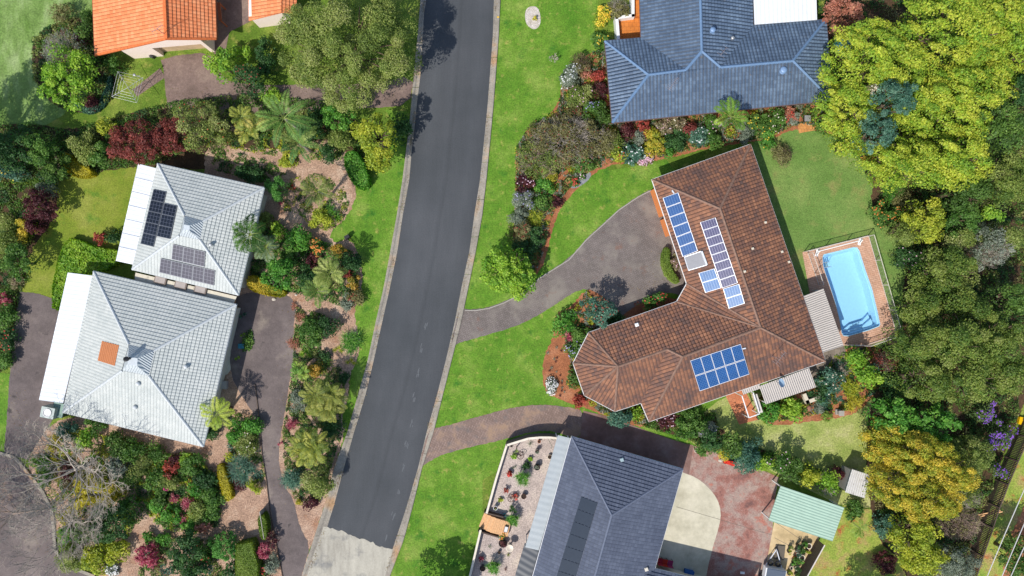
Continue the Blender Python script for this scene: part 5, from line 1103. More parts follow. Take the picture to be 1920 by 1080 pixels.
strap_plant("strap_leaf_plant", "small yellow clump at the left foot of the strappy clump", 633, 655, 12, .7, 'yellowgreen', 3, 18, .06)
strap_plant("strap_leaf_plant", "small yellow clump below the strappy clump", 657, 678, 12, .7, 'yellowgreen', 3, 18, .06)
strap_plant("strap_leaf_plant", "yellow green rosette at the drive edge", 572, 662, 15, .9, 'lime', 3, 20, .09)
sh("dark little bush on shaded mulch, upper of two", 'dark', 609, 668, 11, .8)
sh("dark little bush on shaded mulch, lower of two", 'dark', 644, 708, 11, .7)
palm("broad_leaved_palm", "light green broad leaved clump bulging over the drive", 560, 698, 24, 2.2, nf=8, cat="palm", kind=('#4a8020', '#88b438', '#c0cc50'), trunk_r=.07, heads=3, lw=.1, n=20, ll=.5)
sh("yellow orange croton right of the light green clump", 'orange', 592, 692, 16, 1.5)
palm("clumping_palm", "upper golden cane palm clump between drive and street", 604, 752, 52, 3.8, nf=9, cat="palm", kind=('#46602a', '#808c2c', '#b0ac4c'), trunk_r=.05, heads=8, lw=.08, ll=.42, n=24, k=1.0)
sh("grey green tufted shrub left of the upper golden clump", 'grey', 560, 750, 17, 1.3, ry=24)
sh("dark green shrubbery between the two golden cane clumps", 'dark', 622, 802, 26, 2.2, ry=22)
strap_plant("cordyline_plant", "pink and crimson cordyline at the drive edge", 546, 795, 14, 1.3, 'crimson', 6, 16, .1)
strap_plant("cordyline_plant", "tiny crimson cordyline at the left tip of the lower golden clump", 525, 833, 7, .9, 'crimson', 2, 14, .08)
palm("clumping_palm", "lower golden cane palm clump between drive and street", 576, 842, 50, 3.8, nf=9, cat="palm", kind=('#526c20', '#8c982c', '#bcb848'), trunk_r=.05, heads=8, lw=.085, ll=.42, n=24)
strap_plant("dragon_tree", "rounded blue green dragon tree by the drive", 544, 900, 24, 2.2, 'teal', 16, 26, .06, cat="tree", stemh=1.2)
tr_("dull olive tree at the lower end of the street garden", 'olive', 591, 906, 32, 3.6, ry=28)
sh("blackish red bush at the lower tip of the street garden", 'burgundy', 582, 942, 18, .9, ry=13)
sh("tiny yellow bush at the lower tip of the street garden", 'yellow', 560, 942, 6, .6)
# --- bed between lower grey house and drive
palm("tree_fern", "bright lime tree fern over the corner of the lower grey house", 406, 776, 38, 3.4, nf=10, cat="tree fern", kind=('#7a9a20', '#a4b82c', '#ccd450'), lw=.11, ll=.55, n=30, up=.2, droop=.5, trunk=BARK)
sh("dark green bush under the tree fern", 'dark', 395, 812, 18, 1.2)
sh("dense bright green bush, left of the pair beside the drive", 'bright', 438, 812, 19, 1.5, ry=22)
sh("dense bright green bush, right of the pair beside the drive", 'bright', 468, 800, 19, 1.5)
sh("olive flowering bush below the bright green pair", 'olive', 462, 833, 22, 1.3, acc='cream')
strap_plant("yucca_plant", "blue green yucca group beside the yellow clipped hedge", 453, 880, 32, 1.5, 'teal', 13, 30, .05, stemh=.5)
sh("small yellow green bush at the top of the yucca group", 'yellowgreen', 430, 858, 9, .8)
sh("yellow green bush at the lower right of the yucca group", 'yellowgreen', 476, 914, 13, 1.1)
sh("small burgundy bush below the yucca group", 'burgundy', 449, 912, 12, .7)
hedge("clipped_hedge", "bright yellow clipped hedge standing alone on the mulch", 'yellow', [(406, 874), (418, 872), (424, 890), (437, 932), (424, 941), (416, 920)], .9, lumpy=.04, sm=1)
# --- lower left island
sh("orange red croton at the top of the lower left island", 'scarlet', 319, 882, 16, 1.4)
sh("dark plum bush above the orange red croton", 'burgundy', 325, 862, 13, 1.1)
sh("lime bush beside the orange red croton", 'lime', 340, 858, 11, 1.1)
for x, y, r, k_, l in ((290, 905, 24, 'green', "leafy green bush at the left of the lower left island"), (312, 905, 18, 'olive', "olive leaved bush in the middle of the lower left island"), (302, 935, 20, 'deep', "deep green bush below the olive leaved one"),
    (362, 872, 24, 'green', "broad green bush at the upper right of the lower left island"), (382, 900, 22, 'dark', "dark bush at the right edge of the lower left island"), (394, 938, 24, 'green', "rounded green bush above the rust coloured ball"),
    (366, 918, 16, 'bright', "bright strappy bush beside the crimson cordylines"), (288, 948, 18, 'bright', "light green bush at the lower left of the island"), (318, 968, 20, 'bright', "light green low bush at the foot of the island"), (352, 990, 18, 'bright', "light green low bush left of the rust coloured ball"), (372, 960, 20, 'olive', "yellowish bush right of the crimson cordylines"), (395, 965, 18, 'green', "green bush between rust coloured ball and island edge")):
    sh(l, k_, x, y, r, 1.4)
strap_plant("cordyline_plant", "dark magenta cordyline in the island, left of the pink ones", 325, 935, 12, 1.4, 'crimson', 6, 16, .1)
strap_plant("cordyline_plant", "bright pink cordyline cluster in the island, largest", 352, 945, 16, 1.6, 'crimson', 8, 16, .11)
strap_plant("cordyline_plant", "pink and cream cordyline lowest in the island", 341, 972, 12, 1.4, 'crimson', 6, 16, .11)
sh("tiny magenta flowering bush in the island", 'green', 314, 916, 8, 1.0, acc='magenta', accn=.8)
sh("small dark red bush at the heart of the island", 'red', 361, 911, 8, 1.0)
strap_plant("cordyline_plant", "spiky bronze rosette at the left of the pink cordylines", 314, 954, 10, .8, 'red', 1, 30, .06)
sh("rust coloured round ball bush at the lower right of the island", 'coral', 379, 988, 15, 1.3, lrk=.5, name="ball_shrub")
sh("round clipped green ball bush, largest on the mulch", 'clipped', 416, 1028, 28, 2.1, lrk=.6, name="ball_shrub", cov=1.2)
sh("big crimson leaved cordyline bush lowest in the garden", 'crimson', 273, 1042, 24, 1.8)
strap_plant("cordyline_plant", "grey purple spiky rosette beside the big crimson bush", 290, 1060, 15, .9, 'burgundy', 1, 34, .07)
sh("small green bush above the big crimson bush, left", 'bright', 274, 1010, 12, 1.1)
sh("small green bush above the big crimson bush, right", 'bright', 304, 1010, 14, 1.2)
tr_("dark blue green tree between crimson bush and ball bush", 'dark', 338, 1040, 36, 3.4)
sh("dark shrub at the bottom edge left of the ball bush", 'dark', 362, 1070, 28, 2.2)
sh("red flecked shrub just left of the ball bush", 'green', 380, 1040, 18, 1.5, acc='redf')
sh("dark green rounded bush at the bottom edge below the ball bush", 'dark', 432, 1072, 17, 1.5)
hedge("clipped_hedge", "brownish clipped hedge wedge at the bottom edge", 'clipolive', [(444, 1022), (472, 1016), (484, 1062), (482, 1100), (442, 1100)], 1.4, lumpy=.06, sm=0)
hedge("clipped_hedge", "slim green clipped hedge beside the asphalt drive", 'clipolive', [(484, 968), (497, 966), (501, 1005), (494, 1013), (488, 1000)], 1.2, lumpy=.06)
sh("raspberry coloured bush beside the asphalt drive", 'crimson', 494, 1034, 16, 1.5, lk=.6)
sh("twiggy brown bush above the raspberry coloured one", 'burgundy', 508, 1012, 14, 1.4, cov=.5)
sh("grey green bush at the bottom end of the drive bed", 'grey', 508, 1060, 17, 1.1)
sh("orange and red flowering bush at the bottom edge by the drive", 'green', 492, 1076, 16, 1.0, acc='redf', accn=.3)
# --- bottom left, under the bare trees
bare_tree("bare_tree", "leafless grey tree nearest the lower grey house", 176, 866, 172, 9.5, seed=11, depth=5, r0=.16, limbs=13, squash=.85)
bare_tree("bare_tree", "leafless grey tree below the other one over yellow shrubs", 150, 972, 120, 5.5, seed=23, depth=5, r0=.11, limbs=11)
bare_tree("bare_tree", "leafless tree spreading pale twigs over the side street", 100, 952, 150, 6.0, seed=31, depth=5, r0=.09, limbs=12, lean=(-9, 0), mat=BARKR)
sh("deep yellow bush under the bare tree, upper", 'yellow', 158, 912, 26, 1.3, ry=22, lk=1.3)
sh("yellow olive bush under the bare tree, right", 'gold', 196, 918, 30, 1.4, ry=24)
hedge("clipped_hedge", "bright yellow curved clipped hedge along the side street kerb", 'yellow', [(124, 958), (140, 940), (165, 930), (188, 934), (212, 930), (206, 946), (180, 948), (160, 944), (146, 958), (128, 966)], .9, lumpy=.1)
sh("small yellow round bush beside the side street kerb", 'yellow', 121, 978, 9, .9)
sh("green and yellow bush below the small yellow one", 'bright', 124, 1000, 16, 1.2)
tr_("dark green tree beneath the lower bare tree", 'dark', 200, 985, 40, 3.6)
sh("dark green shrub left of the dark tree under the bare branches", 'deep', 158, 1002, 26, 2.0)
sh("olive yellow shrub at the kerb corner", 'olive', 130, 1048, 26, 1.5)
sh("yellow green feathery shrub beside the kerb corner", 'yellowgreen', 178, 1050, 30, 1.7)
sh("yellow green feathery shrub at the end of the mulch path", 'yellowgreen', 216, 1040, 24, 1.6)
sh("white flowering bush at the bottom edge by the mulch path", 'grey', 206, 1070, 15, .7, acc='white', accn=.6)
sh("green bush between mulch path and dark tree", 'green', 240, 960, 24, 1.7, ry=34)
sh("small yellow green conifer below the lower grey house", 'lime', 160, 822, 13, 2.0, ry=24)
sh("bushy shrub at the lower left corner of the grey house roof", 'green', 176, 792, 22, 2.6)
sh("grey green shrub beside the white cube tank", 'teal', 124, 808, 20, 1.4)
sh("orange tipped shrub on the little lawn edge", 'gold', 98, 826, 11, 1.1)
strap_plant("strap_leaf_plant", "variegated yellow strappy clump, upper of two", 94, 842, 12, .6, 'yellow', 4, 18, .07)
strap_plant("strap_leaf_plant", "variegated yellow strappy clump, lower of two", 100, 862, 14, .6, 'yellow', 5, 18, .07)
sh("low green bush on the little lawn corner", 'green', 76, 868, 18, .9)
sh("green bush at the kerb bend under bare branches", 'green', 82, 894, 17, .9)
sh("reddish brown bush under the bare tree trunk", 'burgundy', 122, 886, 18, 1.0, cov=.6)
for x, y, r, k_, l in ((212, 836, 24, 'deep', "deep green bush under the shaded eave, left"), (245, 850, 26, 'green', "green bush under the shaded eave, right"), (222, 880, 26, 'grey', "grey leaved bush right of the bare trunk"), (262, 872, 24, 'olive', "pale olive bush near the mulch path"), (290, 850, 18, 'green', "small green bush at the head of the mulch path"), (236, 905, 20, 'deep', "deep green bush right of the yellow olive bush")): sh(l, k_, x, y, r, 1.5)
# strip beside the lower grey house
strap_plant("strap_leaf_plant", "green strappy plant in the shaded strip by the house", 456, 592, 10, .6, 'teal', 2, 18, .07)
for x, y, l in ((456, 628, "small lime plant in the side strip, upper"), (446, 672, "small lime plant in the side strip, lower")): strap_plant("strap_leaf_plant", l, x, y, 7, .5, 'lime', 2, 16, .07)
sh("low green shrub at the edge of the side strip", 'green', 462, 640, 9, .5, ry=26, rot=-20)
# --- top centre garden
sh("yellow flowering bush at the left of the orange terrace", 'yellowgreen', 1128, 30, 16, 1.3, acc='yellowf', accn=.5, ry=26, rot=-15)
sh("green bush below the yellow flowering one by the terrace", 'green', 1130, 74, 18, 1.5, acc='yellowf', accn=.08, ry=24)
twiggy("grey twiggy bush in the corner of the white parapet", 1160, 14, 22, 1.8, 'olivebrown', .6, seed=14)
bare_tree("bare_sapling", "tiny white leafless sapling alone on the east verge lawn", 1037, 112, 16, 1.8, seed=4, depth=3, r0=.03, limbs=5, cat="sapling")
twiggy("dark brown twiggy bush at the top of the centre garden", 1088, 116, 22, 1.6, 'olivebrown', .5, seed=15, mat=BARK)
sh("white and silver flowering bush on the verge side", 'grey', 1073, 142, 22, 1.5, acc='white', accn=.14, ry=26)
sh("bright red croton against the blue grey house", 'scarlet', 1122, 140, 16, 1.4, ry=12)
sh("brownish red bush between silver bush and red croton", 'coral', 1100, 136, 14, 1.2)
sh("yellow green bush below the silver flowering one", 'olive', 1086, 178, 22, 1.5, acc='pink')
sh("purplish bush against the wall of the blue grey house", 'burgundy', 1124, 168, 18, 1.4, cov=.8)
sh("lilac flowered bush beside the blue grey house corner", 'green', 1108, 206, 18, 1.5, acc='lilac', accn=.1)
sh("dark green bush at the corner of the blue grey house", 'deep', 1132, 212, 17, 1.7, ry=28)
sh("rust and green bush left of the lilac flowered one", 'olivebrown', 1080, 208, 18, 1.2, acc='rust')
twiggy("very wide brown twiggy shrub with red specks beside the verge", 1062, 262, 72, 2.8, 'olivebrown', .75, acc='rust', ry=52, seed=21, accn=.07, dens=90)
twiggy("olive twiggy shrub below the very wide one", 1010, 300, 44, 2.4, 'olive', .7, acc='rust', ry=40, seed=22, mat=BARKR)
twiggy("small grey twiggy shrub right of the very wide one", 1132, 262, 26, 2.0, 'olivebrown', .8, seed=26, mat=BARKW)
sh("green bush with scattered buds below the wide twiggy shrub", 'green', 1092, 306, 28, 1.6, ry=16, acc='rust')
sh("dark plum bush on the verge edge", 'burgundy', 984, 343, 22, 1.6, acc='pink', ry=17)
sh("bright green leafy bush beside the plum bush", 'bright', 1022, 352, 20, 1.4)
sh("mustard yellow bush above the bright green one", 'gold', 1034, 332, 11, 1.2)
sh("grey lavender bush below the plum bush", 'grey', 984, 378, 24, 1.5, acc='lilac')
sh("green bush right of the grey lavender one", 'green', 1012, 380, 16, 1.2)
sh("plum tinted bush at the red soil edge", 'burgundy', 1042, 378, 12, .9)
sh("second grey lavender bush lower down the bed", 'grey', 974, 408, 18, 1.4)
strap_plant("strap_leaf_plant", "yellow green strappy clump in the verge bed", 1003, 408, 22, 1.2, 'yellowgreen', 8, 20, .06)
sh("brown olive bush above the round lime tree", 'olivebrown', 972, 434, 24, 1.8, acc='rust')
sh("dark green bush with glossy leaves below the strappy clump", 'dark', 1004, 444, 22, 1.7)
sh("dark shrub hugging the top of the round lime tree", 'dark', 984, 466, 26, 2.0, ry=18)
tr_("round bright lime tree at the bend of the brick driveway", 'lime', 953, 508, 53, 4.8, ry=54, gaps=0, cov=1.35, flat=.85)
sh("tiny red and pink flowers on the grey pebble patch", 'green', 1080, 342, 9, .5, acc='redf', accn=.4, name="flower_clump", cat="flowers")
sh("small green flower clump at the top of the grey pebble patch", 'green', 1092, 330, 7, .4, acc='pink', accn=.2, name="flower_clump", cat="flowers")
sh("yellow flowering clump in the white pebble bed", 'yellow', 1003, 34, 4.5, .5, name="flower_clump", cat="flowers")
for x, y, r, k_, a_, l in ((1152, 262, 18, 'olive', None, "pale olive bush at the left end of the south house bed"), (1164, 288, 18, 'yellowgreen', 'redf', "yellow green bush with red dots above the curved lawn"), (1186, 284, 24, 'teal', 'white', "blue green bush left of the pink daisies"),
    (1178, 246, 16, 'burgundy', None, "dark purple bush under the blue grey eave"), (1206, 237, 15, 'scarlet', None, "orange red plant patch under the blue grey eave"), (1196, 255, 14, 'grey', None, "pale silvery bush below the orange red patch"), (1225, 263, 25, 'gold', None, "mustard olive rounded bush right of the daisies"),
    (1248, 232, 20, 'pinkish', 'pink', "pink flowering bush under the eave"), (1272, 228, 16, 'pinkish', 'cream', "pale pink and cream bush under the eave"), (1270, 262, 26, 'dark', None, "dark rounded bush in the middle of the south house bed"), (1295, 238, 15, 'red', None, "dark red plant under the eave"),
    (1312, 256, 20, 'teal', 'white', "blue green bush left of the lime palm"), (1330, 232, 18, 'green', 'pink', "green bush with pale flowers under the eave"), (1255, 287, 9, 'bright', None, "small vivid green plant at the red soil edge"), (1338, 262, 18, 'green', None, "green bush below the lime palm left side"),
    (1396, 248, 20, 'grey', None, "grey bush right of the lime palm"), (1420, 232, 26, 'green', 'yellowf', "green bush with yellow flecks under the eave"), (1455, 226, 24, 'green', 'cream', "broad green bush left of the brick patio"), (1442, 262, 18, 'bright', 'yellowf', "yellow green bush at the top of the back lawn"),
    (1398, 214, 9, 'scarlet', None, "small scarlet plant right of the lime palm"), (1482, 216, 16, 'coral', 'redf', "red tinted bush above the brick patio"), (1492, 222, 13, 'grey', None, "silvery bush left of the brick patio"), (1550, 232, 20, 'green', None, "green bush right of the brick patio")):
    sh(l, k_, x, y, r, 1.4, acc=a_, accn=.05)
sh("low mound of pink and white daisies on the curved lawn edge", 'pinkish', 1207, 300, 19, .6, ry=12, acc='pink', accn=1.6, name="flower_bush", cat="flowers", accs=1.0)
palm("palm_tree", "lime green palm casting its shadow on the blue grey roof", 1369, 220, 42, 4.6, nf=10, kind=('#4f7c1c', '#7ca42c', '#a8c040'), lw=.12, ll=.5, n=34, trunk_r=.11, droop=.6)
twiggy("round brown bush standing on the back lawn", 1471, 288, 20, 1.5, 'olivebrown', .8, seed=41, mat=BARK)
# --- right side woods
tr_("coral leaved tree at the top edge beside the white flat roof", 'coral', 1586, 20, 34, 4.2, ry=42)
g_ = "yellow green trees of the north east wood"
for x, y, r, ry, h, l in ((1655, 105, 92, 84, 9.5, "large yellow green tree nearest the coral tree"), (1800, 55, 110, 90, 10.5, "largest yellow green tree at the top edge of the wood"), (1905, 60, 75, 90, 9.5, "yellow green tree in the top right corner"), (1598, 190, 58, 56, 8.0, "yellow green tree overhanging the blue grey roof"),
    (1810, 185, 90, 75, 10.0, "yellow green tree in the middle of the wood, above the dark one"), (1700, 300, 80, 50, 8.0, "yellow green tree at the wood edge above the back lawn"), (1800, 290, 70, 58, 8.5, "yellow green tree at the lower edge of the wood"), (1735, 190, 60, 60, 8.5, "yellow green tree right of the blue green crowns"), (1610, 255, 45, 36, 6.0, "small yellow green tree left of the blue green crowns"), (1872, 150, 50, 45, 9.0, "yellow green tree near the right edge")):
    tr_(l, 'bigyellow', x, y, r, h, ry=ry, group=g_)
tr_("blue green tree showing through the yellow wood, upper", 'teal', 1678, 182, 44, 10.5, ry=38)
tr_("blue green tree showing through the yellow wood, lower", 'teal', 1650, 248, 32, 9.5, ry=32)
sh("cream flowering tips in the yellow wood, beside the blue green tree", 'pinkish', 1630, 172, 12, 8.6, acc='cream', accn=.6, name="flowering_tree", cat="tree")
tr_("dark tree at the right edge below the yellow wood", 'deep', 1882, 225, 62, 9.5, ry=62)
tr_("dark tree in the right edge corner of the yellow wood", 'dark', 1915, 165, 40, 9.5, ry=42)
tr_("deep green tree at the right edge above the grey crown", 'forest', 1890, 330, 60, 7.5, ry=60)
tr_("dark green tree between yellow wood and grey crown", 'deep', 1822, 355, 45, 6.5, ry=42)
strap_plant("strap_leaf_plant", "pale strappy clump at the edge of the back lawn", 1672, 362, 28, 1.2, 'bright', 9, 20, .06)
sh("orange green flax like shrub at the lawn edge, upper", 'orange', 1628, 285, 16, 1.0, ry=34, rot=25, cov=.7)
sh("leafy green shrub at the lawn edge below the strappy clump", 'green', 1665, 402, 28, 2.0, acc='orangef', accn=.1)
sh("pale brown twiggy undergrowth beside the strappy clump", 'olivebrown', 1700, 378, 24, 1.4, cov=.5)
tr_("upright yellow olive tree right of the back lawn", 'yellowgreen', 1742, 412, 38, 5.5, ry=46, gaps=.15)
tr_("small green tree beside the yellow olive one", 'olive', 1700, 432, 34, 4.0, ry=26)
tr_("lime topped tree within the dark east wood", 'lime', 1866, 398, 22, 6.0, ry=16)
tr_("mid green tree left of the lime topped one", 'green', 1812, 410, 38, 5.5, ry=32)
twiggy("grey half bare tree in the east wood", 1862, 462, 44, 6.0, 'grey', .4, seed=51, cat=T, name="half_bare_tree", dens=80)
tr_("grey olive tree above the half bare one", 'olive', 1888, 440, 40, 5.6, ry=30)
tr_("grey green tree left of the half bare one", 'olive', 1815, 448, 34, 5.0, ry=26)
sh("dark blue green shrub right of the pool lawn", 'dark', 1706, 484, 28, 2.4, ry=24, acc='pink')
tr_("broad olive tree right of the dark shrub", 'forest', 1782, 510, 66, 6.0, ry=46)
tr_("olive tree at the right edge in the middle of the picture", 'deep', 1900, 560, 42, 6.0, ry=36)
g_ = "olive trees of the east wood"
for x, y, r, ry, h, l in ((1735, 575, 48, 36, 5.5, "olive tree closest to the pool fence"), (1815, 575, 52, 38, 6.2, "olive tree above the broad central crowns"), (1725, 650, 55, 42, 6.5, "olive tree just right of the pool corner"), (1800, 645, 62, 50, 8.0, "highest olive tree of the east wood"),
    (1880, 640, 55, 50, 7.2, "olive tree against the right edge, upper"), (1740, 715, 62, 40, 7.0, "olive tree over the bright green tree"), (1830, 715, 66, 48, 7.5, "olive tree above the purple blossoms"), (1900, 700, 42, 46, 6.5, "olive tree against the right edge, lower")):
    tr_(l, 'forest', x, y, r, h, ry=ry, group=g_)
tr_("vivid green broad leaved tree right of the lower lawn, left crown", 'bright', 1680, 782, 52, 5.0, ry=34, lk=1.3)
tr_("vivid green broad leaved tree right of the lower lawn, right crown", 'bright', 1755, 795, 55, 4.8, ry=34, lk=1.3)
for x, y, r, l in ((1846, 772, 22, "purple flowering bush highest by the fence"), (1875, 815, 30, "large purple flowering bush beside the slatted fence"), (1878, 882, 14, "small purple flowering bush against the slatted fence")): sh(l, 'purple', x, y, r, 2.6, acc='purplef', accn=.35)
g_ = "golden trees behind the lower lawn"
for x, y, r, ry, h, l in ((1668, 838, 44, 46, 5.0, "golden tree nearest the lower lawn"), (1730, 858, 62, 50, 6.4, "golden tree highest in its group"), (1792, 890, 52, 46, 6.0, "golden tree on the fence side"), (1690, 915, 58, 46, 6.0, "golden tree over the white shed"), (1755, 945, 58, 42, 6.0, "golden tree lowest in its group")):
    tr_(l, 'gold', x, y, r, h, ry=ry, group=g_)
tr_("olive green tree between golden trees and purple bush", 'olive', 1832, 858, 38, 4.2, ry=44, cov=.8)
tr_("yellow green tree at the bottom right, upper crown", 'yellowgreen', 1722, 1005, 52, 5.2, ry=36, cov=1)
tr_("yellow green tree at the bottom right, lower crown", 'yellowgreen', 1742, 1055, 48, 4.6, ry=36)
sh("blue green shrub left of the bottom right tree", 'teal', 1660, 985, 22, 1.8)
tr_("grey green tree at the bottom edge by the fence", 'grey', 1802, 1060, 44, 4.0, ry=34)
twiggy("tangle of bare brown branches against the slatted fence", 1805, 985, 46, 2.6, 'olivebrown', .12, seed=61, mat=BARKR, name="bare_shrub", dens=120, ry=34)
twiggy("pale bare branches above the brown tangle", 1815, 935, 34, 2.6, 'olive', .5, seed=62, name="bare_shrub", ry=24)
tr_("dark tree at the right bottom edge beyond the cables", 'deep', 1925, 1050, 38, 5.0, ry=46)
sh("dark red bush in tree shade at the bottom right lawn", 'burgundy', 1664, 1058, 24, 1.5)
sh("green bush at the corner of the pale green carport", 'green', 1602, 960, 20, 1.6)
palm("broad_leaved_palm", "small broad leaved plant on the patchy lawn", 1612, 990, 22, 1.8, nf=7, cat="palm", kind=('#4a7a20', '#7a9c30', '#a8b848'), trunk_r=.06, lw=.1, n=18)
# --- patio side
tr_("lime green tree below the pool, upper crown", 'lime', 1616, 672, 26, 3.3, ry=24)
tr_("lime green tree below the pool, lower crown", 'lime', 1636, 704, 28, 3.6, ry=22)
sh("dark blue green shrub beside the patio awning, upper", 'teal', 1560, 714, 26, 2.0, acc='cream')
sh("dark green shrub beside the patio awning, lower", 'dark', 1542, 732, 24, 1.8)
strap_plant("strap_leaf_plant", "yellow striped strappy clump, upper of two by the lime trees", 1594, 728, 22, 1.1, 'yellowgreen', 8, 20, .08)
strap_plant("strap_leaf_plant", "yellow striped strappy clump, lower of two by the lime trees", 1600, 755, 20, 1.0, 'yellow', 6, 20, .08)
sh("round olive ball bush on the red soil bed", 'clipolive', 1552, 781, 11, .9, lrk=.5, name="ball_shrub")
sh("blue green bush above the round olive ball", 'teal', 1550, 752, 13, 1.1)
sh("grey green bush left of the round olive ball", 'grey', 1532, 768, 13, .8)
sh("vivid green bush below the patio awning, left", 'bright', 1446, 772, 26, 1.8, ry=22)
sh("vivid green bush below the patio awning, right", 'lime', 1486, 766, 25, 1.7, ry=24)
sh("dark shrub against the wood below the lime trees", 'dark', 1682, 724, 28, 2.4)
twiggy("bare twiggy shrub with dark red leaves beside the lime trees", 1664, 678, 20, 2.4, 'red', .3, seed=71, name="bare_shrub", mat=BARKR)
# --- hedge row between brown house and courtyard
sh("grey green shrub in the angle of the brown roof", 'teal', 1163, 782, 24, 1.8)
sh("yellow green plant under the brown eave", 'lime', 1190, 775, 15, 1.0, ry=18)
sh("maroon bush below the lower point of the brown roof", 'burgundy', 1252, 786, 20, 1.6, acc='pink')
for x, y, r, h, k_, a_, l in ((1292, 796, 32, 2.2, 'green', None, "large green bush right of the maroon one"), (1330, 812, 18, 1.6, 'grey', 'lilac', "grey lilac bush at the driveway edge"), (1322, 838, 18, 2.6, 'green', None, "green bush at the start of the courtyard hedge"), (1340, 830, 22, 3.4, 'dark', None, "dark tall shrub at the start of the courtyard hedge"),
    (1378, 838, 24, 4.0, 'deep', None, "tall deep green shrub behind the yellow one"), (1360, 849, 13, 1.8, 'yellow', None, "bright yellow leaved shrub by the courtyard edge"), (1402, 856, 32, 3.0, 'teal', None, "broad blue green shrub of the courtyard hedge"), (1434, 870, 18, 2.0, 'lime', None, "lime green shrub of the courtyard hedge"),
    (1462, 870, 22, 3.2, 'green', 'pink', "green shrub with pink dots in the courtyard hedge"), (1490, 882, 24, 3.0, 'deep', None, "deep green shrub above the carport roof"), (1520, 890, 22, 2.8, 'yellowgreen', None, "yellow green shrub above the carport roof"), (1552, 908, 24, 2.6, 'lime', None, "lime shrub nearest the white shed"), (1570, 888, 14, 1.6, 'burgundy', None, "small maroon shrub beside the white shed")):
    sh(l, k_, x, y, r, h, acc=a_)
bare_tree("bare_sapling", "white leafless sapling above the carport roof", 1540, 900, 32, 3.6, seed=9, depth=4, r0=.05, limbs=5, cat="sapling")
# --- front beds of the brown house
tr_("blue green tree beside the octagonal end of the brown house", 'teal', 1124, 582, 34, 4.2, ry=30, acc='rust')
sh("glossy green bush at the left of the front bed", 'bright', 1058, 608, 19, 1.6, ry=28, rot=-20)
sh("magenta leaved bush below the glossy green one", 'crimson', 1066, 630, 9, .9, lk=.6)
sh("green bush between magenta bush and brown roof", 'green', 1090, 626, 18, 1.3)
sh("lavender dotted bush left of the octagonal roof", 'green', 1078, 655, 18, 1.2, acc='lilac', accn=.15)
sh("green bush against the octagonal roof, lower", 'deep', 1080, 705, 16, 1.2, ry=26, acc='yellowf', accn=.03)
sh("red croton at the lowest corner of the front bed", 'scarlet', 1087, 752, 13, .9)
sh("low mound of white daisies on the red soil", 'grey', 1035, 722, 13, .55, ry=17, acc='white', accn=1.3, name="flower_bush", cat="flowers", accs=1.0)
sh("green shrub with red fruit on the brick paving", 'green', 1232, 565, 24, 1.8, ry=17, acc='redf')
strap_plant("bromeliad_plant", "small pink bromeliad left of the shrub with red fruit", 1195, 569, 7, .4, 'coral', 2, 16, .06)
sh("dark bush against the north eave of the brown wing", 'dark', 1155, 602, 18, 1.1)
hedge("clipped_hedge", "crescent of clipped green hedge on the brick paving", 'clipolive', [(1248, 464), (1242, 480), (1243, 500), (1252, 520), (1268, 532), (1274, 526), (1262, 510), (1254, 490), (1256, 468)], .8, lumpy=.08, sm=1)
sh("pink flowered bush between crescent hedge and brown house", 'pinkish', 1266, 492, 10, .8, ry=20, rot=-15, acc='pink')
gs = "small dark succulents on the red soil"
rr = random.Random(5)
for i in range(16):
    x, y = 1028+rr.uniform(-2, 26), 650+i*6.2+rr.uniform(-3, 3)
    if y > 700 and x < 1048: x += 22
    strap_plant("succulent_plant", "small dark succulent on the red soil left of the octagonal roof", x, y, rr.uniform(2.5, 4.5), .3, 'burgundy' if i % 2 else 'grey', 1, 12, .05, group=gs)
# --- gravel yard
for x, y, r, h, sh_, l in ((980, 897, 17, 1.2, .6, "largest green yucca in the gravel yard, upper"), (962, 976, 14, 1.2, .6, "green yucca beside the wooden steps"), (925, 1065, 16, 1.2, .6, "green yucca lowest in the gravel yard")): strap_plant("yucca_plant", l, x, y, r, h, 'bright', 8, 26, .07, stemh=sh_)
strap_plant("yucca_plant", "dark shaded yucca above the one beside the steps", 961, 957, 10, .9, 'dark', 4, 22, .06, stemh=.4)
sh("dark green bush in the yucca shadow", 'dark', 988, 873, 8, .7)
sh("yellow green cushion plant in the yucca shadow", 'lime', 995, 861, 4.5, .4)
sh("lime green ball cactus by the low white wall", 'lime', 963, 856, 6, .7, lrk=.5)
palm("small_palm", "tiny palm beside the lime ball in the gravel yard", 969, 845, 6, 1.7, nf=8, cat="palm", trunk_r=.05, lw=.05, ll=.2, n=10, kind=('#5a7a3c', '#88a058', '#b0c080'))
strap_plant("agave_plant", "thin pale green agave near the curved wall", 994, 832, 7, .5, 'grey', 1, 18, .04)
strap_plant("agave_plant", "grey green agave above the red flowers", 965, 877, 6, .5, 'grey', 2, 16, .05)
sh("red flowering plant by the low white wall", 'scarlet', 954, 888, 5.5, .6, acc='redf', accn=.8)
sh("pink red flowering plant beside the iron wheel", 'coral', 967, 932, 5.5, .5, acc='redf', accn=.5)
sh("yellow tipped tuft below the iron wheel", 'yellowgreen', 939, 938, 4.5, .4)
sh("red and orange plant in the gravel yard", 'scarlet', 949, 920, 5, .6, lk=.7)
sh("orange and green flowering plant below the steps", 'bright', 942, 1005, 7, .7, acc='orangef', accn=.6)
sh("magenta plant in the tree shadow of the gravel yard", 'crimson', 902, 1049, 5, .6, lk=.6)
strap_plant("agave_plant", "star shaped agave below the white bird bath", 953, 1040, 5, .3, 'olive', 1, 12, .06)
strap_plant("agave_plant", "small dark agave near the bottom of the gravel yard", 948, 1067, 5, .3, 'burgundy', 1, 12, .05)
strap_plant("agave_plant", "small agave in the tree shadow of the gravel yard", 918, 1025, 5, .4, 'grey', 1, 14, .05)
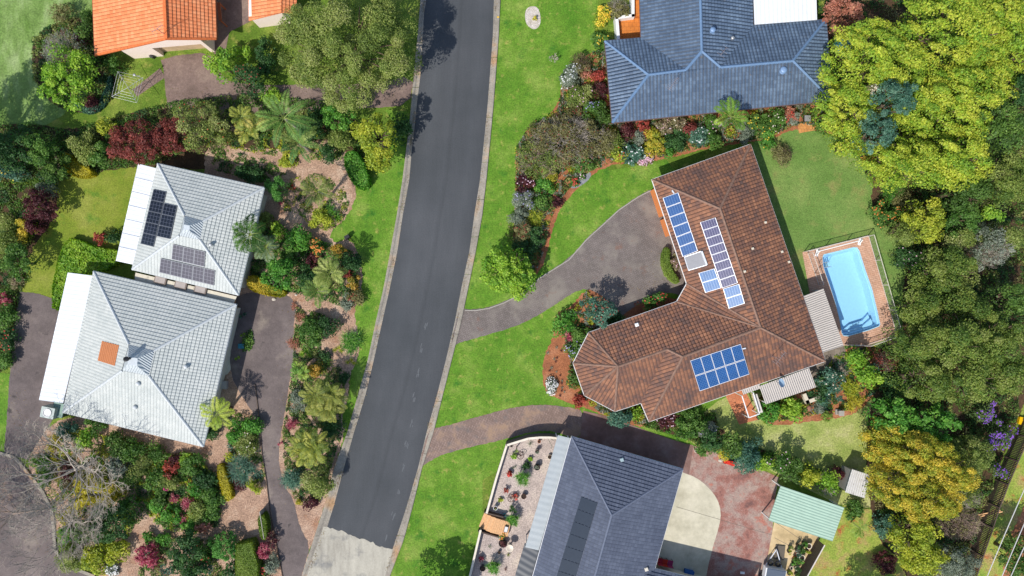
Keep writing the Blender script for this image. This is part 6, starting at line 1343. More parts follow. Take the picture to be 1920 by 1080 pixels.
# trees outside the picture whose shadows fall into it
tr_("tree below the bottom edge, known by its shadow on the east verge", 'deep', 798, 1165, 60, 6.5)
tr_("tall tree beyond the left edge, known by its shadow on the rough grass", 'deep', -215, 275, 100, 13.0, gaps=.35)

tr_("tree below the bottom edge, shading the patchy lawn by the dark red bush", 'deep', 1650, 1222, 62, 8.0)
# ---- low filler growth between the shrubs (nobody could count it)
def ground_cover(poly, kinds, dens=1.0, hmax=.35, patch=1.1, thr=-.1, name="ground_cover"):
    q = [P(x, y) for x, y in poly]; xs = [p.x for p in q]; ys = [p.y for p in q]; A = abs(sum(q[i].x*q[(i+1) % len(q)].y-q[(i+1) % len(q)].x*q[i].y for i in range(len(q))))/2
    N = int(A*dens*150); bx = (max(xs)-min(xs))*(max(ys)-min(ys)); M = int(N*bx/A); X = rng.uniform(min(xs), max(xs), M); Y = rng.uniform(min(ys), max(ys), M); r_ = np.zeros(M, bool)
    for i in range(len(q)):
        a, b = q[i], q[(i+1) % len(q)]
        if abs(b.y-a.y) < 1e-9: continue
        r_ ^= ((a.y > Y) != (b.y > Y)) & (X < (b.x-a.x)*(Y-a.y)/(b.y-a.y)+a.x)
    ph = rng.uniform(0, 6.28, 6); k = 6.28/patch
    F = np.sin(X*k*.5+ph[0]+np.sin(Y*k*.4))*np.sin(Y*k*.45+ph[1])+.7*np.sin(X*k*1.1+ph[2])*np.sin(Y*k*.95+ph[3]+X)
    r_ &= F+rng.normal(size=M)*.25 > thr; X, Y, F = X[r_], Y[r_], F[r_]
    Z = .03+np.clip((F-thr)*.7, 0, 1)*hmax*rng.uniform(.2, 1, len(X)); G = np.sin(X*k*.33+ph[4])*np.sin(Y*k*.37+ph[5]); ki = np.clip(((G+1)/2*len(kinds)).astype(int), 0, len(kinds)-1)
    col = np.zeros((len(X), 3))
    for j, kd in enumerate(kinds):
        m_ = ki == j; col[m_] = pick(K_[kd]['p'], rng.uniform(0, 1, m_.sum()))
    o = leaf_mesh(name, np.stack([X, Y, Z], 1), rng.normal(size=(len(X), 3))*.5+np.array([0, 0, .7]), rng.uniform(.14, .26, len(X)), rng.uniform(.07, .12, len(X)), col, None)
    o['kind'] = 'stuff'; return o
ground_cover([(1105, 98), (1150, 95), (1150, 225), (1345, 215), (1545, 190), (1590, 250), (1500, 232), (1440, 258), (1400, 264), (1340, 272), (1270, 288), (1225, 299), (1160, 300), (1110, 320), (1078, 342), (1045, 380), (1030, 420), (1020, 470), (1005, 512), (985, 530), (962, 500), (962, 440), (968, 350), (965, 280), (990, 240), (1045, 205), (1060, 130)], ['green', 'olive', 'dark', 'grey', 'green', 'yellowgreen'], 1.3, .5, 1.3, -.75)
ground_cover([(130, 800), (290, 838), (262, 890), (235, 935), (258, 975), (225, 1040), (200, 1080), (120, 1050), (105, 985), (98, 940), (60, 880)], ['green', 'olive', 'yellowgreen', 'bright', 'olivebrown'], 1.2, .4, 1.5, -.35)
ground_cover([(262, 880), (300, 850), (370, 850), (412, 900), (412, 985), (360, 1000), (300, 985), (255, 940)], ['green', 'bright', 'yellowgreen', 'deep', 'dark'], 1.6, .6, 1.2, -.9)
ground_cover([(262, 1030), (290, 1005), (400, 1012), (430, 1090), (262, 1090)], ['green', 'deep', 'olive', 'teal'], 1.3, .4, 1.3, -.4)
ground_cover([(480, 425), (540, 430), (660, 470), (675, 540), (655, 580), (600, 560), (555, 550), (470, 530)], ['green', 'dark', 'bright', 'olive'], 1.5, .5, 1.2, -.75)
ground_cover([(556, 575), (610, 590), (600, 650), (650, 700), (640, 790), (640, 820), (600, 940), (555, 940), (535, 880), (530, 810), (548, 700)], ['green', 'dark', 'olive', 'deep'], 1.4, .4, 1.2, -.6)
ground_cover([(405, 750), (440, 770), (478, 790), (492, 850), (500, 900), (460, 915), (430, 860), (425, 800)], ['green', 'olive', 'teal'], 1.2, .3, 1.0, -.3)
ground_cover([(380, 230), (470, 250), (590, 245), (650, 265), (640, 300), (560, 300), (440, 280), (380, 275)], ['olive', 'green', 'yellowgreen', 'dark'], 1.2, .4, 1.2, -.3)
ground_cover([(-60, 240), (60, 230), (130, 245), (200, 225), (330, 190), (480, 175), (650, 195), (690, 300), (640, 260), (400, 265), (290, 310), (210, 318), (150, 326), (90, 330), (95, 360), (90, 400), (55, 460), (45, 530), (30, 600), (22, 690), (-60, 720)], ['dark', 'deep', 'green', 'olive'], 1.2, .5, 1.5, -.8)
ground_cover([(1605, 262), (1650, 340), (1645, 400), (1700, 450), (1705, 500), (1700, 640), (1655, 640), (1645, 760), (1630, 900), (1650, 1010), (1720, 1080), (1790, 1080), (1830, 1010), (1866, 880), (1900, 800), (1930, 600), (1930, 200), (1620, 200)], ['deep', 'olive', 'dark', 'green', 'olivebrown'], 1.0, .6, 1.8, -.6)
ground_cover([(1425, 745), (1520, 735), (1565, 665), (1640, 645), (1660, 700), (1640, 735), (1600, 768), (1520, 778), (1430, 795)], ['green', 'yellowgreen', 'dark', 'teal'], 1.3, .4, 1.1, -.4)
ground_cover([(1185, 792), (1340, 772), (1350, 812), (1450, 850), (1600, 900), (1600, 925), (1460, 885), (1380, 852), (1300, 828)], ['green', 'deep', 'bright', 'olive'], 1.6, .6, 1.2, -.8)
ground_cover([(1100, 545), (1075, 580), (1050, 600), (1060, 640), (1075, 700), (1085, 745), (1150, 790), (1240, 795), (1250, 700), (1150, 650), (1150, 600)], ['green', 'dark', 'grey', 'yellowgreen'], 1.4, .35, 1.0, -.6)
ground_cover([(62, 62), (168, 22), (212, 110), (212, 188), (170, 214), (104, 198), (64, 150)], ['dark', 'olive', 'green'], 1.3, .4, 1.2, -.6)
ground_cover([(1420, 40), (1620, -60), (1930, -60), (1930, 200), (1560, 200), (1560, 60)], ['deep', 'dark', 'olivebrown'], .7, .5, 1.8, -.3)
ground_cover([(545, 335), (590, 325), (640, 340), (655, 380), (640, 425), (590, 430), (560, 400), (530, 395)], ['green', 'olive', 'yellowgreen', 'dark'], 1.1, .35, 1.0, -.05)
ground_cover([(395, 275), (500, 300), (540, 325), (500, 345), (400, 318)], ['dark', 'deep', 'green'], 1.2, .4, 1.1, -.3)
# ================================================================ OBJECTS
# ---- swimming pool
pool = thing("swimming_pool", "bright blue kidney shaped swimming pool with curved steps beside the brown tiled house", "swimming pool", P(1596, 548))
PQ = [P(x, y) for x, y in POOL]; ctr = sum(PQ, Vector())/len(PQ)
def ring(k, z): return [Vector((ctr.x+(p.x-ctr.x)*k, ctr.y+(p.y-ctr.y)*k, z)) for p in PQ]
POOLIN = plain("pale blue pool lining", (.50, .62, .80), .5, var=.05, scale=4); n = len(PQ)
mb = MB(); rs = [ring(1.0, -.02), ring(1.0, -.28), ring(.955, -.30), ring(.94, -.55), ring(.90, -1.25)]
for a_, b_ in zip(rs, rs[1:]): mb.add(a_+b_, [(k, (k+1) % n, n+(k+1) % n, n+k) for k in range(n)])
mb.add(rs[-1], [tuple(range(n))]); mb.build("basin", POOLIN, pool)
m, N, L, B = nmat("pool water"); N.remove(B); tb = N.new("ShaderNodeBsdfTransparent"); tb.inputs[0].default_value = (.74, .955, .985, 1); gl = N.new("ShaderNodeBsdfGlossy"); gl.inputs["Roughness"].default_value = .05
fr = N.new("ShaderNodeFresnel"); fr.inputs[0].default_value = 1.33; mx = N.new("ShaderNodeMixShader"); L.new(fr.outputs[0], mx.inputs[0]); L.new(tb.outputs[0], mx.inputs[1]); L.new(gl.outputs[0], mx.inputs[2]); L.new(mx.outputs[0], N["Material Output"].inputs[0])
bn = N.new("ShaderNodeBump"); bn.inputs["Distance"].default_value = .02; gm = N.new("ShaderNodeNewGeometry"); L.new(noise(N, L, gm.outputs["Position"], 3.5, 3, .6, .6), bn.inputs["Height"]); L.new(bn.outputs[0], gl.inputs["Normal"]); L.new(bn.outputs[0], fr.inputs["Normal"])
mb = MB(); mb.add(ring(.998, -.14), [tuple(range(n))[::-1]]); mb.build("water_surface", m, pool)
mb = MB(); o_ = ring(1.0, .05); i_ = ring(.985, .05); mb.add(o_+i_+ring(.985, -.02)+ring(1.0, .02), [(k, (k+1) % n, n+(k+1) % n, n+k) for k in range(n)]+[(n+k, n+(k+1) % n, 2*n+(k+1) % n, 2*n+k) for k in range(n)])
mb.build("rim", plain("pale blue rim", hx('#a8d8ec', .9), .5, var=.03), pool)
mb = MB(); s0 = [P(x, y) for x, y in ((1596, 620), (1622, 612), (1638, 598), (1641, 606), (1638, 612), (1594, 626))]
mb.prism([p[:2] for p in s0], -1.2, -.5); st = [P(x, y) for x, y in ((1585, 622), (1600, 610), (1625, 602), (1636, 590), (1642, 607), (1588, 627))]; mb.prism([p[:2] for p in st], -1.24, -.85); mb.build("steps", POOLIN, pool)
mb = MB()
for dx in (0, 9):
    a_ = P(1543+dx*.3, 493+dx); mb.tube([a_+Vector((-.45, 0, .03)), a_+Vector((-.45, 0, .8)), a_+Vector((-.1, .03, .95)), a_+Vector((.35, .08, .75)), a_+Vector((.5, .1, -.1)), a_+Vector((.5, .1, -.9))], .025, 6)
for z in (-.3, -.6): a_ = P(1543, 493, 0); mb.bar(a_+Vector((.5, .1, z)), a_+Vector((.6, -.38, z)), .1, .03)
mb.build("ladder", METAL, pool)
# ---- pool fence
def fence_run(mb, mp, pts, h=1.2, step=2.3, rails=(.12, 1.0), bal=.13, post=.06):
    for (a, b) in zip(pts, pts[1:]):
        L_ = (b-a).length; n = max(1, round(L_/step))
        for i in range(n+1):
            p = a.lerp(b, i/n); mp.box((p.x, p.y, h/2), (post, post, h))
        for z in rails: mb.bar(a+Vector((0, 0, h*z)), b+Vector((0, 0, h*z)), .045, .04)
        k = int(L_/bal)
        for i in range(1, k): p = a.lerp(b, i/k); mb.box((p.x, p.y, h*.56), (.012, .012, h*.86))
CREAMM = plain("cream powder coated metal", hx('#d8cfc4', .88), .5, var=.04)
pf = thing("pool_fence", "cream metal fence round three sides of the pool paving", "fence", P(1600, 450))
mb, mp = MB(), MB(); fence_run(mb, mp, [P(x, y, 0) for x, y in ((1507, 472), (1627, 442), (1680, 627), (1622, 647), (1583, 646))], 1.2)
mb.build("railing", CREAMM, pf); mp.build("post", CREAMM, pf)
pf = thing("pool_fence", "short cream metal fence between the house path and the pool", "fence", P(1520, 500))
mb, mp = MB(), MB(); fence_run(mb, mp, [P(1514, 475), P(1527, 512), P(1534, 534)], 1.2); mb.build("railing", CREAMM, pf); mp.build("post", CREAMM, pf)
rl = thing("pool_cover_roller", "white pool cover roller across the top end of the pool", "pool cover roller", P(1572, 463))
mb = MB(); mb.tube([P(1532, 472, .55), P(1612, 451, .55)], .05, 8); mb.build("roller_tube", WHITE, rl)
for x, y in ((1532, 472), (1612, 451)):
    p = P(x, y); mb = MB(); mb.bar(p+Vector((-.1, -.45, .03)), p+Vector((.1, .3, .03)), .3, .05); mb.bar(p+Vector((-.08, -.35, .04)), p+Vector((0, 0, .55)), .07, .07); mb.bar(p+Vector((.06, .25, .04)), p+Vector((0, 0, .55)), .07, .07); mb.build("stand", WHITE, rl)
# ---- patio pergola frame and barbecue
pg = thing("pergola_frame", "white open frame standing on the terracotta patio", "pergola", P(1405, 757)); mb = MB()
q = [P(1391, 742, 2.0), P(1404, 783, 2.0), P(1424, 776, 2.0), P(1412, 736, 2.0)]
for a_, b_ in zip(q, q[1:]): mb.bar(a_, b_, .08, .1)
for p in q: mb.box((p.x, p.y, .97), (.08, .08, 1.94))
mb.build("frame", WHITE, pg); mb = MB(); mb.bar(P(1414, 738, 1.2), P(1425, 772, 1.2), .25, .9); mb.build("screen", CREAMM, pg)
bq = thing("garden_bench", "small dark seat at the corner of the terracotta patio", "seat", P(1423, 780)); mb = MB(); p = P(1423, 780); mb.box(p+Vector((0, 0, .45)), (.7, .45, .06), .3); mb.build("seat", DARKM, bq); mb = MB(); mb.box(p+Vector((.05, .22, .75)), (.7, .05, .5), .3); mb.build("backrest", DARKM, bq)
for dx, dy in ((-.3, -.2), (.3, -.2), (-.3, .2), (.3, .2)): mb = MB(); mb.box(p+Vector((dx*.9, dy*.8, .21)), (.05, .05, .42)); mb.build("leg", DARKM, bq)
lw_ = thing("garden_wall", "low cream block wall stepping round the patio bed", "wall", P(1520, 746)); mb = MB(); pw(mb, [(1505, 740), (1510, 752), (1532, 744)], .35, -.02, .55); mb.build("blocks", CREAM, lw_)
p = P(1537, 768); pp = thing("pedestal", "grey stone pedestal casting a shadow on the red soil bed", "pedestal", P(1570, 772)); p = P(1570, 772); mb = MB(); mb.box(p+Vector((0, 0, .1)), (.5, .5, .2)); mb.box(p+Vector((0, 0, .5)), (.3, .3, .6)); mb.box(p+Vector((0, 0, .85)), (.5, .5, .1)); mb.build("stone", CONC, pp)
def rock(label, x, y, r, mat=CONC, seed=1, name="rock"):
    rr = random.Random(seed); p = P(x, y); mb = MB(); R = r/PPM; vs = []; n = 9
    for k, (q, z) in enumerate(((1, -.02), (1.05, .35), (.75, .75), (.3, .9))):
        for j in range(n): t = 6.283*j/n; w = q*R*rr.uniform(.82, 1.15); vs.append((p.x+math.cos(t)*w, p.y+math.sin(t)*w*.8, z*R))
    fs = [(i*n+j, i*n+(j+1) % n, (i+1)*n+(j+1) % n, (i+1)*n+j) for i in range(3) for j in range(n)]+[tuple(range(3*n, 4*n))]
    mb.add(vs, fs); return tag(mb.build(name, mat), label, "rock")
RK = plain("red brown rock", hx('#9a6a58', .85), .9, var=.2, scale=5); PR = plain("pale rock", hx('#c8beb0', .85), .9, var=.15, scale=5)
rock("red brown boulder in the bed below the patio awning", 1515, 764, 7, RK, 2)
rock("pale boulder at the corner of the red courtyard hedge", 1350, 863, 4, PR, 3)
rock("pale stone at the yellow shrub by the courtyard", 1305, 845, 4, PR, 4)
rock("white stone at the head of the asphalt drive", 514, 561, 4, PR, 6); rock("white stone by the coral bromeliads", 555, 553, 2.5, PR, 7)
# ---- clothes line
cl = thing("rotary_clothes_line", "silver rotary clothes line on the lawn by the orange roofed house", "clothes line", P(240, 164)); p = P(240, 164, 2.0); p0 = Vector((p.x, p.y, 0))
mb = MB(); mb.tube([p0, p], .035, 8); mb.build("pole", METAL, cl); mb = MB()
arms = [p+Vector((math.cos(t)*1.75, math.sin(t)*1.75, .12)) for t in (.55, 2.12, 3.69, 5.26)]
for a_ in arms: mb.tube([p, a_], .022, 5)
mb.build("arm", METAL, cl); mb = MB()
for f in (.4, .6, .8, 1.0):
    for i in range(4): mb.tube([p.lerp(arms[i], f), p.lerp(arms[(i+1) % 4], f)], .009, 3)
mb.build("line", WHITE, cl)
p = P(280, 156); mb = MB(); mb.tube([p, p+Vector((0, 0, 2.6))], .03, 6); mb.tube([p+Vector((-.35, 0, 2.3)), p+Vector((.35, 0, 2.3))], .02, 5); mb.lathe(p+Vector((0, 0, 2.6)), [(.1, 0), (.12, .1), (.02, .16)], 8); tag(mb.build("garden_post", METAL, None), "thin metal post with crossbar beside the angled garden path", "post")
# side passage bits by the orange house
gt = thing("garden_trellis", "wooden frame in the dark passage beside the orange roofed house", "trellis", P(412, 22)); mb = MB(); mb.bar(P(410, 5, 1.6), P(413, 38, 1.6), .3, .08); mb.build("top_rail", TERRA, gt); mb = MB()
for x, y in ((410, 5), (413, 38)): a_ = P(x, y, 1.6); mb.box((a_.x, a_.y, .78), (.1, .1, 1.56))
mb.build("post", TERRA, gt)
# ---- tank cube near the lower grey house
tk = thing("air_conditioner", "pale cube shaped unit at the lower left corner of the lower grey house", "cooling unit", P(98, 772)); mb = MB(); p = P(96, 772, 1.0); mb.box((p.x, p.y, .9), (1.3, 1.05, 1.3), -.2); mb.build("casing", plain("mottled pale casing", hx('#b8c2bc', .87), .7, var=.12, scale=4), tk)
mb = MB(); mb.lathe((p.x, p.y, 1.55), [(.42, 0), (.42, .06), (.36, .06), (.34, .02), (.001, .02)], 16); mb.build("fan_grille", METAL, tk); mb = MB(); mb.box((p.x, p.y, .12), (1.2, .95, .24), -.2); mb.build("stand", DARKM, tk)
tk = thing("storage_box", "small dark green box roof against the lower left corner of the grey house", "box", P(112, 765)); mb = MB(); p = P(112, 768, .8); mb.box((p.x, p.y, .5), (1.0, 1.3, 1.0), -.23); mb.build("body", plain("dark green metal", hx('#4a6a60', .8), .5), tk); mb = MB(); mb.box((p.x, p.y, 1.03), (1.08, 1.38, .05), -.23); mb.build("lid", plain("pale green metal", hx('#8aa79a', .8), .5), tk)
def small_box(label, x, y, d, mat, name, cat, lid=None, rz=0, z=0):
    p = P(x, y, d[2]); t = thing(name, label, cat, (p.x, p.y, z)); mb = MB(); mb.box((p.x, p.y, z+d[2]/2), d, rz); mb.build("body", mat, t); mb = MB(); mb.box((p.x, p.y, z+d[2]+.02), (d[0]*1.06, d[1]*1.06, .05), rz); mb.build("lid", lid or mat, t); return t
small_box("blue plastic crate in the shaded strip beside the lower grey house", 452, 649, (.55, .45, .35), TEALP, "crate", "crate")
small_box("grey metal meter box at the shaded corner by the tree fern", 420, 722, (.5, .75, .4), METAL, "meter_box", "box")
small_box("dark square planter with a grey pot on the brick patio", 1514, 222, (.55, .55, .45), DARKM, "planter", "planter", METAL)
small_box("dark letterbox on the west verge beside the palm shadow", 650, 444, (.45, .3, .7), BLACKP, "letterbox", "letterbox", rz=.5)
small_box("small white box at the bottom corner of the mulch path", 212, 1066, (.35, .3, .25), WHITE, "utility_box", "box")
rd = thing("toy_car", "small bright red toy on the edge of the red courtyard", "toy", P(1366, 866)); mb = MB(); p = P(1366, 866); mb.box(p+Vector((0, 0, .22)), (1.1, .42, .2), -.3); mb.box(p+Vector((-.1, .03, .38)), (.45, .36, .16), -.3); mb.build("body", REDP, rd)
for dx, dy in ((-.35, .32), (.35, .1), (-.42, -.1), (.28, -.3)): mb = MB(); c_ = p+Vector((dx, dy, .12)); mb.tube([c_+Vector((-.02, -.05, 0)), c_+Vector((.02, .05, 0))], .12, 10); mb.build("wheel", BLACKP, rd)
# ---- white low wall and wooden steps of the gravel yard
gw_ = thing("garden_wall", "low white capped retaining wall round the gravel yard", "wall", P(925, 930))
mb = MB(); pw(mb, [(951, 828), (931, 892), (913, 957)], .16, -.02, .85); pw(mb, [(902, 988), (881, 1078), (845, 1260)], .16, -.02, .85); pw(mb, [(951, 828), (970, 822), (990, 816), (1010, 814), (1030, 814), (1046, 816)], .16, -.02, 1.5); mb.build("wall_face", plain("dark wall face", hx('#6c645c', .85), .85), gw_)
mb = MB()
def cap(pts, z):
    q = [P(x, y) for x, y in pts]
    for a_, b_ in zip(q, q[1:]): mb.bar(a_+Vector((0, 0, z)), b_+Vector((0, 0, z)), .2, .05)
cap([(951, 828), (931, 892), (913, 957)], .877); cap([(902, 988), (881, 1078), (845, 1260)], .877); cap([(951, 828), (970, 822), (990, 816), (1010, 814), (1030, 814), (1046, 816)], 1.527); mb.build("coping", plain("cream coping", hx('#e4d8c4', .88), .7), gw_)
ws = thing("wooden_steps", "pine steps and deck leading up into the gravel yard", "steps", P(935, 972)); st = [((908, 961), (914, 963), (904, 989), (898, 986), .18), ((914, 963), (921, 965), (911, 991), (904, 989), .36), ((921, 965), (929, 967), (919, 994), (911, 991), .54)]
for i, (a_, b_, c_, d_, z) in enumerate(st): mb = MB(); mb.prism([P(*v)[:2] for v in (a_, b_, c_, d_)], 0, z); mb.build("step", TIMBER, ws)
mb = MB(); c4 = [P(929, 967), P(958, 976), P(952, 1002), P(919, 994)]
for i in range(9):
    a_, b_ = c4[0].lerp(c4[1], (i+.5)/9), c4[3].lerp(c4[2], (i+.5)/9); mb.bar(a_+Vector((0, 0, .62)), b_+Vector((0, 0, .62)), .155, .06)
mb.prism([p[:2] for p in c4], -.02, .58); mb.build("deck", TIMBER, ws)
for a_, b_ in (((908, 957), (944, 966)), ((897, 992), (935, 1003))): mb = MB(); mb.bar(P(*a_)+Vector((0, 0, .3)), P(*b_)+Vector((0, 0, .3)), .12, .7); mb.build("side_board", DKTIMBER, ws)
def pot(label, x, y, r, h=.4, mat=TERRA, plantk=None, name="plant_pot", n=14, group=None, rim=None, pr=1.5):
    p = P(x, y, h); R = r/PPM; t = thing(name, label, "pot", (p.x, p.y, 0), group); mb = MB(); mb.lathe((p.x, p.y, -.01), [(R*.7, 0), (R*.8, h*.5), (R*.98, h*.96), (R*1.03, h), (R*.86, h), (R*.84, h*.8)], n); mb.build("body", mat, t, True)
    if rim: mb = MB(); mb.lathe((p.x, p.y, h-.04), [(R*1.0, 0), (R*1.1, 0), (R*1.1, .07), (R*.84, .07), (R*.84, 0)], n); mb.build("rim", rim, t)
    mb = MB(); mb.lathe((p.x, p.y, h*.82), [(R*.86, 0), (.001, .01)], n); mb.build("soil", SOILM, t)
    if plantk:
        cen, nrm, ln, wd, col, i_ = dome(plantk, p.x, p.y, h*.85, h+.4, R*pr, R*pr, 0, .6, 1); leaf_mesh("foliage", cen, nrm, ln*.7, wd*.7, col, t)
    return t
CR = plain("cream glazed clay", hx('#ddd0bc', .88), .5, var=.06)
pot("small grey pot near the corner of the white wall", 959, 836, 3, .4, CONC); pot("grey stone urn in the upper gravel yard", 1007, 847, 4.2, .55, CONC, 'grey', pr=.7); pot("half buried cream bowl at the porch edge", 1031, 857, 4.5, .3, CR)
pot("dark tyre shaped planter in the gravel yard", 1007, 876, 6, .5, BLACKP, 'grey', pr=.8); pot("small terracotta pot near the garden hose", 1011, 828, 3, .4, TERRA); pot("brown pot right of the yucca shadow", 982, 931, 5, .45, RUST)
pot("white metal bucket by the wooden steps", 929, 953, 4, .5, WHITE, 'olive', pr=.5); pot("teal glazed pot at the top of the wooden steps", 946, 966, 3, .4, TEALP); pot("black round basket below the wooden steps", 943, 1019, 8, .45, BLACKP, 'burgundy', pr=.8); pot("black pot beside the lowest yucca", 905, 1066, 5.5, .5, BLACKP)
pot("small dark pot below the black basket", 936, 1036, 3, .3, BLACKP)
bb = thing("bird_bath", "round white bird bath on a stem in the gravel yard", "bird bath", P(956, 1028)); p = P(956, 1028, .95); mb = MB(); mb.lathe((p.x, p.y, -.01), [(.2, 0), (.2, .08), (.08, .15), (.07, .75), (.14, .85)], 14); mb.build("stem", CR, bb, True); mb = MB(); mb.lathe((p.x, p.y, .85), [(.1, 0), (.3, .08), (.38, .14), (.33, .14), (.25, .08), (.001, .06)], 20); mb.build("bowl", CR, bb, True)
sb_ = thing("shoe_box", "small black box lying on the pine deck", "box", P(949, 987)); mb = MB(); p = P(949, 987); mb.box(p+Vector((0, 0, .74)), (.35, .6, .18), -.25); mb.build("body", BLACKP, sb_); mb = MB(); mb.box(p+Vector((0, 0, .84)), (.3, .5, .02), -.25); mb.build("lid", METAL, sb_)
for x, y, l in ((976, 854, "rusty spoked iron wheel leaning in the upper gravel yard"), (958, 934, "rusty spoked iron wheel beside the red flowers")):
    p = P(x, y, .4); w = thing("iron_wheel", l, "wheel", (p.x, p.y, 0)); nrm = Vector((-.45, .3, .75)).normalized(); u = nrm.cross(Vector((0, 1, 0))).normalized(); v = nrm.cross(u); pts = [p+(u*math.cos(t)+v*math.sin(t))*.36 for t in [6.283*i/20 for i in range(21)]]
    mb = MB(); mb.tube(pts, .03, 5, cap=False); mb.build("rim", RUST, w); mb = MB()
    for i in range(8): t = 6.283*i/8; mb.tube([p, p+(u*math.cos(t)+v*math.sin(t))*.35], .018, 4)
    mb.build("spoke", RUST, w); mb = MB(); mb.tube([p-nrm*.06, p+nrm*.06], .06, 8); mb.build("hub", RUST, w)
mb = MB(); mb.tube([P(x, y)+Vector((0, 0, .03)) for x, y in ((1040, 818), (1043, 823), (1038, 826), (1031, 822), (1025, 818), (1030, 828), (1035, 836), (1033, 842))], .018, 5); tag(mb.build("garden_hose", plain("green grey hose", hx('#6a7a6c', .8), .5)), "thin garden hose looping over the upper gravel yard", "hose")
# ---- carport, shed, wall and yard
cp = thing("carport", "open carport with a pale green ribbed roof beside the red courtyard", "carport", P(1510, 965))
flat_roof(cp, [(1464, 911), (1583, 952), (1561, 1015), (1441, 976)], [2.5, 2.5, 2.3, 2.3], GREEN_RIB, 1, name="roof", th=.1)
sd = thing("garden_shed", "small shed with a weathered white corrugated roof under the golden tree", "shed", P(1607, 905))
_, q = flat_roof(sd, [(1598, 880), (1632, 891), (1621, 934), (1585, 923)], [2.2, 2.3, 2.3, 2.2], SHED_RIB, 0, name="roof", posts=False)
mb = MB(); mb.prism(inset([(p.x, p.y) for p in q], .12), -.02, 2.1); mb.build("wall", plain("grey shed wall", hx('#a09c94', .85), .7), sd)
mb = MB(); mb.prism([P(x, y)[:2] for x, y in ((1588, 882), (1597, 882), (1585, 920), (1580, 918))], 0, 1.0); tag(mb.build("compost_bin", DKTIMBER), "weathered timber bin against the left side of the white shed", "bin")
tf = thing("timber_fence", "weathered timber fence running down from the green carport", "fence", P(1515, 1045)); mb = MB(); a_, b_ = P(1531, 1010), P(1470, 1120); nb = 40
for i in range(nb): p, q_ = a_.lerp(b_, i/nb), a_.lerp(b_, (i+.94)/nb); mb.bar(p+Vector((0, 0, .82)), q_+Vector((0, 0, .82)), .03, 1.66)
mb.build("palings", DKTIMBER, tf); mb = MB(); mb.bar(a_+Vector((.04, 0, 1.67)), b_+Vector((.04, 0, 1.67)), .1, .05); mb.build("capping_rail", CREAMM, tf)
tl = thing("box_trailer", "parked grey box trailer with a white side at the edge of the tan yard", "trailer", P(1445, 1085))
def Q(u, v, z):   # trailer frame: u across, v back from the drawbar
    o_ = P(1447, 1058); dx = Vector((.97, -.17, 0)); dy = Vector((-.17, -.97, 0)); return o_+dx*u+dy*v+Vector((0, 0, z))
mb = MB(); mb.prism([Q(u, v, 0)[:2] for u, v in ((-1, 0), (1, 0), (1, 3.2), (-1, 3.2))], .45, 1.25); mb.build("body", WHITE, tl)
mb = MB(); mb.prism([Q(u, v, 0)[:2] for u, v in ((-.93, .05), (.93, .05), (.93, 3.15), (-.93, 3.15))], 1.25, 1.32); mb.build("cover", plain("slate vinyl cover", hx('#5a6472', .85), .5, var=.06), tl)
mb = MB(); mb.bar(Q(-.8, 0, .5), Q(0, -1.7, .45), .08, .1); mb.bar(Q(.8, 0, .5), Q(0, -1.7, .45), .08, .1); mb.bar(Q(-1.03, 0, 1.2), Q(-1.03, 3.2, 1.2), .05, .1); mb.build("drawbar", ALU, tl)
mb = MB(); mb.tube([Q(0, -1.6, .0), Q(0, -1.6, .75)], .04, 8); mb.build("jockey_stand", METAL, tl)
for u in (-.42, .35):
    c_ = Q(u, -.35, .6); mb = MB(); mb.lathe(c_, [(.16, -.06), (.3, -.08), (.31, .05), (.26, .09), (.16, .07), (.15, 0)], 16); mb.build("spare_wheel", BLACKP, tl)
for u in (-1.0, 1.0):
    for v in (1.3, 2.0): mb = MB(); c_ = Q(u, v, .32); mb.tube([c_-Vector((.09, 0, 0)), c_+Vector((.09, 0, 0))], .32, 16); mb.build("wheel", BLACKP, tl)
small_box("dark flat box on the tan yard in front of the trailer", 1462, 1036, (.9, 1.3, .12), plain("shade mat", hx('#6a6256', .8), .8), "ramp", "ramp", rz=-.1)
for x, y, r, h, m_, k_, ri, l in ((1517, 1024, 5, .5, RUST, None, CR, "large dark pot with a cream rim highest in the tan yard"), (1504, 1046, 5.2, .5, SOILM, None, CR, "dark tub with a cream rim in the middle of the pot row"), (1495, 1066, 4.4, .45, SOILM, 'dark', CR, "dark tub with a green fern low in the pot row"),
    (1484, 1065, 3, .4, CONC, None, CR, "small grey pot with a pale rim in the pot row"), (1508, 1020, 4, .4, BLACKP, 'bright', None, "potted bright green plant beside the large rimmed pot"), (1504, 1031, 4, .4, BLACKP, 'green', None, "potted green plant under the carport corner"), (1514, 1033, 3.2, .35, BLACKP, 'yellowgreen', None, "potted yellow green plant close to the timber fence"),
    (1497, 1040, 4, .4, REDP, 'teal', None, "blue green plant in a red pot"), (1492, 1048, 4.5, .4, TERRA, 'green', None, "green plant in a terracotta pot, left of the dark tub"), (1500, 1053, 4, .4, TERRA, 'bright', None, "bright plant in a terracotta pot below the dark tub"), (1488, 1055, 3.6, .35, BLACKP, 'bright', None, "potted bright green plant near the small grey pot"),
    (1498, 1024, 3.4, .6, BLACKP, 'dark', None, "tall dark potted shrub at the head of the pot row"), (1482, 1026, 3, .35, BLACKP, 'olive', None, "potted straggly plant apart from the row on the tan yard"), (1479, 1034, 3, .3, BLACKP, 'yellowgreen', None, "potted yellowish plant apart from the row on the tan yard"), (1480, 1075, 4, .4, BLACKP, 'yellowgreen', None, "potted olive plant at the bottom edge of the tan yard"),
    (1494, 1078, 4, .4, BLACKP, 'deep', None, "potted dark plant at the bottom edge by the timber fence"), (1494, 1032, 3, .4, BLACKP, 'grey', None, "potted grey plant at the left of the pot row")): pot(l, x, y, r, h, m_, k_, rim=ri)
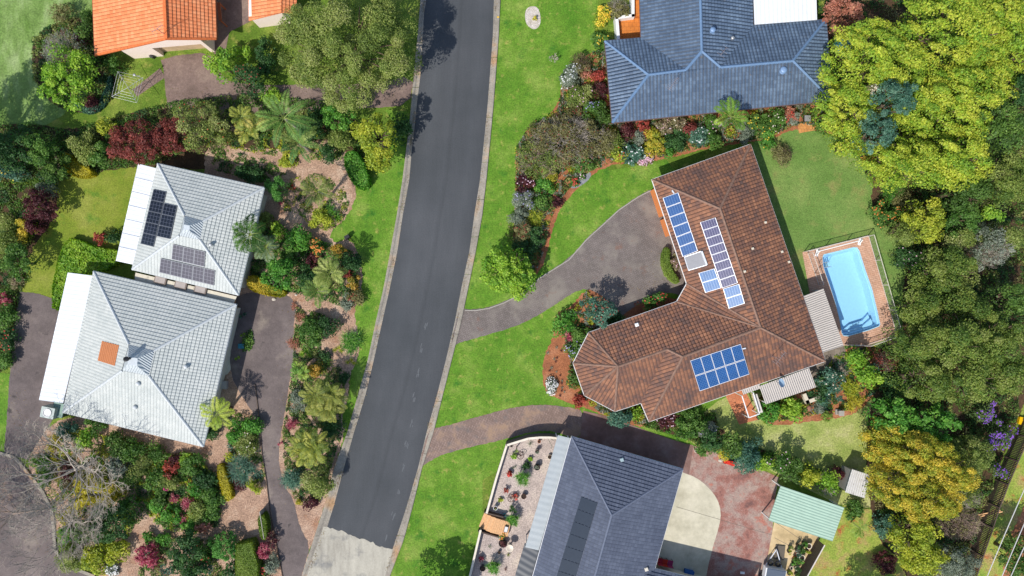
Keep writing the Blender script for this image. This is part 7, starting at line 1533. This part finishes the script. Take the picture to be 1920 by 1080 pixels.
for i, (x, y, c_, l) in enumerate(((1238, 1052, '#b02438', "red camp chair nearest the dark slate eave"), (1247, 1054, '#c03020', "orange red camp chair in the middle of three"), (1257, 1056, '#9c2c5c', "purple red camp chair on the right of three"))):
    p = P(x, y, .5); t = thing("camp_chair", l, "chair", (p.x, p.y, 0), "camp chairs in the house shadow"); fm = plain("chair cloth %d" % i, hx(c_, .85), .8); mb = MB(); mb.box((p.x, p.y, .45), (.5, .5, .05), -.2); mb.build("seat", fm, t); mb = MB(); mb.box((p.x-.05, p.y-.24, .75), (.5, .06, .55), -.2); mb.build("backrest", fm, t)
    for dx in (-.22, .22):
        for dy in (-.22, .22): mb = MB(); mb.box((p.x+dx, p.y+dy, .21), (.035, .035, .42), -.2); mb.build("leg", DARKM, t)
small_box("blue storage tub at the bottom edge in the house shadow", 1292, 1076, (.9, .6, .45), plain("blue plastic", hx('#1c5fa8', .85), .5), "storage_tub", "tub", rz=-.25)
small_box("small pale object lying on the shaded red courtyard", 1392, 1074, (.4, .2, .08), WHITE, "paving_brick", "brick", rz=-.1)
# ---- slatted fence on the right
sf = thing("slatted_fence", "tall dark slatted fence stepping down behind the purple bushes", "fence", P(1875, 900)); fl = [P(x, y) for x, y in ((1915, 785), (1903, 813), (1884, 856), (1866, 899), (1850, 941), (1838, 978), (1820, 1030), (1800, 1090))]
for i, (a_, b_) in enumerate(zip(fl, fl[1:])):
    mb = MB(); nb = int((b_-a_).length/.16); zt = 1.75
    for k in range(nb): p = a_.lerp(b_, (k+.5)/nb); d_ = (b_-a_).normalized(); mb.bar(p-d_*.065+Vector((0, 0, zt/2)), p+d_*.065+Vector((0, 0, zt/2)), .025, zt-.06)
    mb.bar(a_+Vector((.04, 0, .4)), b_+Vector((.04, 0, .4)), .05, .08); mb.bar(a_+Vector((.04, 0, 1.4)), b_+Vector((.04, 0, 1.4)), .05, .08); mb.build("slat_panel", DKTIMBER, sf)
    mb = MB(); mb.box(a_+Vector((-.03, 0, .92)), (.12, .12, 1.84)); mb.bar(a_+Vector((0, 0, 1.8)), b_+Vector((0, 0, 1.8)), .1, .045); mb.build("post", DKTIMBER, sf)
small_box("bright yellow box at the right edge above the slatted fence", 1914, 789, (.35, .7, .25), YELP, "yellow_box", "box", rz=-.25)
for i, (a_, b_) in enumerate((((1843, 968), (1862, 951)), ((1840, 965), (1858, 949)))):
    mb = MB(); mb.bar(P(*a_)+Vector((-.3, 0, .05)), P(*b_)+Vector((0, 0, 1.3)), .1, .05); tag(mb.build("plank", TIMBER), ["loose pale plank leaning on the slatted fence, lower", "loose pale plank leaning on the slatted fence, upper"][i], "plank")
# overhead cables, on poles that stand beyond the frame
for k, (a_, b_, hh, l) in enumerate((((1850, 1080), (1920, 921), 7.0, "left overhead cable above the rear strip"), ((1878, 1080), (1920, 985), 7.0, "middle overhead cable above the rear strip"), ((1895, 1080), (1920, 1028), 7.0, "right overhead cable above the rear strip"))):
    p, q_ = P(*a_, hh), P(*b_, hh); d_ = (q_-p); a2, b2 = p-d_.normalized()*9, q_+d_.normalized()*16; pts = [a2.lerp(b2, t/10)+Vector((0, 0, -.5*math.sin(math.pi*t/10)+.45)) for t in range(11)]; mb = MB(); mb.tube(pts, .035, 5); tag(mb.build("overhead_cable", plain("pale cable sheath %d" % k, (.6, .58, .56), .5)), l, "cable")
for p, l in ((P(1795, 1185), "wooden cable pole beyond the bottom edge"), (P(1975, 760), "wooden cable pole beyond the right edge")):
    t = thing("cable_pole", l, "pole", (p.x, p.y, 0)); mb = MB(); mb.tube([p-Vector((0, 0, .05)), p+Vector((0, 0, 8.2))], [.17, .12], 8); mb.build("pole", DKTIMBER, t, True); mb = MB(); mb.bar(p+Vector((-2.0, 0, 7.5)), p+Vector((2.0, 0, 7.5)), .12, .12); mb.build("crossarm", DKTIMBER, t)
# teal garden object between coral tree and yellow wood
um = thing("garden_umbrella", "teal garden umbrella half hidden by the yellow green tree", "umbrella", P(1583, 82)); p = P(1583, 82, 2.2); mb = MB(); mb.lathe((p.x, p.y, 2.0), [(.95, 0), (.5, .22), (.001, .4)], 8); mb.build("canopy", TEALP, um); mb = MB(); mb.tube([(p.x, p.y, 0), (p.x, p.y, 2.3)], .03, 6); mb.build("pole", METAL, um)
# yellow marks on the kerb
mk = MB(); mk.bar(P(932, 33)+Vector((0, 0, .138)), P(936, 33)+Vector((0, 0, .138)), .12, .01); o = mk.build("kerb_marking", YELP); o['kind'] = 'structure'
# shed and carport things near: dark roof vents and driveway edging
mb = MB(); q = [P(x, y) for x, y in ((872, 582), (893, 582), (917, 578), (945, 568), (985, 547), (1011, 522), (1067, 487), (1100, 449), (1130, 422), (1160, 394), (1197, 369), (1221, 357))]
for a_, b_ in zip(q, q[1:]): mb.bar(a_+Vector((0, 0, .03)), b_+Vector((0, 0, .03)), .1, .09)
struct(mb.build("driveway_edging", CONC))
mb = MB(); q = [P(x, y) for x, y in ((479, 720), (487, 790), (492, 850), (500, 900), (507, 960), (519, 1020), (533, 1095))]
for a_, b_ in zip(q, q[1:]): mb.bar(a_+Vector((0, 0, .05)), b_+Vector((0, 0, .05)), .07, .12)
tag(mb.build("drive_edging", DKTIMBER), "dark edging board along the left side of the asphalt drive", "edging")
mb = MB(); mb.bar(P(495, 952)+Vector((0, 0, .6)), P(503, 1002)+Vector((0, 0, .6)), .06, 1.2); tag(mb.build("metal_screen", CONC), "thin silver screen beside the slim clipped hedge", "screen")
# joints sawn in the slabs
mb = MB(); JT = plain("dark joint", hx('#6e665c', .8), .9)
for a_, b_, z in (((1268, 950), (1350, 974), .030), ((1352, 975), (1448, 1003), .024), ((1290, 836), (1266, 900), .030), ((1455, 980), (1523, 1026), .030), ((1452, 1008), (1512, 1040), .030)):
    p, q_ = P(*a_), P(*b_); s_ = Vector((-(q_-p).y, (q_-p).x, 0)).normalized()*.018; z_ = Vector((0, 0, z)); mb.add([p-s_+z_, q_-s_+z_, q_+s_+z_, p+s_+z_], [(0, 1, 2, 3)])
struct(mb.build("slab_joint", JT))
# fallen leaves in the gutters and on the drives
def litter(pts, n, wid, z=.03, cols=('#8a6a40', '#6a5030', '#a08850', '#7c7a3c')):
    pts = [P(x, y) for x, y in pts]; k = rng.integers(0, len(pts)-1, n); t = rng.uniform(0, 1, n); A_ = np.array([tuple(p) for p in pts]); c_ = A_[k]*(1-t)[:, None]+A_[k+1]*t[:, None]
    c_[:, :2] += rng.normal(size=(n, 2))*wid; keep = np.sin(c_[:, 1]*.9)+np.sin(c_[:, 1]*2.3+1)+rng.normal(size=n)*.6 > .2; c_[:, 2] = z+rng.uniform(0, .02, n); c_ = c_[keep]; m_ = len(c_)
    o = leaf_mesh("fallen_leaves", c_, rng.normal(size=(m_, 3))*.25+np.array([0, 0, 1]), rng.uniform(.05, .11, m_), rng.uniform(.04, .07, m_), pick(pal(*cols), rng.uniform(0, 1, m_)), None); o['kind'] = 'stuff'
litter([(x-3, y) for x, y in AL if -10 < y < 1090], 1500, .12, .05); litter([(x+3, y) for x, y in AR if -10 < y < 1090], 1100, .10, .05)
litter([(310, 175), (420, 180), (520, 190), (640, 180), (760, 170)], 900, .9, .045); litter([(545, 560), (550, 640), (536, 720), (530, 800), (522, 870), (545, 945)], 500, .5, .045)
litter([(1110, 560), (1160, 560), (1230, 540), (1250, 450)], 250, .7, .045); litter([(20, 600), (30, 700), (40, 830)], 250, .6, .045); litter([(70, 900), (90, 960), (95, 1030)], 400, 1.2, .045)
litter([(1300, 838), (1380, 866), (1450, 895)], 300, .5, .045); litter([(1640, 380), (1700, 500), (1690, 640), (1640, 780)], 500, .7, .02, ('#8a7a40', '#9a9a50', '#7a6a3c'))
